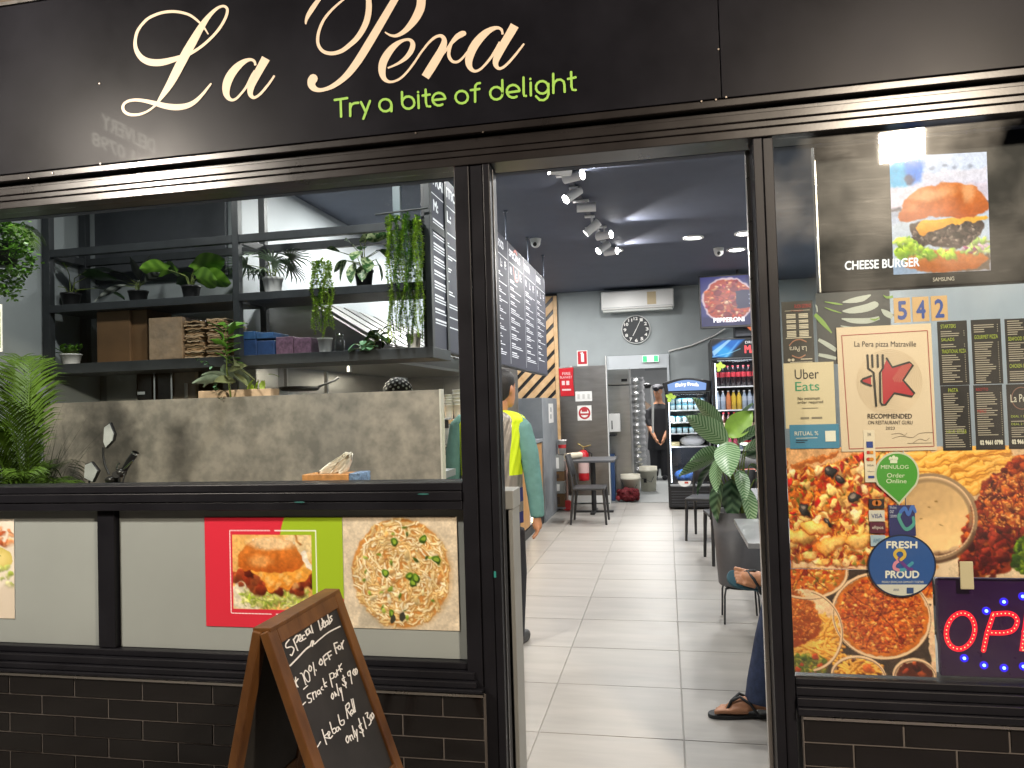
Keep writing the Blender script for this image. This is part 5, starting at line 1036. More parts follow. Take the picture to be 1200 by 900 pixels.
t = thing('clear_jar', 'clear jar standing on the lower shelf right of the trailing plant', 'jar', base); mb = MB(); mb.lathe(base, [(.001, 0), (.028, 0), (.03, .01), (.03, .07), (.02, .085), (.02, .1)], 20); mb.build('glass', glassmat('jar_glass', (.8, .82, .8), 1.5, .05), t)
mb = MB(); mb.lathe(base, [(.022, .1), (.022, .112), (.001, .112)], 20); mb.build('lid', chrome_m, t)
# ------------------------------------------------------------------ partition in front of the kitchen
t = thing('kitchen_partition', 'grey brown concrete-look partition standing in front of the kitchen', 'partition', (-2.4, 1.55, 0))
mb = MB(); mb.box(-3.92, -1.272, 1.50, 1.545, 0, 1.615); mb.build('front_panel', concrete_m, t, bev=.001)
mb = MB(); mb.box(-1.2715, -1.262, 1.495, 1.56, 0, 1.618); mb.build('edge_trim', mat('pale_edge_trim', hexc('c0bcb2'), .4), t)
mb = MB(); mb.box(-3.92, -1.272, 1.5455, 1.80, 1.10, 1.14); mb.build('inner_shelf', counter_grey, t)
# planter and things seen over the partition
PZ = 1.617
t = thing('wooden_planter', 'low beige planter box on top of the partition under the leafy plant', 'planter', at(270, 460, 1.56)); a = at(232, 456, 1.551); b = at(317, 456, 1.551)
mb = MB(); mb.box(a.x, b.x, 1.551, 1.66, 1.58, 1.66); mb.build('box', mat('beige_wood', hexc('c6a88a'), .6, noise=.15), t, bev=.004)
base = V((at(268, 460, 1.5).x, 1.522, 1.617)); rr = random.Random(15)
pm = [leaf_mesh('leaf', .12, .055, leaf_s, 'oval', .35, .12, 4, 7), leaf_mesh('leaf', .10, .032, leaf_g, 'lance', .3, .15, 4, 7), leaf_mesh('leaf', .12, .055, mat('olive_leaf', hexc('6f7450'), .4, noise=.3), 'oval', .35, .12, 4, 7)]
lv = []
for k in range(13): lv.append((rr.uniform(-.02, .06), -.05, .09+.011*k, (180 if k % 2 else 0)+rr.uniform(-70, 70)-20, rr.uniform(-30, 25), rr.uniform(-60, 60), rr.uniform(1.0, 1.4), 0 if k % 2 else 2))
for k in range(20): lv.append((.03+rr.uniform(-.02, .02), -.09, .20+.012*k, (180 if k % 2 else 0)+rr.uniform(-70, 70), rr.uniform(5, 60), rr.uniform(-60, 60), rr.uniform(.9, 1.25), 1))
t = thing('leafy_plant', 'leafy plant with pale lower leaves rising from the planter in front of the shelves', 'plant', base)
for (dx, dy, dz, yw, pt, rl, sc, mi) in lv: place(pm[mi], 'leaf', t, orient(V((dx, dy, dz)), radians(yw), radians(pt), radians(rl), sc))
mb = MB(); mb.tube([base, base+V((.015, -.06, .15)), base+V((.03, -.09, .42))], [.006, .005, .002], 6); mb.build('stem', stem_m, t)
for k in range(26):
    mb = None
    sp = base+V((-.06-.34*(k/26), -.08, .17+.22*(k/26)+rr.uniform(-.01, .01))) if k < 13 else base+V((-.06+rr.uniform(-.02, .02), -.06, .08-.1*((k-13)/13)))
    place(ivm[1] if k % 2 else ivm[0], 'small_leaf', t, orient(sp-base, rr.uniform(0, 6), rr.uniform(-.6, .4), 0, .55))
base = V((at(308, 460, 1.6).x, 1.62, 1.617)); t = thing('pothos_sprig', 'yellow green leaves in a small glass bottle on the partition', 'plant', base)
mb = MB(); mb.lathe(base, [(.001, 0), (.022, 0), (.022, .03), (.008, .045), (.008, .06)], 16); mb.build('bottle', glassmat('sprig_glass', (.9, .85, .8), 1.5, .02), t)
ym = leaf_mesh('leaf', .09, .05, leaf_l, 'heart', .5, .1, 4, 6); 
for k, (dx, dz, yw, pt, s) in enumerate(((-.05, .10, 200, -40, 1.2), (-.02, .09, 230, -60, 1.1), (.01, .09, -80, -50, .8), (.05, .13, 20, 10, .6), (-.06, .07, 250, -70, 1.0))): place(ym, 'leaf', t, orient(V((dx, -.03, dz)), radians(yw), radians(pt), 0, s))
# kitchen equipment behind the partition
def eq(name, label, cat, pxl, pxr, ytop, Y, m, depth=.5, group=None, z0=.9):
    a = at(pxl, ytop, Y); b = at(pxr, ytop, Y); t = thing(name, label, cat, ((a.x+b.x)/2, Y, z0), group); mb = MB(); mb.box(a.x, b.x, Y, Y+depth, z0, a.z); mb.build('body', m, t, bev=.006); return t, a, b
mt_grey = mat('smoky_panel', hexc('b6bab6'), .25, noise=.15, nscale=6, rvar=.1); mt_dark = mat('dark_glass_panel', hexc('2b2723'), .15, noise=.2); mt_br = mat('bronze_panel', hexc('a39686'), .3, noise=.1)
t, a, b = eq('display_cabinet', 'grey glass fronted cabinet seen above the partition, leftmost', 'cabinet', 124, 160, 424, 2.0, mt_grey, .02, z0=1.2)
mb = MB(); mb.box(a.x+.01, b.x-.01, 1.985, 1.998, a.z-.08, a.z-.075); mb.build('shelf_edge', chrome_m, t)
t, a, b = eq('coffee_machine', 'dark brown machine with a round gauge above the partition', 'machine', 160.7, 178, 425, 1.99, mt_dark, .25, z0=1.2); p = at(168, 431, 1.985); mb = MB(); mb.ball(p, .012, 12, 8, (1, .4, 1)); mb.build('gauge', chrome_m, t); p = at(166, 461, 1.985); mb = MB(); mb.box(p.x-.03, p.x+.03, 1.98, 1.988, p.z-.008, p.z+.012); mb.build('badge', chrome_m, t)
t, a, b = eq('oven', 'black glass oven with silver side strips above the partition', 'oven', 182, 200, 426, 1.99, mt_dark, .3, z0=1.2)
for x in (181, 201): p = at(x, 426, 1.98); mb = MB(); mb.box(p.x-.006, p.x+.006, 1.975, 1.989, 1.2, p.z+.003); mb.build('side_strip', chrome_m, t)
t, a, b = eq('bronze_cabinet', 'bronze coloured cabinet with a pale handle above the partition', 'cabinet', 202.5, 229, 431, 1.99, mt_br, .3, z0=1.2); p = at(217, 449, 1.98); q = at(219.5, 466, 1.98); mb = MB(); mb.box(p.x, q.x, 1.972, 1.989, q.z, p.z); mb.build('handle', white_pl, t)
t, a, b = eq('dark_oven', 'dark oven behind the planter', 'oven', 232, 262, 432, 2.02, mt_dark, .3, z0=1.2); 
t, a, b = eq('steel_cabinet', 'stainless cabinet behind the leafy plant above the partition', 'cabinet', 264, 300, 430, 2.03, steel_m, .3, z0=1.2)
pz = at(350, 455, 2.4)
t = thing('frying_pan', 'black frying pan with a long handle above the partition', 'pan', V((pz.x, 2.4, pz.z-.015)))
mb = MB(); mb.lathe((pz.x, 2.4, pz.z-.02), [(.001, 0), (.13, 0), (.16, .03), (.165, .03), (.135, .004), (.001, .004)], 28); mb.build('pan_body', black_metal, t); q = at(397, 444, 2.4); mb = MB(); mb.tube([(pz.x+.15, 2.4, pz.z+.005), (q.x-.03, 2.4, q.z-.01), (q.x, 2.4, q.z+.01)], .008, 8); mb.build('handle', black_metal, t)
pz = at(322, 458, 2.3); t = thing('steel_tub', 'small steel tub right of the glass bottle above the partition', 'container', V((pz.x, 2.3, 1.5))); mb = MB(); mb.box(pz.x-.05, pz.x+.06, 2.25, 2.4, 1.5, pz.z+.01); mb.build('tub', steel_m, t, bev=.004)
for x, y in ((335, 432), (382, 435)):
    p = at(x, y, 2.6); t = thing('steel_post', 'thin steel post above the partition '+('left of the pan' if x < 340 else 'behind the pan handle'), 'post', V((p.x, 2.6, 1.2))); mb = MB(); mb.box(p.x-.012, p.x+.012, 2.59, 2.61, 1.2, p.z); mb.build('post', steel_m, t)
# range hood on the side wall
t = thing('range_hood', 'long stainless range hood behind the shelves', 'range hood', (-2.45, 4, 1.9))
hx0, hx1, hy0, hy1 = -2.855, -1.98, 2.35, 5.3
mb = MB(); mb.box(hx0, hx1, hy0, hy1, 1.86, 1.885); mb.build('bottom_rim', steel_m, t, bev=.004)
mb = MB(); mb.slab([(hx1, hy0, 1.886), (hx1, hy0, 1.98), (hx0+.3, hy0, 2.34), (hx0, hy0, 2.34), (hx0, hy0, 1.886)], (0, hy1-hy0, 0)); mb.build('canopy', steel_h, t)
for k in range(9):
    y = hy0+.1+k*.32; mb = MB(); mb.slab([(hx1+.004, y, 1.985), (hx0+.304, y, 2.345), (hx0+.304, y+.24, 2.345), (hx1+.004, y+.24, 1.985)], (.01, 0, .01)); mb.build('panel', steel_m if k % 2 else steel_h, t)
mb = MB(); mb.cyl((-2.3, 2.6, 1.80), (-2.3, 2.6, 1.859), .02); mb.build('grease_cup', steel_m, t)
# stainless splashback at the kitchen end
t = thing('steel_splashback', 'stainless steel wall lining at the far end of the kitchen', 'splashback', (-2.3, 5.5, 1))
y0s = 5.5; xs = [-2.855+k*.42 for k in range(5)]
for a, b in zip(xs[:-1], xs[1:]): mb = MB(); mb.box(a+.002, min(b, -1.75)-.002, y0s, y0s+.03, .9, 2.02); mb.build('steel_sheet', steel_h, t, bev=.002)
mb = MB(); mb.box(-2.858, -1.72, y0s+.031, y0s+.1, 0, 3.248); mb.build('wall_behind', wall_light, t)
t = thing('steel_side_lining', 'stainless lining on the kitchen side wall under the hood', 'splashback', (-2.85, 4, 1)); mb = MB(); mb.box(-2.859, -2.845, 2.13, 5.49, .9, 1.855); mb.build('steel_sheet', steel_h, t)
t = thing('kitchen_bench', 'stainless kitchen bench behind the partition', 'bench', (-2.5, 3.8, 0)); mb = MB(); mb.box(-2.84, -2.2, 2.2, 5.45, .86, .9); mb.build('bench_top', steel_m, t, bev=.004); mb = MB(); mb.box(-2.82, -2.22, 2.22, 5.43, .0, .858); mb.build('cupboard', steel_h, t)
# ------------------------------------------------------------------ menu lightbox over the counter
MX = -1.31
t = thing('menu_board', 'long grey illuminated menu board of white lettering hanging over the counter', 'menu board', (MX, 3.7, 1.85))
BZ0, BZ1, BY0, BY1 = 1.848, 2.955, 1.52, 5.87
mb = MB(); mb.box(MX-.05, MX-.002, BY0, BY1, BZ0, BZ1); mb.build('light_box', mat('menu_box_black', (.02, .02, .024), .4), t, bev=.003)
mb = MB(); mb.quad((MX-.0005, BY0+.01, BZ0+.012), (MX-.0005, BY1-.01, BZ0+.012), (MX-.0005, BY1-.01, BZ1-.01), (MX-.0005, BY0+.01, BZ1-.01)); mb.build('lit_face', mat('menu_face', hexc('3a3b44'), .55, spec=.2, emis=hexc('5f606c'), es=.35), t)
wlit = emi('menu_white_light', (.95, .96, 1.0), .85)
def mf(y0, y1): return lambda u, v: V((MX, y0+(y1-y0)*u, BZ1-(BZ1-BZ0)*v))
e3 = [atx(px_, 380, MX).y for px_ in (597.5, 615.5, 629)]
edges = [BY0, BY0+.88, BY0+1.72]+e3+[BY1]
heads = ['TRADITIONAL', 'GOURMET', 'SEAFOOD', 'SPECIALS', 'PASTA', 'SIDES', 'DRINKS']
mb = MB(); rr = random.Random(4)
Lx = (.0012, 0, 0)
for k, (a, b) in enumerate(zip(edges[:-1], edges[1:])):
    f = mf(a, b); w_ = b-a
    if k: rct(mb, f, -.006, .0, .006, .97, Lx)
    hd_ = heads[k % 7]
    tx = MB(); text(tx, hd_, f, .07, .05, min(.93, .07+.085*len(hd_)), .105, Lx, .003); tx.build('menu_heading', wlit, t); rct(mb, f, .06, .155, .94, .160, Lx)
    for cxx, ch in ((.10, 'M:'), (.42, 'L:'), (.72, 'F:')): tx = MB(); text(tx, ch, f, cxx, .19, cxx+.10, .245, Lx, .004); tx.build('size_heading', wlit, t)
    v = .29
    while v < .88:
        n = rr.randint(1, 2); rct(mb, f, .08, v, .08+rr.uniform(.2, .32), v+.011, Lx); v += .019
        for q in range(n): rct(mb, f, .08, v, .08+rr.uniform(.35, .8), v+.007, Lx); v += .015
        v += .024
mb.build('menu_lines', wlit, t)
f = mf(edges[3], edges[4]); mb = MB(); ribbon(mb, [(.30, .17), (.36, .25), (.48, .27), (.60, .24), (.64, .17)], .02, f, (.0016, 0, 0)); ribbon(mb, [(.36, .04), (.46, .02), (.56, .04)], .02, f, (.0016, 0, 0)); mb.build('flame_logo', emi('red_logo', (1, .2, .12), .6), t)
for px_, y_ in ((592, 241), (618, 272), (636, 296)):
    p = atx(px_, y_, MX-.03); mb = MB(); mb.cyl((MX-.03, p.y, BZ1), (MX-.03, p.y, 3.25), .007, n=8); mb.cyl((MX-.03, p.y, 3.235), (MX-.03, p.y, 3.249), .02, n=12); mb.build('hanging_rod', mat('rod_grey', hexc('7b8290'), .35, metal=.6), t)
# ------------------------------------------------------------------ service counter
t = thing('service_counter', 'grey service counter with timber front and a lit strip, behind the man in the vest', 'counter', (-1.75, 4.5, 0))
mb = MB(); mb.box(-2.0, -1.58, 1.62, 7.05, 1.05, 1.09); mb.build('counter_top', counter_grey, t, bev=.003)
mb = MB(); mb.box(-2.0, -1.62, 1.62, 7.05, 0, 1.048); mb.build('carcass', counter_grey, t)
mb = MB(); mb.box(-1.618, -1.600, 1.62, 6.05, .12, 1.03); mb.build('timber_front', mat('timber_veneer', hexc('c99a63'), .45, ndet=8, nscale=5, stretch=(1, 1, .2), col2=hexc('a9773f'), contrast=(.3, .7)), t)
mb = MB(); mb.box(-1.618, -1.600, 6.45, 7.05, .12, 1.03); mb.build('timber_front', bpy.data.materials['timber_veneer'], t)
mb = MB(); mb.box(-1.616, -1.606, 6.07, 6.43, .12, 1.03); mb.build('light_strip_back', white_pl, t)
mb = MB(); mb.box(-1.605, -1.597, 6.2, 6.27, .14, 1.0); mb.build('light_strip', emi('warm_led_strip', (1, .78, .45), 6), t)
mb = MB(); mb.box(-2.0, -1.60, 1.62, 7.05, .0, .10); mb.build('kick_board', black_metal, t)
mb = MB(); mb.box(-2.0, -1.58, 7.06, 8.42, 0, 1.615); mb.build('tall_end', counter_grey, t, bev=.003)
a = atx(642.5, 473, -1.579); b = atx(648.5, 495, -1.579); mb = MB(); mb.box(-1.579, -1.575, a.y, b.y, b.z, a.z); mb.build('switch_plate', white_pl, t)
for k in (0, 1): p = atx(645.5, 480+k*8, -1.574); mb = MB(); mb.box(-1.5748, -1.571, p.y-.04, p.y+.04, p.z-.03, p.z+.03); mb.build('switch', grey_pl, t)
# things on the counter
def cyl_thing(name, label, cat, px_, yb, Y, r, h, m, n=20, prof=None, z=None, part='body', group=None):
    p = at(px_, yb, Y); base = V((p.x, Y, p.z if z is None else z)); t = thing(name, label, cat, base, group); mb = MB()
    mb.lathe(base, prof or [(.001, 0), (r*.8, 0), (r, h), (r*.9, h), (.001, h*.98)], n); mb.build(part, m, t); return t
for k, (px_, yt, lab) in enumerate(((525.5, 462, 'shorter stack of white paper cups beside the partition'), (536, 455, 'taller stack of white paper cups right of the shorter one'))):
    Y = 2.55; p = at(px_, yt, Y); zb = 1.43; t = thing('cup_stack', lab, 'cup stack', V((p.x, Y, zb))); n = 5
    for q in range(n):
        z0 = zb+(p.z-zb-.09)*q/n; mb = MB(); mb.lathe((p.x, Y, z0), [(.026, 0), (.036, .10), (.038, .10), (.038, .105), (.034, .105)], 18); mb.build('cup', white_pl, t)
mb = MB(); mb.box(-1.80, -1.34, 2.45, 2.68, 1.40, 1.427); t = thing('cup_ledge', 'pale timber ledge under the cup stacks', 'ledge', (-1.5, 2.55, 1.40)); mb.build('ledge', timber, t); mb = MB(); mb.box(-1.80, -1.60, 2.47, 2.66, 1.093, 1.399); mb.build('support', counter_grey, t)
cyl_thing('red_bottle', 'red sauce bottle beside the cup stacks, half behind the door post', 'bottle', 543, 482, 2.55, .025, .16, red_pl, z=1.428)
for k, (px_, w_, h_, m, lab, Y) in enumerate(((522, .06, .10, grey_pl, 'grey card reader beside the partition edge', 2.45), (524, .05, .12, white_pl, 'white till roll holder below the cups', 2.5))):
    p = at(px_, 500 if k == 0 else 535, Y); t = thing('card_reader' if k == 0 else 'roll_holder', lab, 'card reader' if k == 0 else 'holder', V((p.x, Y, 1.14)))
    mb = MB(); mb.box(p.x-w_/2, p.x+w_/2, Y, Y+.08, 1.14 if k else 1.25, 1.14+h_+(.2 if k == 0 else 0)); mb.build('body', m, t, bev=.01); 
    mb = MB(); mb.box(p.x-w_/2+.006, p.x+w_/2-.006, Y-.004, Y-.0005, 1.16+h_*.3+(.2 if k == 0 else 0)-.02, 1.14+h_*.8+(.2 if k == 0 else 0)); mb.build('screen' if k == 0 else 'slot', black_pl, t)
CT = 1.092
def on_counter(name, label, cat, px_, ytop, x, r, m, cap=None, square=False):
    p = atx(px_, ytop, x); Y = p.y; base = V((x, Y, CT)); h = p.z-CT; t = thing(name, label, cat, base); mb = MB()
    if square: mb.box(x-r, x+r, Y-r, Y+r, CT, CT+h); mb.build('body', m, t, bev=.006)
    else: mb.lathe(base, [(.001, 0), (r, 0), (r, h*.7), (r*.4, h*.85), (r*.4, h), (.001, h)], 18); mb.build('body', m, t)
    if cap: mb = MB(); mb.lathe((x, Y, CT+h*.9), [(r*.45, 0), (r*.45, h*.12), (.001, h*.12)], 12); mb.build('cap', cap, t)
    return t
on_counter('sauce_bottle', 'yellow sauce bottle on the counter below the white dispenser', 'bottle', 626.5, 497, -1.78, .06, mat('mustard_yellow', hexc('d99a2c'), .35), white_pl)
t = thing('paper_dispenser', 'tall white paper dispenser on the counter beside the grey end', 'dispenser', V((-1.75, 6.7, 1.30))); p = atx(631, 468, -1.70); q = atx(631, 506, -1.70)
mb = MB(); mb.box(-1.90, -1.66, p.y-.05, p.y+.25, q.z, p.z); mb.build('body', white_pl, t, bev=.015, seg=3); mb = MB(); mb.box(-1.9, -1.64, p.y-.06, p.y+.28, CT, q.z-.16); mb.build('base_tray', black_pl, t)
for px_, yt, x, r, m, nm in ((600, 488, -1.8, .035, glassmat('bottle_glass', (.8, .8, .75), 1.5, .03), 'clear bottle on the counter at the man\'s shoulder'), (605, 484, -1.85, .03, mat('dark_bottle', hexc('3a3430'), .2), 'dark bottle on the counter behind the clear one'), (611, 487, -1.8, .032, mat('steel_shaker', hexc('b0b4b8'), .25, metal=1), 'steel shaker on the counter right of the bottles')):
    on_counter('counter_bottle', nm, 'bottle', px_, yt, x, r, m, grey_pl)
# ------------------------------------------------------------------ slatted timber wall behind the counter
t = thing('slatted_timber_wall', 'feature wall of diagonal pale timber battens on black behind the counter', 'feature wall', (-2.3, 8.9, 0))
mb = MB(); mb.box(-2.85, -1.60, 8.925, 8.948, 0, 3.24); mb.build('black_backing', black_metal, t)
P_ = .206; wB = .132
import itertools
def clip(poly_, x0, x1, z0, z1):
    def cl(pl, ax_, v, keep):
        out = []
        for i in range(len(pl)):
            a, b = pl[i-1], pl[i]; ia, ib = keep(a[ax_], v), keep(b[ax_], v)
            if ia != ib: s = (v-a[ax_])/(b[ax_]-a[ax_]); out.append((a[0]+(b[0]-a[0])*s, a[1]+(b[1]-a[1])*s))
            if ib: out.append(b)
        return out
    for ax_, v, k in ((0, x0, lambda p, q: p >= q), (0, x1, lambda p, q: p <= q), (1, z0, lambda p, q: p >= q), (1, z1, lambda p, q: p <= q)):
        poly_ = cl(poly_, ax_, v, k)
        if len(poly_) < 3: return []
    return poly_
for k in range(-8, 38):
    c0 = k*P_; s = [(-3.2, -3.2+3.2+c0-.6), (-1.3, 1.9+c0-.6), (-1.3, 1.9+c0-.6+wB), (-3.2, c0-.6+wB)]
    pl = clip(s, -2.85, -1.66, .0, 3.2)
    if pl: mb = MB(); mb.slab([(p[0], 8.90, p[1]) for p in pl], (0, .024, 0)); mb.build('batten', timber, t)
mb = MB(); mb.box(-1.655, -1.60, 8.885, 8.924, 0, 3.2); mb.build('edge_batten', timber, t)
# ------------------------------------------------------------------ back wall things
BY = 8.945
def wrect(px4, Y=BY): a = at(px4[0], px4[1], Y); b = at(px4[2], px4[3], Y); return a.x, b.z, b.x, a.z
t = thing('air_conditioner', 'white split air conditioner high on the grey back wall', 'air conditioner', at(747, 352, BY))
x0, z0, x1, z1 = wrect((703, 343, 790, 363)); x0 += .03
mb = MB(); mb.box(x0, x1, BY-.22, BY-.002, z0+.02, z1-.02); mb.build('casing', white_pl, t, bev=.025, seg=3)
mb = MB(); mb.box(x0+.02, x1-.02, BY-.215, BY-.1, z0-.012, z0+.018); mb.build('louvre', mat('pale_louvre', hexc('c4c8c4'), .4), t, bev=.006)
mb = MB(); mb.box(x0+.02, x1-.02, BY-.224, BY-.2205, z0+.05, z0+.055); mb.build('seam', grey_pl, t)
a = wrect((758, 342, 769, 356), BY-.23); mb = MB(); mb.box(a[0], a[2], BY-.226, BY-.2215, a[1], a[3]); mb.build('energy_label', mat('tan_label', hexc('c9b794'), .6), t)
t = thing('wall_clock', 'round black wall clock with white numerals under the air conditioner', 'clock', at(745, 386, BY))
c = at(745.3, 386, BY-.03); r_ = .218
mb = MB(); mb.lathe((c.x, BY-.001, c.z), [(r_, 0), (r_, .028), (r_*.985, .035), (r_*.94, .035), (r_*.94, .02)], 48, mtx=Matrix.Rotation(pi/2, 4, 'X')); mb.build('rim', mat('clock_rim', hexc('c9cbca'), .3), t)
fc = lambda x, y: V((c.x+x*r_, BY-.021, c.z-y*r_))
mb = MB(); poly(mb, ell(0, 0, .95, .95, 48), fc, (0, .0, 0)); mb.build('face', mat('clock_face', hexc('23272b'), .5), t)
mb = MB()
for h in range(1, 13):
    a = h*pi/6; x, y = .76*sin(a), -.76*cos(a); wdt = .09 if h < 10 else .13; mb = MB(); text(mb, str(h), fc, x-wdt, y-.1, x+wdt, y+.1, (0, -.001, 0), .012); mb.build('numeral', paper_w, t)
mb = MB(); ribbon(mb, [(-.09, .2), (.30, -.58)], .035, fc, (0, -.003, 0), False); mb.build('minute_hand', paper_w, t); mb = MB(); ribbon(mb, [(0, 0), (-.22, .42)], .045, fc, (0, -.0025, 0), False); mb.build('hour_hand', paper_w, t)
t = thing('extinguisher_sign', 'small red and white fire extinguisher sign on the back wall', 'sign', at(682, 419, BY)); x0, z0, x1, z1 = wrect((676, 411, 689, 429)); mb = MB(); mb.box(x0, x1, BY-.006, BY-.001, z0, z1); mb.build('plate', paper_w, t)
f = rfn(x0, z1, x1, z0, BY-.006); prn('red_field', t, 'b8202e', f, items=[R4(.08, .05, .92, .86)]); prn('white_symbol', t, 'e8e8e8', f, items=[R4(.38, .2, .66, .72), R4(.44, .1, .58, .2), R4(.3, .14, .48, .19)], lift=.003)
t = thing('steel_wall_lining', 'large stainless sheet lining the back wall left of the doorway', 'wall lining', (-1.2, 8.9, 0)); x0, z0, x1, z1 = wrect((655.5, 431, 711.5, 598), 8.92); mb = MB(); mb.box(-1.60, -.885, 8.90, 8.946, .02, 2.10); mb.build('steel_sheet', steel_h, t, bev=.002); mb = MB(); mb.box(-.884, -.872, 8.89, 8.95, .0, 2.24); mb.build('edge_trim', white_pl, t)
mb = MB(); mb.box(-1.60, -.886, 8.895, 8.8995, .02, .13); mb.build('white_skirting', white_pl, t)
t = thing('fire_blanket', 'red fire blanket pouch hanging on the steel lining', 'fire blanket', at(663, 448, 8.88)); x0, z0, x1, z1 = wrect((654.5, 432, 673, 464), 8.88); mb = MB(); mb.slab([(x0, 8.89, z1), (x1, 8.89, z1+.01), (x1-.01, 8.89, (z0+z1)/2), (x1+.005, 8.89, z0), (x0+.02, 8.89, z0)], (0, -.02, 0)); mb.build('pouch', red_pl, t, bev=.004)
f = rfn(x0, z1, x1, z0, 8.87); prn('white_lettering', t, 'e4c8c8', f, texts=[('FIRE', .25, .14, .8, .24), ('BLANKET', .1, .28, .9, .36)], items=[R4(.2, .45, .4, .6), R4(.5, .45, .7, .6), R4(.2, .74, .8, .8)])
t = thing('power_outlet', 'white switch plate on the steel lining below the fire blanket', 'switch plate', at(683, 465, 8.895)); x0, z0, x1, z1 = wrect((674, 459, 694, 470), 8.895); mb = MB(); mb.box(x0, x1, 8.89, 8.899, z0, z1); mb.build('plate', white_pl, t, bev=.003)
for k in range(3): mb = MB(); xx = x0+(x1-x0)*(.2+.3*k); mb.box(xx-.018, xx+.018, 8.884, 8.8895, z0+.04, z1-.04); mb.build('switch', mat('switch_grey', hexc('c9c9c6'), .4) if k == 0 else bpy.data.materials['switch_grey'], t)
t = thing('round_notice', 'white square sticker with a round red notice on the steel lining', 'sign', at(685, 484, 8.895)); x0, z0, x1, z1 = wrect((676.5, 475.5, 693.5, 492.5), 8.895); mb = MB(); mb.box(x0, x1, 8.896, 8.899, z0, z1); mb.build('sheet', paper_w, t); f = rfn(x0, z1, x1, z0, 8.896)
mb = MB(); ribbon(mb, circ(.5, .5, .36, 0, 2*pi, 32), .12, f, (0, -.001, 0), False, False); rct(mb, f, .1, .52, .9, .64, (0, -.0014, 0)); mb.build('red_ring', ink('b5323a'), t); prn('red_symbol', t, 'b5323a', f, items=[R4(.3, .2, .7, .42)], lift=.0012)
# doorway lintel and exit sign
t = thing('doorway_frame', 'grey lintel and frame of the doorway to the back room', 'door frame', (-.4, 8.94, 0)); mb = MB(); mb.box(-.868, .05, 8.93, 8.999, 2.03, 2.235); mb.build('lintel', wall_light, t); mb = MB(); mb.box(-.30, .048, 8.99, 9.02, 1.995, 2.028); mb.build('header_bar', mat('grey_bar', hexc('85898c'), .4), t); mb = MB(); mb.box(.028, .06, 8.90, 8.929, 0, 2.235); mb.build('jamb', wall_light, t)
x0, z0, x1, z1 = wrect((752.5, 417, 772, 424), 8.90)
t = thing('exit_sign', 'small lit green and white exit sign on the lintel', 'exit sign', V(((x0+x1)/2, 8.9, z0))); mb = MB(); mb.box(x0, x1, 8.89, 8.925, z0, z1); mb.build('housing', white_pl, t, bev=.004); mb = MB(); mb.box(x0+.003, x1-.003, 8.887, 8.8895, z0+.004, z1-.004); mb.build('lit_panel', emi('exit_white', (.85, 1, .9), 2.2), t)
f = rfn(x0, z1, x1, z0, 8.887); prn('green_fields', t, '', f, items=[R4(.03, .06, .30, .94), R4(.70, .06, .97, .94)], emis=emi('exit_green', (.05, .75, .2), 1.6)); mb = MB(); text(mb, 'EXIT', f, .34, .25, .66, .78, (0, -.0025, 0)); mb.build('lettering', ink('2f9a50'), t)
# steel fridge, duct, chef, buckets in back room
t = thing('steel_fridge', 'stainless upright fridge inside the back room doorway', 'fridge', (-.6, 9.5, 0)); x0, z0, x1, z1 = wrect((712.5, 430, 742, 570), 9.6); mb = MB(); mb.box(-.98, x1, 9.6, 10.2, .1, at(720, 452, 9.6).z); mb.build('lower_door', steel_m, t, bev=.01); mb = MB(); mb.box(-.98, x1, 9.6, 10.2, at(720, 452, 9.6).z+.008, at(720, 430, 9.6).z); mb.build('upper_door', steel_m, t, bev=.02, seg=3)
a = wrect((728, 444, 735, 447), 9.597); mb = MB(); mb.box(a[0], a[2], 9.592, 9.5995, a[1], a[3]); mb.build('badge', black_pl, t)
t = thing('electric_box', 'white electric box on the wall beside the steel fridge', 'box', at(720, 495, 9.3)); x0, z0, x1, z1 = wrect((713, 485, 727, 506), 9.3); mb = MB(); mb.box(x0, x1, 9.3, 9.42, z0, z1); mb.build('body', white_pl, t, bev=.006); a = wrect((716.5, 493, 718, 503), 9.298); mb = MB(); mb.box(a[0], a[2], 9.294, 9.2995, a[1], a[3]); mb.build('slot', black_pl, t)
t = thing('steel_bench', 'dark bench with a blue side inside the back room', 'bench', at(722, 545, 9.4)); p = at(714, 510, 9.25); q = at(730, 505, 10.2); mb = MB(); mb.box(-1.0, p.x+.10, 9.25, 10.4, p.z-.02, p.z+.01); mb.build('bench_top', black_metal, t); mb = MB(); mb.box(-1.0, p.x+.06, 9.28, 9.5, 0, p.z-.3); mb.build('leg_panel', mat('dark_blue_panel', hexc('35507c'), .5), t)
t = thing('wrapped_duct', 'silver foil wrapped column in the back room', 'duct', at(748, 520, 11)); p = at(748, 540, 11.0); mb = MB(); pr = []
for k in range(60): pr.append((.15+.012*sin(k*1.7)+.006*sin(k*.7), k*.03))
mb.lathe((p.x, 11.0, .2), pr, 20); mb.build('foil_wrap', mat('silver_foil', (.6, .6, .6), .25, metal=1, bump=.8, bscale=30, dist=.01), t)
t = thing('white_mop', 'white mop and cable hanging on the back room wall', 'mop', at(764, 470, 12)); mb = MB(); p = at(763, 452, 12); mb.tube([p, p+V((.02, 0, -.4)), p+V((.0, 0, -.9))], .02, 8); mb.build('handle', white_pl, t); mb = MB(); mb.ball(p+V((-.08, 0, 0)), .1, 10, 6, (1, .4, .5)); mb.build('mop_head', black_pl, t)
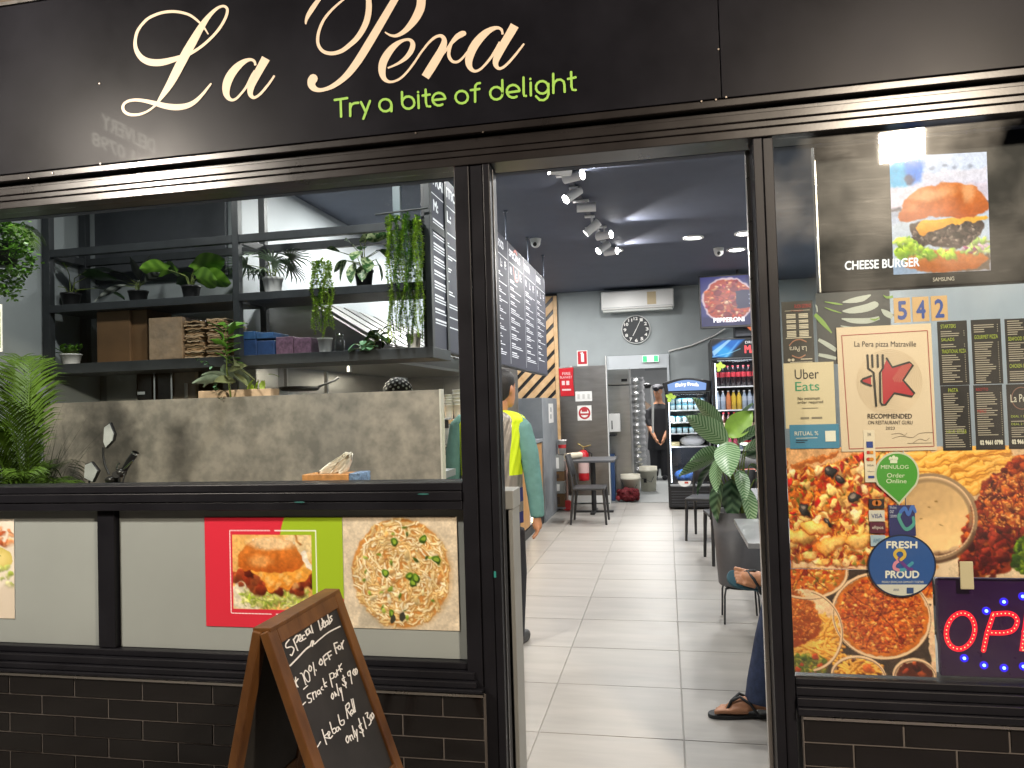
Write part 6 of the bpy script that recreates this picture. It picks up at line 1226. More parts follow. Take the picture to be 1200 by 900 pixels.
for k, (px_, yb, Y, lab) in enumerate(((739, 566, 9.38, 'white plastic bucket behind the red bag in the back doorway'), (760, 568, 10.6, 'white plastic bucket with a handle beside the red bag'))):
    p = at(px_, yb, Y); base = V((p.x, Y, 0)); t = thing('white_bucket', lab, 'bucket', base, 'buckets in the back doorway'); h = .42 if k else .40
    mb = MB(); mb.lathe(base, [(.001, 0), (.125, 0), (.15, h*.8), (.158, h*.8), (.158, h*.88), (.152, h*.88), (.156, h), (.148, h), (.14, h*.8), (.001, h*.75)], 24); mb.build('bucket_body', mat('ivory_plastic', hexc('ddd8c6'), .4, noise=.06), t)
    mb = MB(); mb.tube([base+V((-.155, -.02, h*.84)), base+V((-.1, -.15, h*.55)), base+V((.05, -.17, h*.4)), base+V((.15, -.03, h*.84))], .004, 6); mb.build('handle', black_pl, t)
    mb = MB(); mb.cbox(base+V((-.05, -.142, h*.45)), (.05, .008, .07)); mb.build('label', black_pl, t)
p = at(736, 569, 9.15); t = thing('red_produce_bag', 'red mesh produce bag lying before the white buckets', 'bag', V((p.x, 9.15, 0))); mb = MB(); mb.ball((p.x, 9.15, .11), .17, 18, 12, (1.05, .6, .6))
for k in range(26):
    a = k*2.4; q = .15*((k % 13)/13)**.5; mb.ball((p.x+q*1.1*cos(a), 9.15+q*.6*sin(a), .11+.085*sin(k*1.7)*(1-q*3)), .045, 10, 7); o = mb.build('mesh_bag', mat('red_mesh_bag', hexc('8c2c34'), .5, noise=.5, nscale=45, bump=1, bscale=40, dist=.02), t)
t = thing('brown_shelf', 'brown hanging apron on the far wall of the back room', 'apron', at(760, 500, 13)); p = at(757, 470, 14); q = at(766, 545, 14); mb = MB(); mb.slab([(p.x-.02, 14, p.z), (q.x, 14, p.z-.1), (q.x, 14, q.z), (p.x+.05, 14, q.z)], (0, .03, 0)); mb.build('cloth', mat('brown_cloth', hexc('6b5a4c'), .8, noise=.2), t)
# ------------------------------------------------------------------ drink fridges
dark_in = mat('fridge_inside', hexc('3a3c46'), .5); glass_f = glassmat('fridge_glass', (.97, .98, 1), .8, 0, boost=.01)
led_f = emi('fridge_led', (.85, .93, 1.0), 5)
def fridge(name, label, x0, x1, Y, ztop, zdoor0, zdoor1, depth, shelves, hdr):
    t = thing(name, label, 'drinks fridge', ((x0+x1)/2, Y+depth/2, 0)); fw = .045
    def b_(n, a, b, c, d, e, f_, m=black_pl, bv=.004): m_ = MB(); m_.box(a, b, c, d, e, f_); return m_.build(n, m, t, bev=bv)
    b_('side_panel', x0, x0+fw, Y+.03, Y+depth, .04, ztop); b_('side_panel', x1-fw, x1, Y+.03, Y+depth, .04, ztop); b_('back_panel', x0+fw, x1-fw, Y+depth-.05, Y+depth, .04, ztop, dark_in); b_('base', x0, x1, Y, Y+depth, .03, zdoor0-.01)
    b_('top', x0+fw+.001, x1-fw-.001, Y+.03, Y+depth-.051, zdoor1+.01, ztop-.002)
    for k in range(6): z = .06+k*(zdoor0-.1)/6; b_('grille_slat', x0+.04, x1-.04, Y-.008, Y-.001, z, z+.012, mat('grille_grey', hexc('3c3c40'), .4) if k == 0 and 'grille_grey' not in bpy.data.materials else bpy.data.materials['grille_grey'], .001)
    b_('door_frame', x0, x0+.03, Y-.01, Y+.029, zdoor0, zdoor1); b_('door_frame', x1-.03, x1, Y-.01, Y+.029, zdoor0, zdoor1); b_('door_frame', x0+.031, x1-.031, Y-.01, Y+.029, zdoor0, zdoor0+.03, grey_pl); b_('door_frame', x0+.031, x1-.031, Y-.01, Y+.029, zdoor1-.02, zdoor1, black_pl)
    b_('glass_door', x0+.031, x1-.031, Y+.005, Y+.009, zdoor0+.031, zdoor1-.021, glass_f, 0)
    b_('door_handle', x1-.024, x1-.012, Y-.03, Y-.011, zdoor0+.4, zdoor0+.8, grey_pl)
    b_('light_tube', x0+fw+.002, x0+fw+.012, Y+.04, Y+.052, zdoor0+.05, zdoor1-.05, led_f, 0); 
    b_('top_light', x0+.08, x1-.08, Y+.04, Y+.055, zdoor1-.02, zdoor1+.0, led_f, 0)
    for z in shelves: b_('wire_shelf', x0+fw+.013, x1-fw-.002, Y+.05, Y+depth-.06, z-.015, z, white_pl, 0)
    return t
# freezer style fridge
F1Y = 8.25; fx0, fx1 = at(780.5, 500, F1Y).x, at(833, 500, F1Y).x
zsh = [at(800, y, F1Y+.08).z for y in (480.5, 494.5, 507.5, 523)]
t1 = fridge('small_glass_fridge', 'shorter black glass door fridge with a blue and white curved header', fx0, fx1, F1Y, at(800, 460, F1Y).z, at(800, 570, F1Y).z, at(800, 461, F1Y).z-.0, .62, zsh, None)
za, zb = at(800, 459.5, F1Y).z, at(800, 443, F1Y).z
m_ = MB(); n = 14; m_.slab([(fx0+.0, F1Y-.03, za)]+[(fx1+.0, F1Y-.03, za)]+[(fx1+.03-(fx1-fx0+.06)*i/n, F1Y-.03, zb-.06+.06*sin(pi*i/n)) for i in range(n+1)], (0, .25, 0)); m_.build('header', black_pl, t1, bev=.01)
hf = emi('header_blue_light', hexc('7fa4e0'), .9)
m_ = MB(); m_.slab([(fx0+.05, F1Y-.034, za+.02), (fx1-.05, F1Y-.034, za+.02)]+[(fx1-.04-(fx1-fx0-.08)*i/n, F1Y-.034, zb-.085+.055*sin(pi*i/n)) for i in range(n+1)], (0, .003, 0)); m_.build('header_light', hf, t1)
f = rfn(fx0+.05, zb-.03, fx1-.05, za+.02, F1Y-.035); m_ = MB(); text(m_, 'Dairy Fresh', lambda x, y: f(x, y-.25*sin(pi*x)+.15), .2, .32, .8, .75, (0, -.002, 0), .01); m_.build('header_lettering', emi('header_white', (1, .98, .95), 1.3), t1)
p = at(782, 461, F1Y-.012); gp = leaf_mesh('leaf_sticker', .1, .07, leaf_l, 'oval', 0, 0, 2, 6)
def fsticker(t, px_, py_, Y, s=1): 
    q = at(px_, py_, Y)
    for a in (.2, 1.5, 2.6, 4.2): place(gp, 'leaf_sticker', t, Matrix.Translation(q-t.location) @ Matrix.Rotation(pi/2, 4, 'X') @ Matrix.Rotation(a, 4, 'Z') @ Matrix.Scale(s, 4))
fsticker(t1, 786, 466, F1Y-.012, .8)
pr_ = at(800, 574, F1Y-.01); m_ = MB(); m_.slab([(pr_.x+.03+.09*cos(a), F1Y-.012, .40+.08*sin(a)) for a in np.linspace(pi, 2*pi, 16)], (0, .003, 0)); m_.build('white_sticker', paper_w, t1); m_ = MB(); m_.box(pr_.x+.03, pr_.x+.08, F1Y-.0145, F1Y-.0125, .365, .39); m_.build('red_sticker_field', ink('b8402e'), t1)
# tubs inside (things of their own)
tub_w = mat('white_teal_tub', hexc('c9e0e4'), .4, noise=.25, nscale=30); tub_c = mat('teal_tub', hexc('4fa6bc'), .4, noise=.3, nscale=30)
def lath(prof, m, name='body', n=14): m_ = MB(); m_.lathe((0, 0, 0), prof, n); return m_.mesh(name, m)
def proto(name, label, cat, parts, group):
    t = thing(name, label, cat, (0, 0, -50), group)
    for nm, me in parts: place(me, nm, t, Matrix.Identity(4))
    return t
def row(pr0, xs, Y, z, first=[None]):
    for x in xs:
        c = copy_tree(pr0); c.location = (x, Y, z)
tubA = [('tub_body', lath([(.001, 0), (.03, 0), (.037, .07), (.001, .07)], tub_w)), ('tub_lid', lath([(.039, .07), (.039, .08), (.001, .08)], tub_c))]
xsf = np.linspace(fx0+.10, fx1-.09, 6)
for k, z in enumerate(zsh[:3]):
    g = 'white and teal tubs inside the shorter fridge'
    pr0 = proto('drink_tub', ['small white and teal tub on the top shelf of the shorter fridge', 'small white and teal tub on the second shelf of the shorter fridge', 'small white and teal tub on the third shelf of the shorter fridge'][k], 'tub', tubA, g+', shelf %s' % ['one', 'two', 'three'][k]); row(pr0, xsf, F1Y+.12, z+.001)
    if k == 0: row(pr0, xsf, F1Y+.12, z+.083)
    for ch in list(pr0.children): bpy.data.objects.remove(ch)
    bpy.data.objects.remove(pr0)
z = zsh[3]; t = thing('white_food_bag', 'white plastic bag of food on the fourth shelf of the shorter fridge', 'bag', V((fx0+.33, F1Y+.2, z))); m_ = MB(); m_.ball((fx0+.36, F1Y+.2, z+.07), .16, 16, 10, (1.1, .6, .5)); m_.build('bag_body', mat('white_bag', (.75, .76, .78), .4, bump=.8, bscale=25, dist=.02), t)
t = thing('yellow_tray', 'pale yellow tray beside the white bag in the shorter fridge', 'tray', V((fx0+.12, F1Y+.2, z))); m_ = MB(); m_.box(fx0+.065, fx0+.18, F1Y+.07, F1Y+.3, z+.001, z+.06); m_.build('tray_body', mat('cream_tray', hexc('d9cc9c'), .5), t, bev=.008)
zf = at(800, 569, F1Y).z+.035; t = thing('blue_bag', 'blue plastic bag at the bottom of the shorter fridge', 'bag', V((fx0+.28, F1Y+.2, zf))); m_ = MB(); m_.ball((fx0+.26, F1Y+.22, zf+.09), .17, 16, 10, (1, .6, .55)); m_.build('bag_body', mat('blue_bag_film', hexc('4a7fd0'), .35, bump=.8, bscale=25, dist=.02, noise=.2), t)
# tall fridge
F2Y = 7.95; gx0 = at(834.5, 450, F2Y).x; gx1 = gx0+.72
z2 = lambda y: at(860, y, F2Y).z
zs2 = [at(860, y, F2Y+.08).z for y in (452.5, 480, 504, 527, 552)]
t2 = fridge('tall_glass_fridge', 'tall black glass door fridge full of bottles with a blue picture header', gx0, gx1, F2Y, z2(397), .30, z2(420.5), .65, zs2, None)
m_ = MB(); m_.box(gx0, gx1, F2Y-.02, F2Y+.028, z2(419.5), z2(396)); m_.build('header', black_pl, t2, bev=.005); m_ = MB(); m_.box(gx0, gx1, F2Y-.024, F2Y-.011, z2(421.5), z2(420)); m_.build('chrome_strip', chrome_m, t2)
c = Cv(64, 22, 3, '10141c', 31)
c.poly([(0, 8), (14, 0), (40, 0), (18, 22), (0, 22)], '1f6fc8', soft=3); c.ell(14, 15, 10, 7, '38b0f0', .4, .8, soft=5); c.poly([(0, 14), (20, 0), (24, 0), (2, 20)], 'c8ecff', a=.7); c.poly([(14, 22), (32, 2), (34, 2), (18, 22)], '8cd0ff', a=.5, soft=1.5); c.line([(0, 21), (24, 16), (34, 12)], 1, 'a0e0ff', .7)
f = rfn(gx0+.015, z2(398), gx1-.015, z2(418.5), F2Y-.022); c.panel('header_picture', f, vcmat('lit_header', .3, emis=.9), t2)
m_ = MB(); text(m_, 'DRINKS', f, .63, .12, .92, .26, (0, -.0015, 0)); m_.build('white_lettering', emi('header_white2', (1, 1, 1), 1), t2); m_ = MB(); text(m_, 'MAX', f, .62, .36, .96, .80, (0, -.0015, 0), .01); m_.build('red_lettering', emi('header_red', (.9, .06, .07), 1), t2)
fsticker(t2, 844, 430, F2Y-.012, .75)
cap_r = mat('red_cap', hexc('b02028'), .4); lab_r = mat('red_label', hexc('b0303a'), .5, noise=.2, nscale=60)
def bottle(cl, rl, r=.033, h=.25, lab=lab_r, cap=cap_r, l0=.45, l1=.68): return [('bottle_body', lath([(.001, 0), (r, .003), (r, h*.45), (r*.9, h*.55), (r, h*.66), (r*.45, h*.86), (r*.38, h*.93), (.001, h*.93)], cl)), ('label', lath([(r*1.02, h*l0), (r*1.02, h*l1)], lab)), ('cap', lath([(r*.42, h*.93), (r*.42, h), (.001, h)], cap))]
cola = mat('cola_liquid', hexc('241418'), .12, spec=.6); yel = mat('yellow_juice', hexc('c9a83c'), .2); org = mat('orange_juice', hexc('c4784a'), .2); wat = mat('clear_drink', hexc('9aa6b4'), .12); pinkd = mat('pink_drink', hexc('b0485c'), .2)
xs2 = np.linspace(gx0+.075, gx1-.085, 9)
def putrow(kinds, z, zt, rowlab, Y=F2Y+.12):
    hh = zt
    for i, kd in enumerate(kinds):
        nm, lb, parts = KD[kd]
        key = (kd, rowlab)
        if key not in PR: PR[key] = proto('drink_bottle', lb % rowlab, 'bottle', [(a, b) for a, b in parts], (lb % rowlab)[:60])
        cpy = copy_tree(PR[key]); cpy.location = (xs2[i], Y, z+.001); cpy.scale = (1, 1, hh/.25)
KD = {'cola': ('cola', 'cola bottle with a red label on the %s of the tall fridge', bottle(cola, 0)), 'water': ('water', 'clear glass bottle on the %s of the tall fridge', bottle(wat, 0, lab=mat('pale_label', hexc('a9b0bc'), .5), cap=white_pl)),
      'yellow': ('yellow', 'yellow juice bottle on the %s of the tall fridge', bottle(yel, 0, lab=yel, cap=white_pl)), 'orange': ('orange', 'orange juice bottle on the %s of the tall fridge', bottle(org, 0, lab=org, cap=white_pl)), 'dark': ('dark', 'dark bottle with a pale foot label on the %s of the tall fridge', bottle(mat('brown_drink', hexc('4a2a24'), .2), 0, lab=mat('cream_label', hexc('c9b498'), .5), l0=.05, l1=.4)),
      'pink': ('pink', 'pink drink on the %s of the tall fridge', bottle(pinkd, 0, lab=pinkd, r=.036))}
PR = {}
putrow(['cola']*9, zs2[0], .28, 'top shelf'); putrow(['water', 'water', 'orange', 'yellow', 'yellow', 'water', 'water', 'water', 'orange'], zs2[1], .26, 'second shelf'); putrow(['dark']*9, zs2[2], .24, 'third shelf'); putrow(['water', 'water', 'pink', 'pink', 'water', 'cola', 'cola', 'water', 'pink'], zs2[3], .18, 'fourth shelf'); putrow(['cola', 'water', 'yellow', 'cola', 'water', 'orange', 'cola', 'water', 'pink'], zs2[4], .22, 'fifth shelf')
for p_ in PR.values():
    for ch in list(p_.children): bpy.data.objects.remove(ch)
    bpy.data.objects.remove(p_)
# screen, dark box on the fridge, cable
t = thing('hanging_screen', 'lit screen with a pizza picture above the tall fridge', 'television', at(855, 350, 7.8)); a, b = at(818.5, 324, 7.8), at(900, 319, 7.8); c_, d = at(821, 385.5, 7.8), at(901, 383, 7.8)
x0, x1, z0, z1 = a.x, a.x+1.02, c_.z, a.z+.0; mb = MB(); mb.box(x0, x1, 7.8, 7.86, z0, z1); mb.build('housing', black_pl, t, bev=.005); mb = MB(); mb.cyl(((x0+x1)/2, 7.84, z1), ((x0+x1)/2, 7.84, 3.249), .02); mb.build('ceiling_mount', black_metal, t)
cv_screen_pizza().panel('screen_picture', rfn(x0+.02, z1-.02, x1-.02, z0+.03, 7.797), vcmat('lit_menu_screen', .5, emis=.85), t)
f = rfn(x0+.02, z1-.02, x1-.02, z0+.03, 7.797); mb = MB(); text(mb, 'PEPPERONI', f, .16, .84, .56, .93, (0, -.002, 0), .004); mb.build('caption', emi('caption_white', (1, .95, 1), 1.1), t)
x0, z0, x1, z1 = wrect((861, 374, 905, 395.5), 7.9); t = thing('black_delivery_bag', 'black box with an orange smile on top of the tall fridge', 'box', V(((x0+x1)/2, 8.0, z0))); z0 = z2(395.5)+.003; mb = MB(); mb.box(x0, x1, 7.9, 8.2, z0, z1); mb.build('box_body', mat('charcoal_fabric', hexc('33363c'), .7, noise=.1), t, bev=.012)
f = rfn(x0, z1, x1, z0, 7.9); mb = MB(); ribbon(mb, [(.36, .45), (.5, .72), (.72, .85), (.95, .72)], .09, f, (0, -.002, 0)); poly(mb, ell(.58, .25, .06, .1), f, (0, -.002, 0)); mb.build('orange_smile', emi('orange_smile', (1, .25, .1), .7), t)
t = thing('white_cable', 'white cable running down the back wall from the screen to the doorway', 'cable', at(783, 412, 8.93)); mb = MB(); mb.tube([at(850, 385, 8.9), at(838, 393, 8.93), at(810, 405, 8.93), at(790, 410, 8.93), at(783, 412, 8.93)], .012, 6); mb.build('cable', white_pl, t)
# ------------------------------------------------------------------ ceiling fittings
t0 = None
for i, (x, y, lab) in enumerate(((812.5, 278, 'dimmer round downlight, leftmost of the right hand ceiling lights'), (873, 273, 'bright round downlight nearest the door post'), (863, 292, 'bright round downlight behind the one at the door post'), (719, 293, 'bright round downlight below the end of the spotlight track'))):
    p = atz(x, y, 3.249); t = thing('ceiling_downlight', lab, 'downlight', p, 'round downlights in the dark ceiling')
    mb = MB(); mb.lathe(p, [(.11, 0), (.11, -.012), (.085, -.014), (.085, -.004)], 28); mb.build('trim_ring', white_pl, t)
    mb = MB(); mb.cyl(p+V((0, 0, -.0035)), p+V((0, 0, -.006)), .084, n=28); mb.build('diffuser', emi('downlight_glow_%s' % 'abcd'[i], (1, .98, .95), 3.0 if i == 0 else 22), t)
for i, (x, y, lab) in enumerate(((627.5, 285, 'white dome camera on the ceiling near the menu board'), (842, 296, 'white dome camera on the ceiling near the right hand lights'))):
    p = atz(x, y-3, 3.249) if i else V((-1.02, 3.9, 3.249)); p = atz(x, y-5, 3.249); t = thing('dome_camera', lab, 'camera', p)
    mb = MB(); mb.cyl(p, p+V((0, 0, -.03)), .06, .055, 20); mb.build('base', white_pl, t); mb = MB(); mb.ball(p+V((0, 0, -.04)), .052, 16, 10, (1, 1, 1.05)); mb.build('dome', white_pl, t); mb = MB(); mb.cyl(p+V((0, -.035, -.055)), p+V((0, -.055, -.07)), .02, n=12); mb.build('lens', black_pl, t)
# track lights
spots = [(656, 199, 200, 8, 1), (672, 207, 0, 0, 1), (671, 228, 215, -35, 1), (687, 243, 180, 0, 0), (694, 267, 215, -35, 0), (708, 276, 0, 0, 1), (707, 290, 215, -35, 1), (716, 295, 0, 0, 1)]
t = thing('light_track', 'white ceiling track carrying the row of spotlights', 'light track', (-.6, 4.2, 3.24)); pa = atz(660, 186, 3.235); pb = V((-.56, 6.2, 3.235)); pa = V((-.69, 2.5, 3.235))
mb = MB(); d = (pb-pa).normalized(); s = d.cross(V((0, 0, 1)))*.018; mb.slab([pa-s, pa+s, pb+s, pb-s], (0, 0, .014)); mb.build('rail', mat('track_grey', hexc('5c5f68'), .5), t)
track_white = mat('spotlight_white', (.82, .82, .82), .4)
for i, (x, y, yw, pt, on) in enumerate(spots):
    Yk = [2.62, 2.95, 3.3, 3.7, 4.25, 4.7, 5.35, 5.75][i]; c = at(x, y, Yk); yr = radians(yw); pr_ = radians(pt); dr = V((cos(yr)*cos(pr_), -.5 if on else -.1, sin(pr_) if pt < 0 else 0)); dr = dr.normalized()
    labs = ['first and brightest spotlight at the near end of the track', 'second spotlight, lit and pointing right', 'third spotlight, lit and tilted down to the left', 'fourth spotlight, unlit face, pointing left', 'fifth spotlight, tilted down to the left', 'sixth spotlight, lit and pointing right', 'seventh spotlight, lit and tilted down to the left', 'last spotlight at the far end of the track, pointing right']
    t = thing('track_spotlight', labs[i], 'spotlight', c, 'spotlights along the ceiling track')
    Lh = .16; r_ = .038
    mb = MB(); mb.cyl(c-dr*Lh/2, c+dr*Lh/2, r_, n=24, cap=False); mb.add([c-dr*Lh/2]+[], []); mb.build('barrel', track_white, t)
    mb = MB(); mb.cyl(c-dr*Lh*.49, c-dr*Lh*.5, r_*.99, n=24); mb.build('end_cap', track_white, t)
    mb = MB(); mb.cyl(c+dr*Lh*.42, c+dr*Lh*.44, r_*.95, n=24); mb.build('lamp_face', emi('spot_glow_%s' % 'abcdefgh'[i], (1, .98, .96), 40 if on else 6), t)
    mb = MB(); top = V((c.x, c.y, 3.236)); mb.tube([c+V((0, 0, .03)), V((c.x, c.y, 3.236))], .008, 8); mb.build('stem', track_white, t)
    tr = pa+(pb-pa)*((c.y-pa.y)/(pb.y-pa.y)); mb = MB(); mb.cbox(V((tr.x, c.y, 3.228)), (max(.05, abs(tr.x-c.x)*2+.05), .05, .012)); mb.build('track_adapter', track_white, t)
    if on:
        L = bpy.data.lights.new('spot_light', 'SPOT'); L.energy = 60; L.spot_size = radians(70); L.spot_blend = .5; L.shadow_soft_size = .03; L.color = (1, .97, .94)
        lo = bpy.data.objects.new('spot_light', L); COL.objects.link(lo); lo.location = c+dr*Lh*.47; aim = dr.copy()
        lo.rotation_mode = 'QUATERNION'; lo.rotation_quaternion = (-aim).to_track_quat('Z', 'Y')
def area(name, p, e, size, rot=(0, 0, 0), col=(1, .98, .95), spread=pi):
    L = bpy.data.lights.new(name, 'AREA'); L.energy = e; L.shape = 'DISK'; L.size = size; L.color = col; L.spread = spread
    o = bpy.data.objects.new(name, L); COL.objects.link(o); o.location = p; o.rotation_euler = rot; return o
# ------------------------------------------------------------------ greenery at the left window
def frond(L, seed, droop=1.0, n=24, wl=.26):
    rr = random.Random(seed); mb = MB(); P = []
    for i in range(n+1):
        u = i/n; P.append(V((L*(u*.62+.25*u*u*droop*.6), 0, L*(u*.95-.55*droop*u**2.2))))
    mb.tube(P, [.006*(1-.8*i/n)+.001 for i in range(n+1)], 5)
    for i in range(5, n+1):
        u = i/n; l = wl*(sin(pi*min(1, (u-.12)/.92))**.6 if u > .13 else .2)*(1-.25*u)+.03; p = P[i]; d = (P[min(i+1, n)]-P[i-1]).normalized()
        for s in (-1, 1):
            for q in (0, .5):
                if q and i == n: continue
                pp = p+(P[min(i+1, n)]-p)*q; dd = (d*.75+V((0, s, 0))*.85+V((0, 0, .28+rr.uniform(-.15, .1)))).normalized(); ll = l*rr.uniform(.85, 1.1); w_ = ll*.028+.0015; sd = dd.cross(V((0, 0, 1))).normalized()*w_
                a = pp+dd*ll*.4; b = pp+dd*ll*.75-V((0, 0, ll*.10)); e = pp+dd*ll-V((0, 0, ll*.28))
                mb.add([pp-sd*.4, pp+sd*.4, a-sd, a+sd, b-sd*.8, b+sd*.8, e], [(0, 1, 3, 2), (2, 3, 5, 4), (4, 5, 6)], True)
    return mb.mesh('frond', palm_m)
base = V((-3.36, .80, 0)); t = thing('areca_palm', 'large bushy green palm inside the left window beside the scooter', 'palm', base)
pot(t, base, .15, .2, .38, mat('palm_pot', hexc('2c2a28'), .5))
fm = [frond(1.0, 1), frond(.9, 2, 1.2), frond(1.12, 3, .8), frond(.75, 4, 1.4)]
rr = random.Random(21)
for k in range(34):
    a = k*2.399+.3; pit_ = radians(rr.uniform(-30, 30)); z = .60+rr.uniform(.0, .4); s = rr.uniform(.8, 1.2)*(.68 if cos(a) > .4 else 1)
    place(fm[k % 4], 'frond', t, Matrix.Translation((.05*cos(a), .05*sin(a), z)) @ Matrix.Rotation(a, 4, 'Z') @ Matrix.Rotation(-pit_, 4, 'Y') @ Matrix.Diagonal((s*.62, s*.9, s*1.15, 1)))
base = V((-3.68, 1.15, 0)); t = thing('spiky_grass_plant', 'thin spiky grass standing behind the palm by the left wall', 'plant', base); pot(t, base, .12, .16, .7, white_pl)
mb = MB()
for k in range(90):
    a = rr.uniform(0, 6.28); L = rr.uniform(.7, 1.15); lean = rr.uniform(.05, .4); d = V((cos(a)*lean, sin(a)*lean, 1)).normalized(); sd = V((-sin(a), cos(a), 0))*.003; p = base+V((rr.uniform(-.06, .06), rr.uniform(-.06, .06), .62)); m_ = p+d*L*.6; e = p+d*L+V((cos(a)*L*lean*.5, sin(a)*L*lean*.5, -.05))
    mb.add([p-sd, p+sd, m_+sd*.8, m_-sd*.8, e], [(0, 1, 2, 3), (3, 2, 4)])
mb.build('grass_blades', mat('dark_grass_blade', hexc('3c4234'), .5, noise=.3), t)
c = at(3, 298, .62); t = thing('hanging_bush', 'bushy hanging plant at the top left corner of the left window', 'hanging plant', c)
mb = MB(); 
for k in range(1500):
    v = V((rr.gauss(0, 1), rr.gauss(0, 1), rr.gauss(0, 1))).normalized()*rr.uniform(.55, 1)**.5; lump = 1+.18*sin(v.x*5+v.z*7)+.12*sin(v.y*9); p = c+V((v.x*.15*lump, v.y*.13*lump, v.z*.21*lump)); a = rr.uniform(0, 6.28); b = rr.uniform(-.8, .8); l = rr.uniform(.018, .034); d = V((cos(a)*cos(b), sin(a)*cos(b), sin(b))); sd = d.cross(V((rr.uniform(-1, 1), rr.uniform(-1, 1), 1))).normalized()*l*.36
    mb.cur = 0 if rr.random() < .55 else 1; mb.add([p, p+d*l*.5+sd, p+d*l, p+d*l*.5-sd], [(0, 1, 2, 3)])
mb.build('foliage', [leaf_g, mat('mid_green_leaf', hexc('4c6f2c'), .45, noise=.3)], t); mb = MB(); mb.tube([c+V((0, 0, .1)), V((c.x, c.y, 3.25))], .004, 6); mb.build('hanging_wire', black_metal, t); mb = MB(); mb.lathe(c+V((0, 0, -.06)), [(.001, 0), (.06, 0), (.08, .12)], 16); mb.build('pot', black_pl, t)
t = thing('hanging_fern', 'pale feathery palm fronds above the hanging bush under the window header', 'hanging plant', at(-10, 262, .8)); fb = at(-10, 262, .8)
for k, (a, p_, s) in enumerate(((0, -58, .36), (.5, -52, .32), (-.35, -60, .34), (3.2, 0, .3), (.9, -45, .3))): place(fm[k % 4], 'frond', t, Matrix.Rotation(a, 4, 'Z') @ Matrix.Rotation(radians(-p_), 4, 'Y') @ Matrix.Scale(s, 4))
mb = MB(); mb.lathe(fb+V((0, 0, -.04)), [(.001, 0), (.05, 0), (.06, .08)], 16); mb.build('pot', black_pl, t); mb = MB(); mb.tube([fb, V((fb.x, fb.y, 3.25))], .004, 6); mb.build('hanging_wire', black_metal, t)
# wall card at the left edge
a = at(-22, 358, .3); b = at(2.5, 412, .3); t = thing('white_card', 'white and green card hanging at the left photo edge inside the window', 'card', V((b.x, .3, b.z))); mb = MB(); mb.box(a.x, b.x, .3, .304, b.z, a.z); mb.build('card', paper_w, t); mb = MB(); mb.box(a.x, b.x-.008, .297, .2995, b.z+.02, a.z-.02); mb.build('green_field', ink('9ab05a'), t)
# ------------------------------------------------------------------ delivery scooter
YS = .92
def sp(x, y, dy=0): return at(x, y, YS+dy)
hc = sp(138, 566); base = V((hc.x, YS, 0))
t = thing('delivery_scooter', 'black electric scooter with two mirrors parked behind the left window rail', 'scooter', base)
mb = MB(); mb.tube([sp(158.5, 531, -.02), sp(152, 540, -.01), sp(146, 550)], [.017, .018, .016], 10); mb.build('grip', black_pl, t)
mb = MB(); mb.cyl(sp(159, 530, -.02), sp(158, 532, -.02), .019, n=12); mb.tube([sp(145, 550, -.03), sp(150, 545, -.07), sp(156, 540, -.09)], .005, 6); mb.tube([sp(137, 552), sp(138, 545), sp(140, 543)], .006, 6); mb.build('brake_lever', chrome_m, t)
mb = MB(); mb.tube([sp(148, 549), sp(141, 555), sp(134, 561), sp(124, 570), sp(112, 580, .1), sp(102, 584, .2)], .014, 10); mb.build('handlebar', black_metal, t)
mb = MB(); mb.ball(sp(142, 554), .028, 12, 8, (1.1, 1, .9)); mb.ball(sp(130, 562), .026, 12, 8, (1.3, 1, .8)); mb.cyl(sp(136, 556, -.03), sp(138, 562, .03), .02, n=12); mb.build('switch_cluster', mat('scooter_dark_plastic', (.02, .018, .017), .3), t)
mb = MB(); mb.tube([sp(140, 553, -.02), sp(139, 566, -.03), sp(139, 585)], .004, 6); mb.tube([sp(146, 555, -.02), sp(143, 570, -.04), sp(136, 590)], .004, 6); mb.build('brake_cable', black_pl, t)
def mirror(pts, stem, dy):
    P = [sp(*p, dy) for p in pts]; mb = MB(); c = sum(P, V())/len(P)
    mb.slab([c+(p-c)*1.12+V((0, .006, 0)) for p in P], (0, .022, 0)); o = mb.build('mirror_housing', black_pl, t, bev=.004)
    mb = MB(); mb.slab([p+V((0, .003, 0)) for p in P], (0, .0025, 0)); mb.build('mirror_glass', mat('mirror_glass', (.6, .62, .62), .3, metal=.2) if 'mirror_glass' not in bpy.data.materials else bpy.data.materials['mirror_glass'], o.parent and t)  # pale grey stands in for the lit pavement a mirror would reflect
    mb = MB(); mb.tube([sp(*s, dy+.02) for s in stem], .006, 8); mb.build('mirror_stem', black_metal, t)
mirror([(121.5, 501), (127.5, 496.5), (132.5, 509), (131, 516), (123, 524.5), (120.5, 518)], [(121, 524), (121, 535), (123, 545), (128, 556)], 0)
mirror([(99, 545), (106, 542), (113.5, 552), (107.5, 564.5), (98, 560)], [(105, 563), (104, 570), (106, 582)], .12)
hb = V((hc.x-.02, YS, 1.1)); mb = MB(); mb.tube([hb+V((.02, 0, .06)), V((hb.x+.03, YS, .75)), V((hb.x+.12, YS, .3))], .03, 12); mb.build('steering_column', black_metal, t)
mb = MB(); mb.slab([(hb.x-.02, YS-.17, .95), (hb.x-.02, YS+.17, .95), (hb.x+.06, YS+.2, .4), (hb.x+.06, YS-.2, .4)], (.05, 0, .02)); mb.build('front_shield', red_pl, t, bev=.02, seg=3)
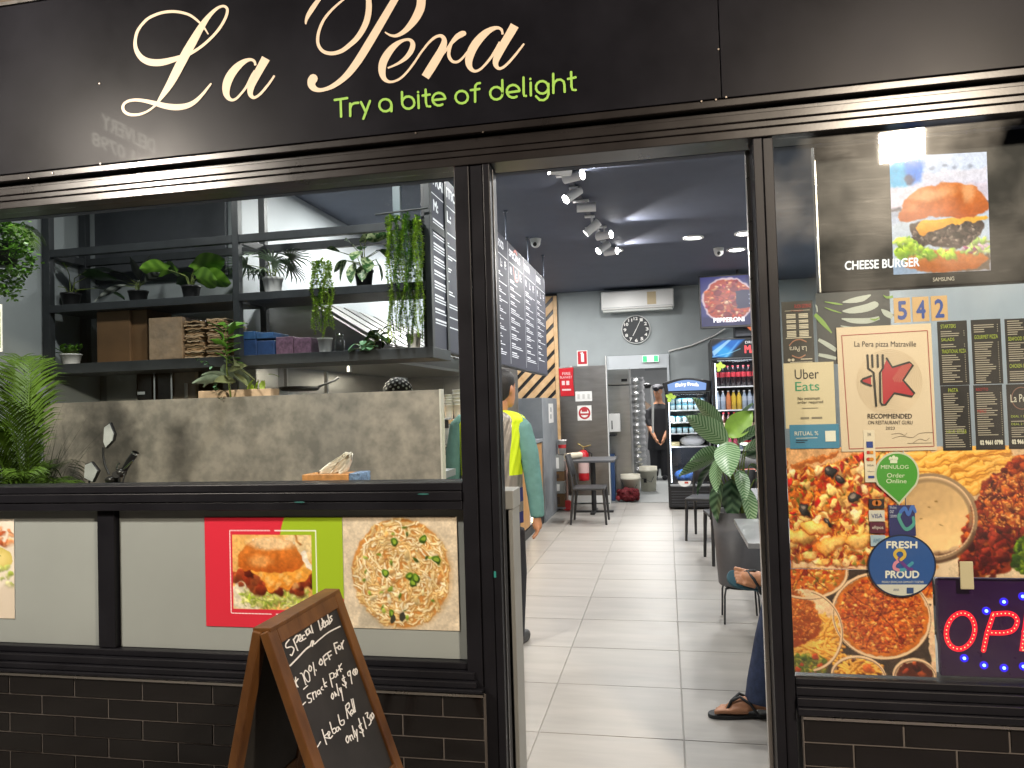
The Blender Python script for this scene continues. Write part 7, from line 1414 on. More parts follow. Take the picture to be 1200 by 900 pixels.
for x, nm in ((hb.x+.16, 'front'), (hb.x-1.0, 'rear')):
    mb = MB(); mb.lathe((x, YS, .24), [(.15, -.04), (.2, -.05), (.24, -.035), (.245, 0), (.24, .035), (.2, .05), (.15, .04)], 32, mtx=Matrix.Rotation(pi/2, 4, 'X')); wh = mb.build('wheel', black_pl, t); mb = MB(); mb.cyl((x, YS-.03, .24), (x, YS+.03, .24), .15, n=24); mb.build('rim', chrome_m, wh)
mb = MB(); mb.box(hb.x-.62, hb.x-.0, YS-.14, YS+.14, .26, .34); mb.build('foot_deck', black_pl, t, bev=.02); mb = MB(); mb.box(hb.x-1.15, hb.x-.6, YS-.15, YS+.15, .34, .7); mb.build('rear_body', red_pl, t, bev=.05, seg=4); mb = MB(); mb.box(hb.x-1.15, hb.x-.55, YS-.13, YS+.13, .705, .80); mb.build('seat', black_pl, t, bev=.035, seg=4)
# tissue box on the ledge
a = at(354, 565, .16); b = at(421, 565, .16); t = thing('tissue_box', 'orange and blue tissue box on the ledge behind the window rail', 'tissue box', V(((a.x+b.x)/2, .22, 1.19)))
mb = MB(); mb.box(a.x, b.x-.045, .16, .28, 1.19, at(390, 556, .16).z); mb.build('carton', mat('orange_print', hexc('c48a52'), .5, noise=.3, nscale=40), t, bev=.002); mb = MB(); mb.box(b.x-.044, b.x, .161, .279, 1.19, at(390, 555, .16).z); mb.build('end_print', mat('blue_print', hexc('6f86a8'), .5, noise=.7, nscale=70), t, bev=.002)
mb = MB(); rng = []
zt = at(390, 556, .2).z
for i, (u0, u1, zz) in enumerate(((-.11, .02, 0), (-.09, .035, .02), (-.04, .05, .045), (.01, .06, .065), (.035, .06, .075))):
    cx_ = (a.x+b.x)/2+.015; n = 10; rng.append([V((cx_+u0+(u1-u0)*j/n, .21+.016*sin(j*1.9+i)+.01*cos(j+i*2), zt-.01+zz*1.25+.006*sin(j*1.3))) for j in range(n+1)])
mb.add([p for r_ in rng for p in r_], [(i*11+j, i*11+j+1, (i+1)*11+j+1, (i+1)*11+j) for i in range(4) for j in range(10)], True); o = mb.build('tissue', mat('tissue_paper', hexc('f0ebe0'), .9, bump=.3, bscale=60, dist=.01), t); sm = o.modifiers.new('t', 'SOLIDIFY'); sm.thickness = .002
# ------------------------------------------------------------------ furniture
chair_m = mat('dark_resin_chair', (.03, .03, .032), .5, noise=.15)
def chair(label, loc, rz, group='dark resin chairs at the tables'):
    t = thing('dining_chair', label, 'chair', (0, 0, 0), group)
    def p_(n, *a, bv=.006): m_ = MB(); m_.box(*a); return m_.build(n, chair_m, t, bev=bv, seg=2)
    p_('seat', -.22, .22, -.21, .21, .43, .46, bv=.012)
    for sx in (-1, 1):
        m_ = MB(); m_.tube([(sx*.20, .19, .43), (sx*.215, .215, 0)], [.019, .014], 8); m_.build('leg', chair_m, t)
        m_ = MB(); m_.tube([(sx*.19, -.19, .43), (sx*.205, -.235, 0)], [.019, .014], 8); m_.build('leg', chair_m, t)
        m_ = MB(); m_.tube([(sx*.20, -.19, .42), (sx*.20, -.215, .62), (sx*.195, -.27, .86)], [.018, .017, .014], 8); m_.build('back_post', chair_m, t)
    m_ = MB(); rg = []
    for z, y in ((.60, -.205), (.72, -.235), (.87, -.275)): rg.append([V((-.19+.38*i/8, y-.02*sin(pi*i/8), z)) for i in range(9)])
    m_.add([p for r_ in rg for p in r_], [(i*9+j, i*9+j+1, (i+1)*9+j+1, (i+1)*9+j) for i in range(2) for j in range(8)], True); o = m_.build('backrest', chair_m, t); s = o.modifiers.new('s', 'SOLIDIFY'); s.thickness = .018
    t.location = loc; t.rotation_euler = (0, 0, rz); return t
def table(label, x0, x1, y0, y1, h=.75, m=None):
    t = thing('cafe_table', label, 'table', ((x0+x1)/2, (y0+y1)/2, 0)); cx_, cy_ = (x0+x1)/2, (y0+y1)/2
    mb = MB(); mb.box(x0, x1, y0, y1, h-.03, h); mb.build('table_top', m or mat('dark_table_top', hexc('55565a'), .4, noise=.12, nscale=4), t, bev=.003)
    mb = MB(); mb.cyl((cx_, cy_, .03), (cx_, cy_, h-.031), .035, n=16); mb.build('pedestal', black_metal, t)
    mb = MB(); mb.box(cx_-.27, cx_+.27, cy_-.03, cy_+.03, 0, .028); mb.box(cx_-.03, cx_+.03, cy_-.27, cy_-.0301, 0, .028); mb.box(cx_-.03, cx_+.03, cy_+.0301, cy_+.27, 0, .028); mb.build('cross_base', black_metal, t, bev=.004); return t
chair('dark chair turned side-on at the far left table', (-1.0, 7.1, 0), -pi/2)
table('small dark table behind the side-on chair near the back wall', -1.36, -.72, 7.62, 8.4)
table('grey table at the right of the doorway in front of the plant', .395, 1.05, 1.50, 2.36, m=mat('grey_table_top', hexc('85878a'), .35, noise=.1, nscale=4))
table('dark table behind the plant near the tall fridge', .62, 1.3, 5.2, 5.95); chair('dark chair beside the plant, its back to the doorway view', (.42, 5.95, 0), 2.9); chair('dark chair behind the striped plant at the middle table', (.55, 4.75, 0), .1)
table('grey table between the plant and the middle table', .62, 1.25, 3.3, 4.1, m=bpy.data.materials['grey_table_top']); chair('dark chair on the far side of the middle right table', (.95, 6.35, 0), pi)
t = thing('pizza_plate', 'plate of pizza on the table behind the plant', 'plate', (.86, 5.5, .75)); mb = MB(); mb.lathe((.86, 5.5, .751), [(.001, 0), (.12, 0), (.17, .02), (.172, .024), (.12, .008), (.001, .008)], 28); mb.build('plate_body', white_pl, t)
mb = MB(); mb.lathe((.86, 5.5, .765), [(.15, 0), (.155, .015), (.14, .02), (.12, .01), (.001, .012)], 28); mb.build('pizza', mat('pizza_topping', hexc('c4683a'), .6, col2=hexc('8c2c1c'), nscale=40, contrast=(.4, .6), bump=.6, bscale=60), t)
t = thing('hand_truck', 'pinkish hand truck with a red wheel loaded with boxes beside the counter end', 'trolley', (-1.35, 7.9, 0)); p = at(665.5, 605, 8.2); q = at(664, 540, 8.2)
mb = MB(); mb.tube([(p.x, 8.2, .1), (q.x, 8.2, q.z), (q.x-.2, 8.2, q.z)], .016, 8); mb.build('frame', mat('worn_pink_steel', hexc('a8877c'), .45), t); mb = MB(); mb.cyl((p.x, 8.17, .075), (p.x, 8.23, .075), .075, n=20); mb.build('wheel', red_pl, t)
mb = MB(); mb.box(p.x-.28, p.x-.02, 8.15, 8.5, .03, .05); mb.build('toe_plate', grey_pl, t)
for k, (za, zb_, m, lb) in enumerate(((.055, .24, carton, 'brown carton at the bottom of the hand truck'), (.245, .42, pale_panel, 'pale carton second from the bottom on the hand truck'), (.425, .56, carton, 'brown carton second from the top on the hand truck'), (.565, .80, pale_panel, 'pale carton on top of the hand truck'))):
    t = thing('stacked_carton', lb, 'box', (p.x-.17, 8.3, za)); mb = MB(); mb.box(p.x-.30, p.x-.03, 8.16, 8.45, za, zb_); mb.build('carton', m, t, bev=.004); mb = MB(); mb.box(p.x-.26, p.x-.10, 8.156, 8.1595, za+.04, zb_-.04); mb.build('label', paper_w if k % 2 else ink('4c3a2c'), t)
p = at(659, 530, 8.2); t = thing('takeaway_cup', 'white takeaway cup with red print on the hand truck boxes', 'cup', V((p.x, 8.2, .81))); mb = MB(); mb.lathe((p.x, 8.2, .805), [(.001, 0), (.05, 0), (.062, .19), (.066, .19), (.066, .21), (.001, .21)], 20); mb.build('cup_body', white_pl, t); mb = MB(); mb.lathe((p.x, 8.2, .805), [(.0565, .09), (.0602, .14)], 20); mb.build('red_print', ink('c0383a'), t)
p = at(670, 526, 7.9); t = thing('paper_roll', 'roll of pale paper lying on the far left table', 'paper roll', V((p.x, 7.85, .75))); mb = MB(); mb.cyl((p.x-.06, 7.75, .80), (p.x+.1, 8.05, .80), .045, n=20); mb.build('roll', mat('cream_paper_roll', hexc('d2c6ae'), .7), t); mb = MB(); mb.cyl((p.x-.062, 7.747, .80), (p.x-.0605, 7.7495, .80), .02, n=14); mb.build('core', black_pl, t)
p = at(685, 563, 8.85); t = thing('fire_extinguisher', 'red fire extinguisher on the steel lining behind the dark table', 'fire extinguisher', V((p.x, 8.8, p.z))); z0, z1 = p.z, at(685, 527, 8.85).z
mb = MB(); mb.lathe((p.x, 8.80, z0), [(.001, 0), (.075, .005), (.08, .03), (.08, z1-z0-.06), (.05, z1-z0-.01), (.025, z1-z0), (.001, z1-z0)], 22); mb.build('cylinder_body', red_pl, t); mb = MB(); mb.lathe((p.x, 8.80, z0), [(.0815, .12), (.0815, .3)], 22); mb.build('label', ink('d8b8b4'), t); mb = MB(); mb.tube([(p.x, 8.8, z1), (p.x, 8.8, z1+.05), (p.x-.08, 8.78, z1+.10)], .01, 8); mb.tube([(p.x, 8.8, z1+.04), (p.x+.12, 8.78, z1+.07)], .009, 8); mb.build('handle', mat('brass', hexc('b8a468'), .35, metal=.7), t); mb = MB(); mb.tube([(p.x+.02, 8.8, z1+.02), (p.x+.13, 8.78, z1-.06), (p.x+.11, 8.78, z0+.2)], .01, 8); mb.build('hose', black_pl, t)
# plant on a stand
PYp = 2.75; pc = at(867, 684, PYp); pb_ = V((pc.x, PYp, pc.z)); t = thing('plant_stand', 'thin black metal stand under the grey plant pot', 'plant stand', V((pc.x, PYp, 0)))
for a in (225, 315, 45, 135):
    d = V((cos(radians(a)), sin(radians(a)), 0)); mb = MB(); mb.tube([V((pc.x, PYp, pc.z-.012))+d*.05, V((pc.x, PYp, pc.z-.012))+d*.14, V((pc.x, PYp, pc.z-.06))+d*.155, V((pc.x, PYp, .004))+d*.165], .007, 8); mb.build('leg', black_metal, t)
mb = MB(); mb.cyl((pc.x, PYp, pc.z-.02), (pc.x, PYp, pc.z-.002), .10, n=24); mb.build('seat_ring', black_metal, t)
ztp = at(867, 598, PYp).z; rr = random.Random(33)
t = thing('striped_leaf_plant', 'tall plant with large white-striped leaves in a grey pot inside the doorway', 'potted plant', pb_)
mb = MB(); hh = ztp-pc.z; mb.lathe(pb_, [(.001, 0), (.135, 0), (.14, .01), (.168, hh), (.155, hh), (.15, hh-.04), (.001, hh-.05)], 32); mb.build('pot', mat('graphite_pot', hexc('57565a'), .5, noise=.06), t)
mb = MB(); mb.cyl(pb_+V((0, 0, hh-.045)), pb_+V((0, 0, hh-.035)), .145, n=24); mb.build('soil', soil_m, t)
cal = [leaf_mesh('leaf', .30, .17, calathea, 'oval', .32, .10, 6, 12, .03), leaf_mesh('leaf', .26, .12, calathea, 'oval', .45, .14, 6, 12, .03), leaf_mesh('leaf', .24, .14, mat('lit_yellow_green_leaf', hexc('7da03a'), .4, noise=.15), 'oval', .1, .1, 6, 10, .03), leaf_mesh('leaf', .27, .15, veined('dark_striped_leaf', hexc('23422c'), hexc('5d7a5c'), 30), 'oval', .5, .12, 6, 12, .03)]
# (tip px, tip py, dY, yaw, pitch, roll, scale, mesh)
LV = [(852, 520, -.10, 160, 42, 75, 1.05, 0), (848, 515, -.02, 120, 50, 60, .9, 0), (850, 512, -.08, 25, 38, 70, 1.15, 2), (845, 508, -.06, 140, 62, 70, 1.0, 0), (858, 514, .0, 60, 60, -60, 1.0, 0), (874, 528, -.08, 35, 25, -60, .9, 1), (866, 520, -.05, 28, 42, -55, 1.0, 1), (872, 535, .05, 15, 5, -30, 1.0, 3), (842, 536, -.1, 178, -12, 40, .95, 0), (846, 532, -.12, 200, 5, 60, 1.0, 1), (850, 528, -.14, 235, -40, 30, 1.05, 0), (852, 520, -.16, 265, -25, 10, 1.0, 0), (878, 545, .0, -20, -30, -30, 1.0, 3), (884, 562, -.05, -30, -50, -20, .9, 3), (858, 562, -.12, 255, -62, 0, .95, 3), (846, 566, -.1, 215, -55, 0, .9, 3), (870, 570, -.14, -60, -50, 0, 1.0, 1), (864, 540, .1, 80, 30, 0, .9, 3), (872, 525, .08, 55, 15, 0, .95, 0), (858, 548, .12, 130, 10, 0, .9, 3), (866, 552, -.16, 280, -35, 0, .8, 1), (838, 545, 0, 170, -35, 20, .8, 3)]
for (px_, py_, dY, yw, pt, rl, sc, mi) in LV:
    tip = at(px_, py_, PYp+dY); o_ = V((rr.uniform(-.05, .05), rr.uniform(-.05, .05), hh-.04)); mid = (pb_+o_)*.45+tip*.55+V((0, 0, .02))
    mb = MB(); mb.tube([pb_+o_, mid, tip], [.006, .005, .004], 6); mb.build('stem', stem_m, t); place(cal[mi], 'leaf', t, orient(tip-pb_, radians(yw), radians(pt), radians(rl), sc))
# ------------------------------------------------------------------ people
def merged(name, mb, m, parent, voxel=.012, smooth=3, **tg):
    me = mb.mesh('tmp', m); o = bpy.data.objects.new('tmp', me); COL.objects.link(o); r_ = o.modifiers.new('r', 'REMESH'); r_.mode = 'VOXEL'; r_.voxel_size = voxel; r_.use_smooth_shade = True
    s = o.modifiers.new('s', 'SMOOTH'); s.iterations = smooth; s.factor = .5
    dg = bpy.context.evaluated_depsgraph_get(); dg.update(); m2 = bpy.data.meshes.new_from_object(o.evaluated_get(dg)); bpy.data.objects.remove(o)
    off = wpos(parent); m2.transform(Matrix.Translation(-off)); m2.name = name; m2.materials.clear(); m2.materials.append(m); m2.polygons.foreach_set('use_smooth', [True]*len(m2.polygons))
    o = bpy.data.objects.new(name, m2); COL.objects.link(o); o.parent = parent; tag(o, **tg); return o
def hand(mb, w_, d, side, up, s=1.0, curl=.6):
    """w_ wrist point, d finger direction, side = thumb side, up = back of hand"""
    d, side, up = d.normalized(), side.normalized(), up.normalized(); P = lambda a, b, c: w_+d*a*s+side*b*s+up*c*s
    mb.tube([P(-.02, 0, 0), P(.02, 0, 0), P(.06, 0, 0), P(.09, 0, 0)], [.022*s, .028*s, .034*s, .028*s], 10)
    for k, (b, L) in enumerate(((.028, .07), (.010, .08), (-.009, .075), (-.027, .06))):
        mb.tube([P(.07, b, 0), P(.09, b*1.1, .002), P(.09+L*.45, b*1.15, -.012*curl), P(.09+L*.85, b*1.15, -.045*curl)], [.011*s, .0100*s, .009*s, .0075*s], 8)
    mb.tube([P(.01, .022, -.005), P(.045, .045, -.012), P(.075, .05, -.022)], [.013*s, .011*s, .009*s], 8)
def head(mb, c, fwd, s=1.0, jaw=True):
    f = fwd.normalized(); r_ = f.cross(V((0, 0, 1))).normalized(); P = lambda a, b, z: c+f*a*s+r_*b*s+V((0, 0, z*s))
    rings = []
    for z, fa, ra, rb in ((-.115, .035, .035, .04), (-.10, .03, .055, .055), (-.06, .02, .075, .066), (-.02, .008, .09, .073), (.03, 0, .098, .078), (.07, -.005, .092, .074), (.10, -.01, .068, .056), (.118, -.012, .03, .026)):
        rings.append([P(fa+ra*cos(a), rb*sin(a), z) for a in np.linspace(0, 2*pi, 21)[:-1]])
    mb.loft(rings); mb.tube([P(.085, 0, .01), P(.108, 0, -.018), P(.098, 0, -.032)], [.008*s, .013*s, .009*s], 8)
    for sd in (-1, 1): mb.ball(P(-.005, sd*.078, -.005), .022*s, 10, 8, (.7, .7, 1.4)); 
    mb.tube([P(.085, -.02, -.062), P(.094, 0, -.06), P(.085, .02, -.062)], .007*s, 6)
def eyes(parent, c, fwd, s=1.0):
    f = fwd.normalized(); r_ = f.cross(V((0, 0, 1))).normalized()
    for sd in (-1, 1):
        p = c+f*.083*s+r_*sd*.031*s+V((0, 0, .008*s)); mb = MB(); mb.ball(p, .0105*s, 10, 8); mb.build('eye', paper_w, parent); mb = MB(); mb.ball(p+f*.0075*s, .0052*s, 8, 6); mb.build('iris', black_pl, parent)
def ering(c, rx, ry, n=20): return [c+V((rx*cos(a), ry*sin(a), 0)) for a in np.linspace(0, 2*pi, n+1)[:-1]]
# --- man in the vest
YM = 2.05; M_ = lambda x, y, dy=0: at(x+1, y, YM+dy)
ft = M_(583, 757); ft.z = 0; man = thing('person', 'man in a lime hi-vis vest and teal jacket, back turned, behind the door post', 'person', ft)
hcn = M_(587, 456, .02); fw = V((.45, .9, 0)).normalized()
sk_ = MB(); head(sk_, hcn, fw, 1.02); sk_.tube([hcn+V((-.01, -.02, -.07)), M_(583, 484, -.0), M_(578, 500)], [.055, .058, .07], 14)
sk_.loft([ering(M_(575, 492), .13, .07), ering(M_(575, 520), .17, .10), ering(M_(575, 560), .155, .10), ering(M_(575, 605), .165, .11), ering(M_(576, 630), .15, .10)])
for s, pts, rd in ((1, [(608, 494), (622, 548), (628, 600)], (.045, .04, .028)), (-1, [(541, 494), (531, 545), (530, 598)], (.045, .04, .028))): sk_.tube([M_(*p) for p in pts], rd, 12)
for pts in ([(592, 615), (596, 685), (600, 745)], [(562, 615), (563, 685), (566, 745)]): sk_.tube([M_(*p) for p in pts], [.085, .06, .042], 14)
hand(sk_, M_(628, 604), V((.03, .02, -1)), V((-.3, .9, 0)), V((1, .3, 0)), .95, .8); hand(sk_, M_(530, 600), V((-.02, .05, -1)), V((.3, .9, 0)), V((-1, .3, 0)), .95, .5)
merged('body', sk_, skin_m, man, .007, 2); eyes(man, hcn, fw, 1.02)
hr = MB(); rgs = []
for z, ra, rb, fa in ((-.075, .03, .055, -.055), (-.05, .06, .068, -.035), (-.01, .088, .082, -.018), (.04, .10, .088, -.012), (.08, .095, .083, -.008), (.112, .068, .06, -.01), (.13, .02, .02, -.012)):
    r_ = fw.cross(V((0, 0, 1))); rgs.append([hcn+fw*(fa+ra*cos(a))+r_*(rb*sin(a))+V((0, 0, z+.0)) for a in np.linspace(0, 2*pi, 21)[:-1]])
hr.loft(rgs); merged('hair', hr, hair_m, man, .009, 1)
teal = mat('teal_jacket', hexc('5b8580'), .75, noise=.15, nscale=8, bump=.5, bscale=14, dist=.02)
jk = MB(); jk.loft([ering(M_(578, 481), .075, .07), ering(M_(576, 486), .13, .085), ering(M_(575, 494), .19, .10), ering(M_(575, 520), .19, .12), ering(M_(575, 560), .18, .12), ering(M_(575, 600), .185, .128), ering(M_(575, 618), .19, .13)])
jk.tube([M_(602, 493), M_(610, 502), M_(619, 530), M_(623, 556), M_(627, 585), M_(629, 606)], [.06, .068, .062, .056, .052, .046], 14)
jk.tube([M_(545, 492), M_(538, 500), M_(533, 530), M_(531, 556), M_(530, 580), M_(530, 598)], [.06, .068, .064, .058, .05, .042], 14)
merged('jacket', jk, teal, man, .011, 3)
pn = MB(); pn.loft([ering(M_(577, 608), .165, .115), ering(M_(577, 632), .165, .115)])
for pts in ([(596, 620), (602, 670), (601, 747)], [(562, 620), (562, 685), (565, 747)]): pn.tube([M_(*p) for p in pts], [.10, .08, .07], 14)
merged('trousers', pn, mat('black_trousers', (.015, .015, .02), .8, bump=.4, bscale=14, dist=.02), man, .012, 3)
for px_ in (604, 566):
    mb = MB(); p = M_(px_, 757); p.z = 0; mb.tube([p+V((0, -.07, .04)), p+V((.0, .0, .045)), p+V((.03, .12, .03)), p+V((.035, .17, .03))], [.042, .05, .042, .03], 12); merged('shoe', mb, mat('dark_shoe', (.03, .03, .03), .5), man, .008, 1)
vest = MB(); n = 132; lv_ = [(.0, 481, .085, .088, .02), (.1, 485, .165, .115, .02), (.18, 494, .216, .132, 0), (.35, 520, .212, .142, 0), (.6, 560, .197, .14, 0), (.8, 590, .202, .145, 0), (1, 612, .205, .148, 0)]
vy = mat('hi_vis_lime', hexc('c8e01a'), .6, emis=hexc('c8e01a'), es=.0, bump=.3, bscale=14, dist=.01); vr = mat('reflective_tape', hexc('8c867e'), .35, metal=.3, bump=.3, bscale=30, dist=.006); vn = mat('navy_vest_hem', hexc('2b2f6c'), .7, bump=.3, bscale=14, dist=.01)
prof = cm([(y, a, b) for _, y, a, b, _ in lv_], 9)
rows = []
for y, a, b in prof:
    c_ = M_(575 if y > 495 else 576, y); rows.append([c_+V(((a+.004*sin(k*.9+y*.11))*sin(2*pi*k/n), -(b+.005*sin(k*1.3+y*.2))*cos(2*pi*k/n), 0)) for k in range(n)])
vs = [p for r_ in rows for p in r_]; vest.v = [tuple(p) for p in vs]
for i in range(len(rows)-1):
    y = (prof[i][0]+prof[i+1][0])/2
    for k in range(n):
        ang = (k+.5)/n*2*pi; xs_ = sin(ang)*prof[i][1]
        if 497 < y < 540 and abs(sin(ang)) > .965: continue   # arm hole
        mi = 0
        if y > 588.5 and y < 598: mi = 1
        elif y > 571: mi = 2
        elif y > 556: mi = 1
        elif .44 < abs(ang if ang < pi else 2*pi-ang) < .78 or .36 < abs(abs(ang-pi)) < .66: mi = 1
        vest.f.append([i*n+k, i*n+(k+1) % n, (i+1)*n+(k+1) % n, (i+1)*n+k]); vest.m.append(mi); vest.sm.append(True)
o = vest.build('hi_vis_vest', [vy, vr, vn], man); s = o.modifiers.new('s', 'SOLIDIFY'); s.thickness = .006; s.offset = 1
o['label'] = 'lime vest with grey reflective bands and navy hem'
mb = MB(); ribbon(mb, [(x, 612+1.2*sin(x)) for x in range(544, 608, 6)], 2.5, lambda x, y: M_(x, y, -.152+.0*x), (0, 0, 0)); mb.build('lime_piping', vy, man)
# --- seated person
seat = thing('person', 'seated person in jeans and flip-flops with crossed legs, mostly hidden by the right door post', 'person', (1.0, 1.15, 0))
S_ = lambda x, y, dy=0: at(x, y, 1.12+dy)
hx = 1.02; b = MB(); hcs = V((.96, 1.25, 1.24)); head(b, hcs, V((-1, -.1, 0))); b.tube([hcs+V((.03, 0, -.08)), V((1.03, 1.25, 1.05)), V((1.04, 1.25, 1.0))], [.055, .06, .09], 12)
b.loft([ering(V((1.03, 1.25, 1.03)), .07, .14), ering(V((1.04, 1.25, .95)), .10, .18), ering(V((1.05, 1.25, .8)), .12, .17), ering(V((1.05, 1.25, .6)), .13, .17), ering(V((1.04, 1.25, .45)), .13, .18)])
for sgn in (-1, 1):
    sh = V((1.03, 1.25+sgn*.18, .97)); el = V((.95, 1.25+sgn*.24, .72)); wr = V((.74, 1.25+sgn*.12, .66)); b.tube([sh, el, wr], [.045, .038, .027], 12); hand(b, wr, V((-1, -sgn*.3, -.1)), V((0, -sgn, .3)), V((0, 0, 1)), .9, .9)
kneeA = V((.56, 1.12, .50)); ankA = S_(895, 812); kneeB = V((.60, 1.22, .66)); 
b.tube([V((1.0, 1.16, .47)), kneeA, ankA+V((0, 0, .02)), ankA+V((0, 0, -.03))], [.08, .055, .04, .036], 14)
footB0 = S_(908, 690, -.03); toeB = S_(857, 674, -.03)
b.tube([V((1.0, 1.34, .50)), kneeB, V((.60, 1.12, .66)), footB0+V((.03, 0, .0))], [.08, .055, .045, .036], 14)
def foot(b, heel, toe, up, side, s=1.0):
    d = (toe-heel); L = d.length; d.normalize(); P = lambda a, c, h: heel+d*a*L+side*c*s+up*h*s
    b.tube([P(-.02, 0, .03), P(.10, 0, .045), P(.3, 0, .05), P(.5, .004, .038), P(.68, .004, .026), P(.78, .004, .02)], [.028*s, .034*s, .036*s, .036*s, .030*s, .016*s], 12)
    b.tube([P(.45, -.022, .022), P(.7, -.03, .02)], [.022*s, .018*s], 8); b.tube([P(.45, .024, .022), P(.7, .03, .02)], [.022*s, .018*s], 8)
    for k, (c, a1, r_) in enumerate(((.034, 1.0, .0115), (.012, .985, .0075), (-.006, .96, .0072), (-.023, .93, .007), (-.039, .89, .0068))): b.tube([P(.68, c, .018), P(.85, c, .018), P(a1-.02, c, .014)], [r_*1.15*s, r_*s, r_*.95*s], 8)
heelA = V((.455, 1.13, .02)); toeA = V((.165, 1.10, .018))
foot(b, heelA, toeA, V((0, 0, 1)), V((0, -1, 0)), 1.0)
upB = V((.25, -.75, .62)).normalized(); dB = (toeB-footB0).normalized(); sdB = dB.cross(upB).normalized(); upB = sdB.cross(dB).normalized()
foot(b, footB0, toeB, upB, sdB, .95)
merged('body', b, skin_m, seat, .0048, 1); eyes(seat, hcs, V((-1, -.1, 0)))
jn = MB(); jn.tube([V((1.04, 1.15, .47)), V((.8, 1.13, .51)), kneeA+V((.0, 0, 0)), S_(915, 690), S_(903, 750), S_(894, 800), S_(892, 822)], [.10, .092, .082, .078, .074, .074, .076], 16)
jn.tube([V((1.04, 1.34, .52)), V((.8, 1.3, .60)), kneeB, V((.585, 1.14, .655)), footB0+V((.07, .01, .02))], [.10, .09, .08, .075, .068], 16); jn.loft([ering(V((1.04, 1.25, .38)), .14, .19), ering(V((1.05, 1.25, .62)), .14, .185)])
o = merged('jeans', jn, denim_m, seat, .010, 2)
mb = MB(); mb.loft([ering(V((1.03, 1.25, 1.05)), .075, .13), ering(V((1.04, 1.25, .98)), .115, .2), ering(V((1.05, 1.25, .8)), .135, .19), ering(V((1.05, 1.25, .58)), .15, .195)])
for sgn in (-1, 1): mb.tube([V((1.03, 1.25+sgn*.16, .97)), V((.98, 1.25+sgn*.22, .80))], [.065, .06], 12)
merged('shirt', mb, mat('dark_shirt', (.03, .03, .04), .8), seat, .012, 2)
mb = MB(); mb.ball(hcs+V((.01, 0, .045)), .102, 16, 12, (1, .82, .85)); merged('hair', mb, hair_m, seat, .01, 1)
ffm = mat('black_rubber_sole', (.02, .022, .024), .6); ffb = mat('teal_rubber_sole', hexc('2f5563'), .6)
def flip(heel, toe, up, side, m, s=1.0):
    d = (toe-heel); L = d.length; d.normalize(); P = lambda a, c, h: heel+d*a*L+side*c*s+up*h*s
    ol = cm([(-.1, 0), (-.07, .025), (.1, .034), (.4, .03), (.65, .045), (.9, .045), (1.04, .03), (1.08, 0), (1.02, -.03), (.85, -.046), (.6, -.042), (.4, -.03), (.1, -.034), (-.07, -.025)], 4, True)
    t_ = thing('flip_flop', 'x', 'sandal', heel); mb = MB(); mb.slab([P(a, c, -.018) for a, c in ol], up*.018*s); mb.build('sole', m, t_, bev=.003)
    for c in (.043, -.043): mb = MB(); mb.tube([P(.28, c, 0), P(.40, c*.92, .052), P(.56, c*.5, .080), P(.70, .020, .062), P(.79, .022, .012)], .007*s, 8); mb.build('strap', ffm, t_)
    return t_
f1 = flip(heelA+V((0, 0, .0)), toeA+V((0, 0, .0)), V((0, 0, 1)), V((0, -1, 0)), ffm); f1['label'] = 'black flip-flop on the foot resting on the floor tiles'
f2_ = flip(footB0-upB*.012, toeB-upB*.012, upB, sdB, ffb, .95); f2_['label'] = 'blue-soled flip-flop on the raised crossed foot'
chair('dark chair carrying the seated person behind the right door post', (1.08, 1.25, 0), pi/2)
# --- cook with bandana
ck = at(466, 450, 2.35); cook = thing('person', 'cook behind the partition, only the black spotted bandana showing', 'person', V((ck.x, 2.35, 0)))
hcn = V((ck.x, 2.35, at(466, 458, 2.35).z-.045)); b = MB(); head(b, hcn, V((.1, .99, 0))); b.tube([hcn+V((0, 0, -.08)), hcn+V((0, 0, -.2))], [.055, .07], 12)
zc = hcn.z-.22; X_ = hcn.x; b.loft([ering(V((X_, 2.35, zc+.02)), .09, .06), ering(V((X_, 2.35, zc-.06)), .18, .10), ering(V((X_, 2.35, zc-.3)), .16, .11), ering(V((X_, 2.35, zc-.55)), .17, .11)])
for s in (-1, 1): b.tube([V((X_+s*.17, 2.35, zc-.05)), V((X_+s*.21, 2.4, zc-.32)), V((X_+s*.12, 2.6, zc-.42))], [.045, .038, .027], 10); hand(b, V((X_+s*.12, 2.6, zc-.42)), V((-s*.2, 1, 0)), V((-s, 0, 0)), V((0, 0, 1)), .9, .8); b.tube([V((X_+s*.09, 2.35, zc-.5)), V((X_+s*.1, 2.35, .5)), V((X_+s*.1, 2.35, .06))], [.085, .055, .04], 10); b.tube([V((X_+s*.1, 2.32, .05)), V((X_+s*.1, 2.5, .04))], [.045, .035], 8)
merged('body', b, skin_m, cook, .009, 2); eyes(cook, hcn, V((.1, .99, 0)))
mb = MB(); mb.loft([ering(V((X_, 2.35, zc+.04)), .085, .07), ering(V((X_, 2.35, zc-.05)), .20, .12), ering(V((X_, 2.35, zc-.3)), .185, .13), ering(V((X_, 2.35, zc-.7)), .21, .14)]); merged('apron_shirt', mb, mat('cook_black', (.02, .02, .022), .8), cook, .014, 2)
mb = MB(); mb.ball(hcn+V((0, 0, .035)), .112, 20, 14, (.92, 1.02, .95)); o = merged('bandana', mb, mat('bandana_black', (.02, .02, .022), .8), cook, .012, 1)
rr = random.Random(3); mb = MB()
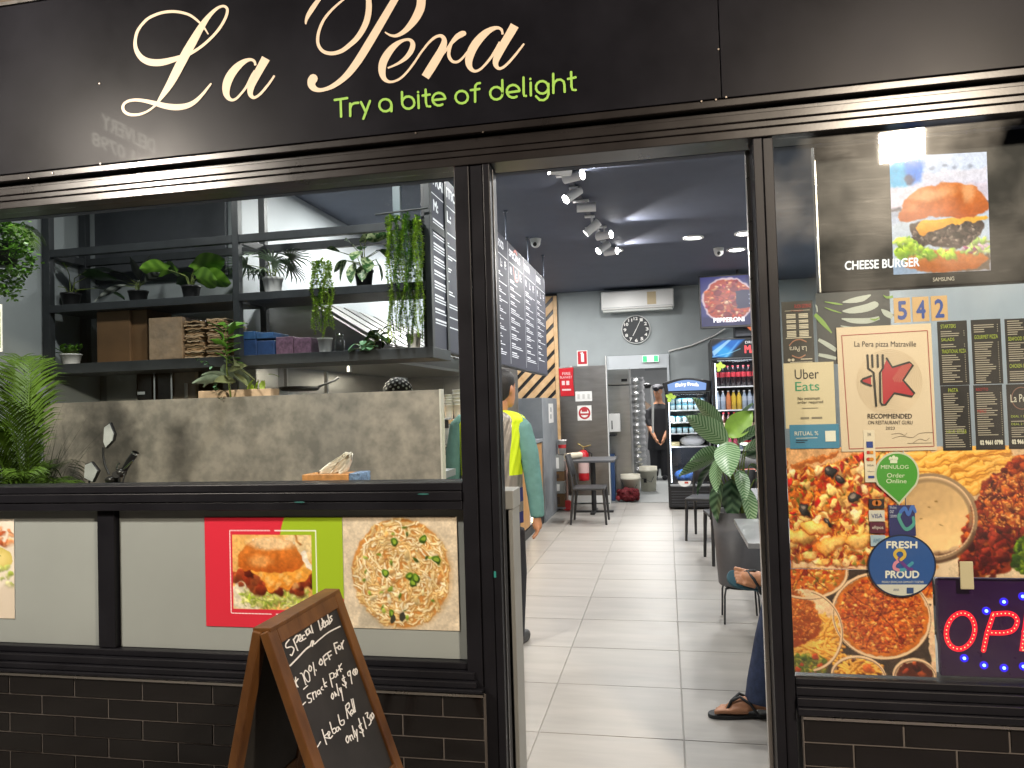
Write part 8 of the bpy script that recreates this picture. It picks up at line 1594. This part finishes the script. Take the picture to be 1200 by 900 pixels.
for k in range(60):
    a = k*2.399; zz = .15+.8*(k/60); v = V((cos(a)*sqrt(1-zz*zz), sin(a)*sqrt(1-zz*zz), zz)); p = hcn+V((0, 0, .035))+V((v.x*.92, v.y*1.02, v.z*.95))*.113; q = v.orthogonal().normalized(); w2 = v.cross(q); mb.add([p+(q*cos(x)+w2*sin(x))*.0085 for x in np.linspace(0, 2*pi, 9)[:-1]], [tuple(range(8))])
mb.build('white_spots', paper_w, cook)
mb = MB(); mb.tube([hcn+V((-.1, -.03, .0)), hcn+V((-.03, -.115, -.005)), hcn+V((.08, -.07, 0))], [.012, .016, .012], 8); mb.build('bandana_knot', bpy.data.materials['bandana_black'], cook)
# --- chef in the back room
CY = 12.6; C_ = lambda x, y, dy=0: at(x, y, CY+dy); c0 = C_(773, 556); c0.z = 0; chef = thing('person', 'small distant chef in black cap and clothes in the back room doorway', 'person', c0)
hcn = C_(771, 459); b = MB(); head(b, hcn, V((-.2, -1, -.2)), 1.05); b.tube([hcn+V((.02, .02, -.08)), C_(772, 474)], [.06, .08], 10)
b.loft([ering(C_(772, 472), .1, .08), ering(C_(772, 478), .19, .11), ering(C_(773, 500), .18, .12), ering(C_(773, 515), .18, .12)]); 
b.tube([C_(761, 480), C_(760, 498, -.05), C_(768, 514, -.25)], [.06, .05, .035], 10); b.tube([C_(783, 480), C_(785, 498), C_(778, 514, -.2)], [.06, .05, .035], 10); hand(b, C_(768, 514, -.25), V((.5, -.3, -.8)), V((0, -1, 0)), V((-1, 0, 0)), 1, .6); hand(b, C_(778, 514, -.2), V((-.3, -.3, -.8)), V((0, -1, 0)), V((1, 0, 0)), 1, .6)
for x in (767, 779): b.tube([C_(x, 515), C_(x, 535), V((C_(x, 550).x, CY, .08))], [.09, .065, .05], 10)
merged('body', b, skin_m, chef, .014, 2); eyes(chef, hcn, V((-.2, -1, -.2)), 1.05)
blk = mat('chef_black', (.018, .018, .022), .8); mb = MB(); mb.loft([ering(C_(772, 473), .11, .09), ering(C_(772, 479), .22, .13), ering(C_(773, 500), .21, .14), ering(C_(773, 527), .24, .17)]); mb.tube([C_(761, 480), C_(759.5, 492, -.03), C_(762, 500, -.08)], [.075, .07, .055], 10); mb.tube([C_(783, 480), C_(785, 495), C_(783, 503)], [.075, .07, .055], 10)
merged('chef_jacket', mb, blk, chef, .016, 2); mb = MB()
for x in (767, 779): mb.tube([C_(x, 522), C_(x, 537), V((C_(x, 550).x, CY, .06))], [.12, .09, .075], 10)
merged('trousers', mb, blk, chef, .018, 2); mb = MB(); mb.ball(hcn+V((0, .01, .085)), .115, 14, 10, (1, 1, .62)); mb.tube([hcn+V((-.02, -.08, .065)), hcn+V((-.04, -.16, .05))], [.06, .05], 8); merged('cap', mb, blk, chef, .014, 1)
mb = MB()
for x in (767, 779): p = C_(x, 550); p.z = .04; mb.tube([p, p+V((0, -.2, 0))], [.06, .05], 8)
merged('shoes', mb, blk, chef, .016, 1)
# ------------------------------------------------------------------ lamps of the place and added unseen lights
def flood(label, loc, aim, e, col, size=.14):
    t = thing('flood_light', label, 'floodlight', loc); d = (V(aim)-V(loc)).normalized(); q = d.to_track_quat('-Z', 'Y').to_matrix().to_4x4(); mt = Matrix.Translation(V(loc)) @ q
    mb = MB(); mb.box(-size, size, -size*.8, size*.8, .0, .07, mt); mb.build('housing', black_metal, t, bev=.006); mb = MB(); mb.box(-size*.92, size*.92, -size*.72, size*.72, -.006, -.002, mt); mb.build('lit_face', emi('flood_face_%d' % len(label), col, 30), t)
    mb = MB(); mb.tube([V(loc)+V((0, 0, .06)), V((loc[0], loc[1], 4.09))], .012, 8); mb.build('bracket', black_metal, t)
    L = bpy.data.lights.new('flood_lamp', 'AREA'); L.energy = e; L.shape = 'RECTANGLE'; L.size = size*1.8; L.size_y = size*1.4; L.color = col
    o = bpy.data.objects.new('flood_lamp', L); COL.objects.link(o); o.matrix_world = Matrix.Translation(V(loc)+d*.012) @ q
WARM = (1.0, .89, .76)
flood('square warm floodlight hanging from the awning above the left window, outside the picture', (-3.3, -1.95, 3.14), (-2.4, .2, 1.1), 110, WARM)
flood('square warm floodlight hanging from the awning, mirrored in the right window', (1.55, -2.6, 3.12), (.9, 0, 1.1), 140, (1.0, .84, .66))
L = area('neon_spill', (1.25, .012, .74), 5, .25, (radians(-90), 0, 0), (.45, .12, 1.0)); L.data.shape = 'SQUARE'  # area light added before the sign to spread its purple glow
area('added_awning_glow', (-5.5, -1.6, 3.7), 30, .3, (radians(70), 0, radians(60)), WARM)  # unseen light added to warm the left end of the awning
for i, p in enumerate(((.97, 5.9), (.93, 6.9), (-.55, 6.3))): area('downlight_lamp', (p[0], p[1], 3.22), 34, .16)
area('added_door_light', (-.2, .7, 3.22), 22, .16)  # unseen light added to brighten the floor inside the door
for p in ((.2, 2.2), (1.4, 2.2), (.9, 3.9), (-.6, 7.6), (1.5, 7.4)): area('unseen_ceiling_light', (p[0], p[1], 3.22), 22, .16)  # extra room lights without visible fittings
area('added_window_light', (-3.0, .75, 3.2), 9, .16); area('added_window_light', (-1.7, .75, 3.2), 22, .16)  # unseen lights added to brighten the shelf and its plants
for p in ((-2.3, 2.4, 1.845), (-2.3, 4.4, 1.845)): area('hood_lamp', p, 8, .25, col=(1, .9, .72))
area('unseen_kitchen_light', (-2.1, 3.2, 3.22), 42, .3); area('unseen_kitchen_light', (-2.2, 4.9, 3.22), 34, .3); area('unseen_counter_light', (-1.9, 7.8, 3.22), 30, .2)  # unseen overhead lights that brighten kitchen and counter
area('back_room_lamp', (-.3, 12.5, 2.75), 95, .6); area('back_room_lamp', (-.35, 9.9, 2.75), 22, .4)
area('fridge_lamp', ((fx0+fx1)/2, F1Y+.12, zsh[0]+.2), 2, .2, col=(.85, .93, 1)); area('fridge_lamp', ((gx0+gx1)/2, F2Y+.08, zs2[0]+.33), 2.5, .3, col=(.9, .93, 1))
for z in (1.3, .8): area('fridge_lamp', (gx0+.07, F2Y+.06, z), 1.3, .12, (0, radians(-90), 0), (.9, .93, 1)); area('fridge_lamp', (fx0+.07, F1Y+.06, z), 2.5, .12, (0, radians(-90), 0), (.85, .93, 1))
# hanging light sign under the awning (seen mirrored in the gloss fascia)
t = thing('under_awning_sign', 'dark box sign with lit DELIVERY lettering hanging under the awning, seen only as a reflection', 'sign', (-4.0, -2.4, 3.4))
mb = MB(); mb.box(-4.12, -4.0, -3.3, -1.66, 3.42, 3.98); mb.build('sign_box', black_pl, t, bev=.006)
for y in (-3.0, -2.0): mb = MB(); mb.cyl((-4.06, y, 3.98), (-4.06, y, 4.1), .012, n=8); mb.build('hanger', black_metal, t)
f = lambda u, v: V((-3.998, -3.3+1.64*u, 3.98-.56*v)); mb = MB(); text(mb, 'DELIVERY', f, .28, .40, .64, .60, (.002, 0, 0), .002); text(mb, '02 9661 0798', f, .12, .70, .70, .88, (.002, 0, 0), .002); mb.build('lettering', emi('sign_letter_glow', (1, .96, .8), 5), t)
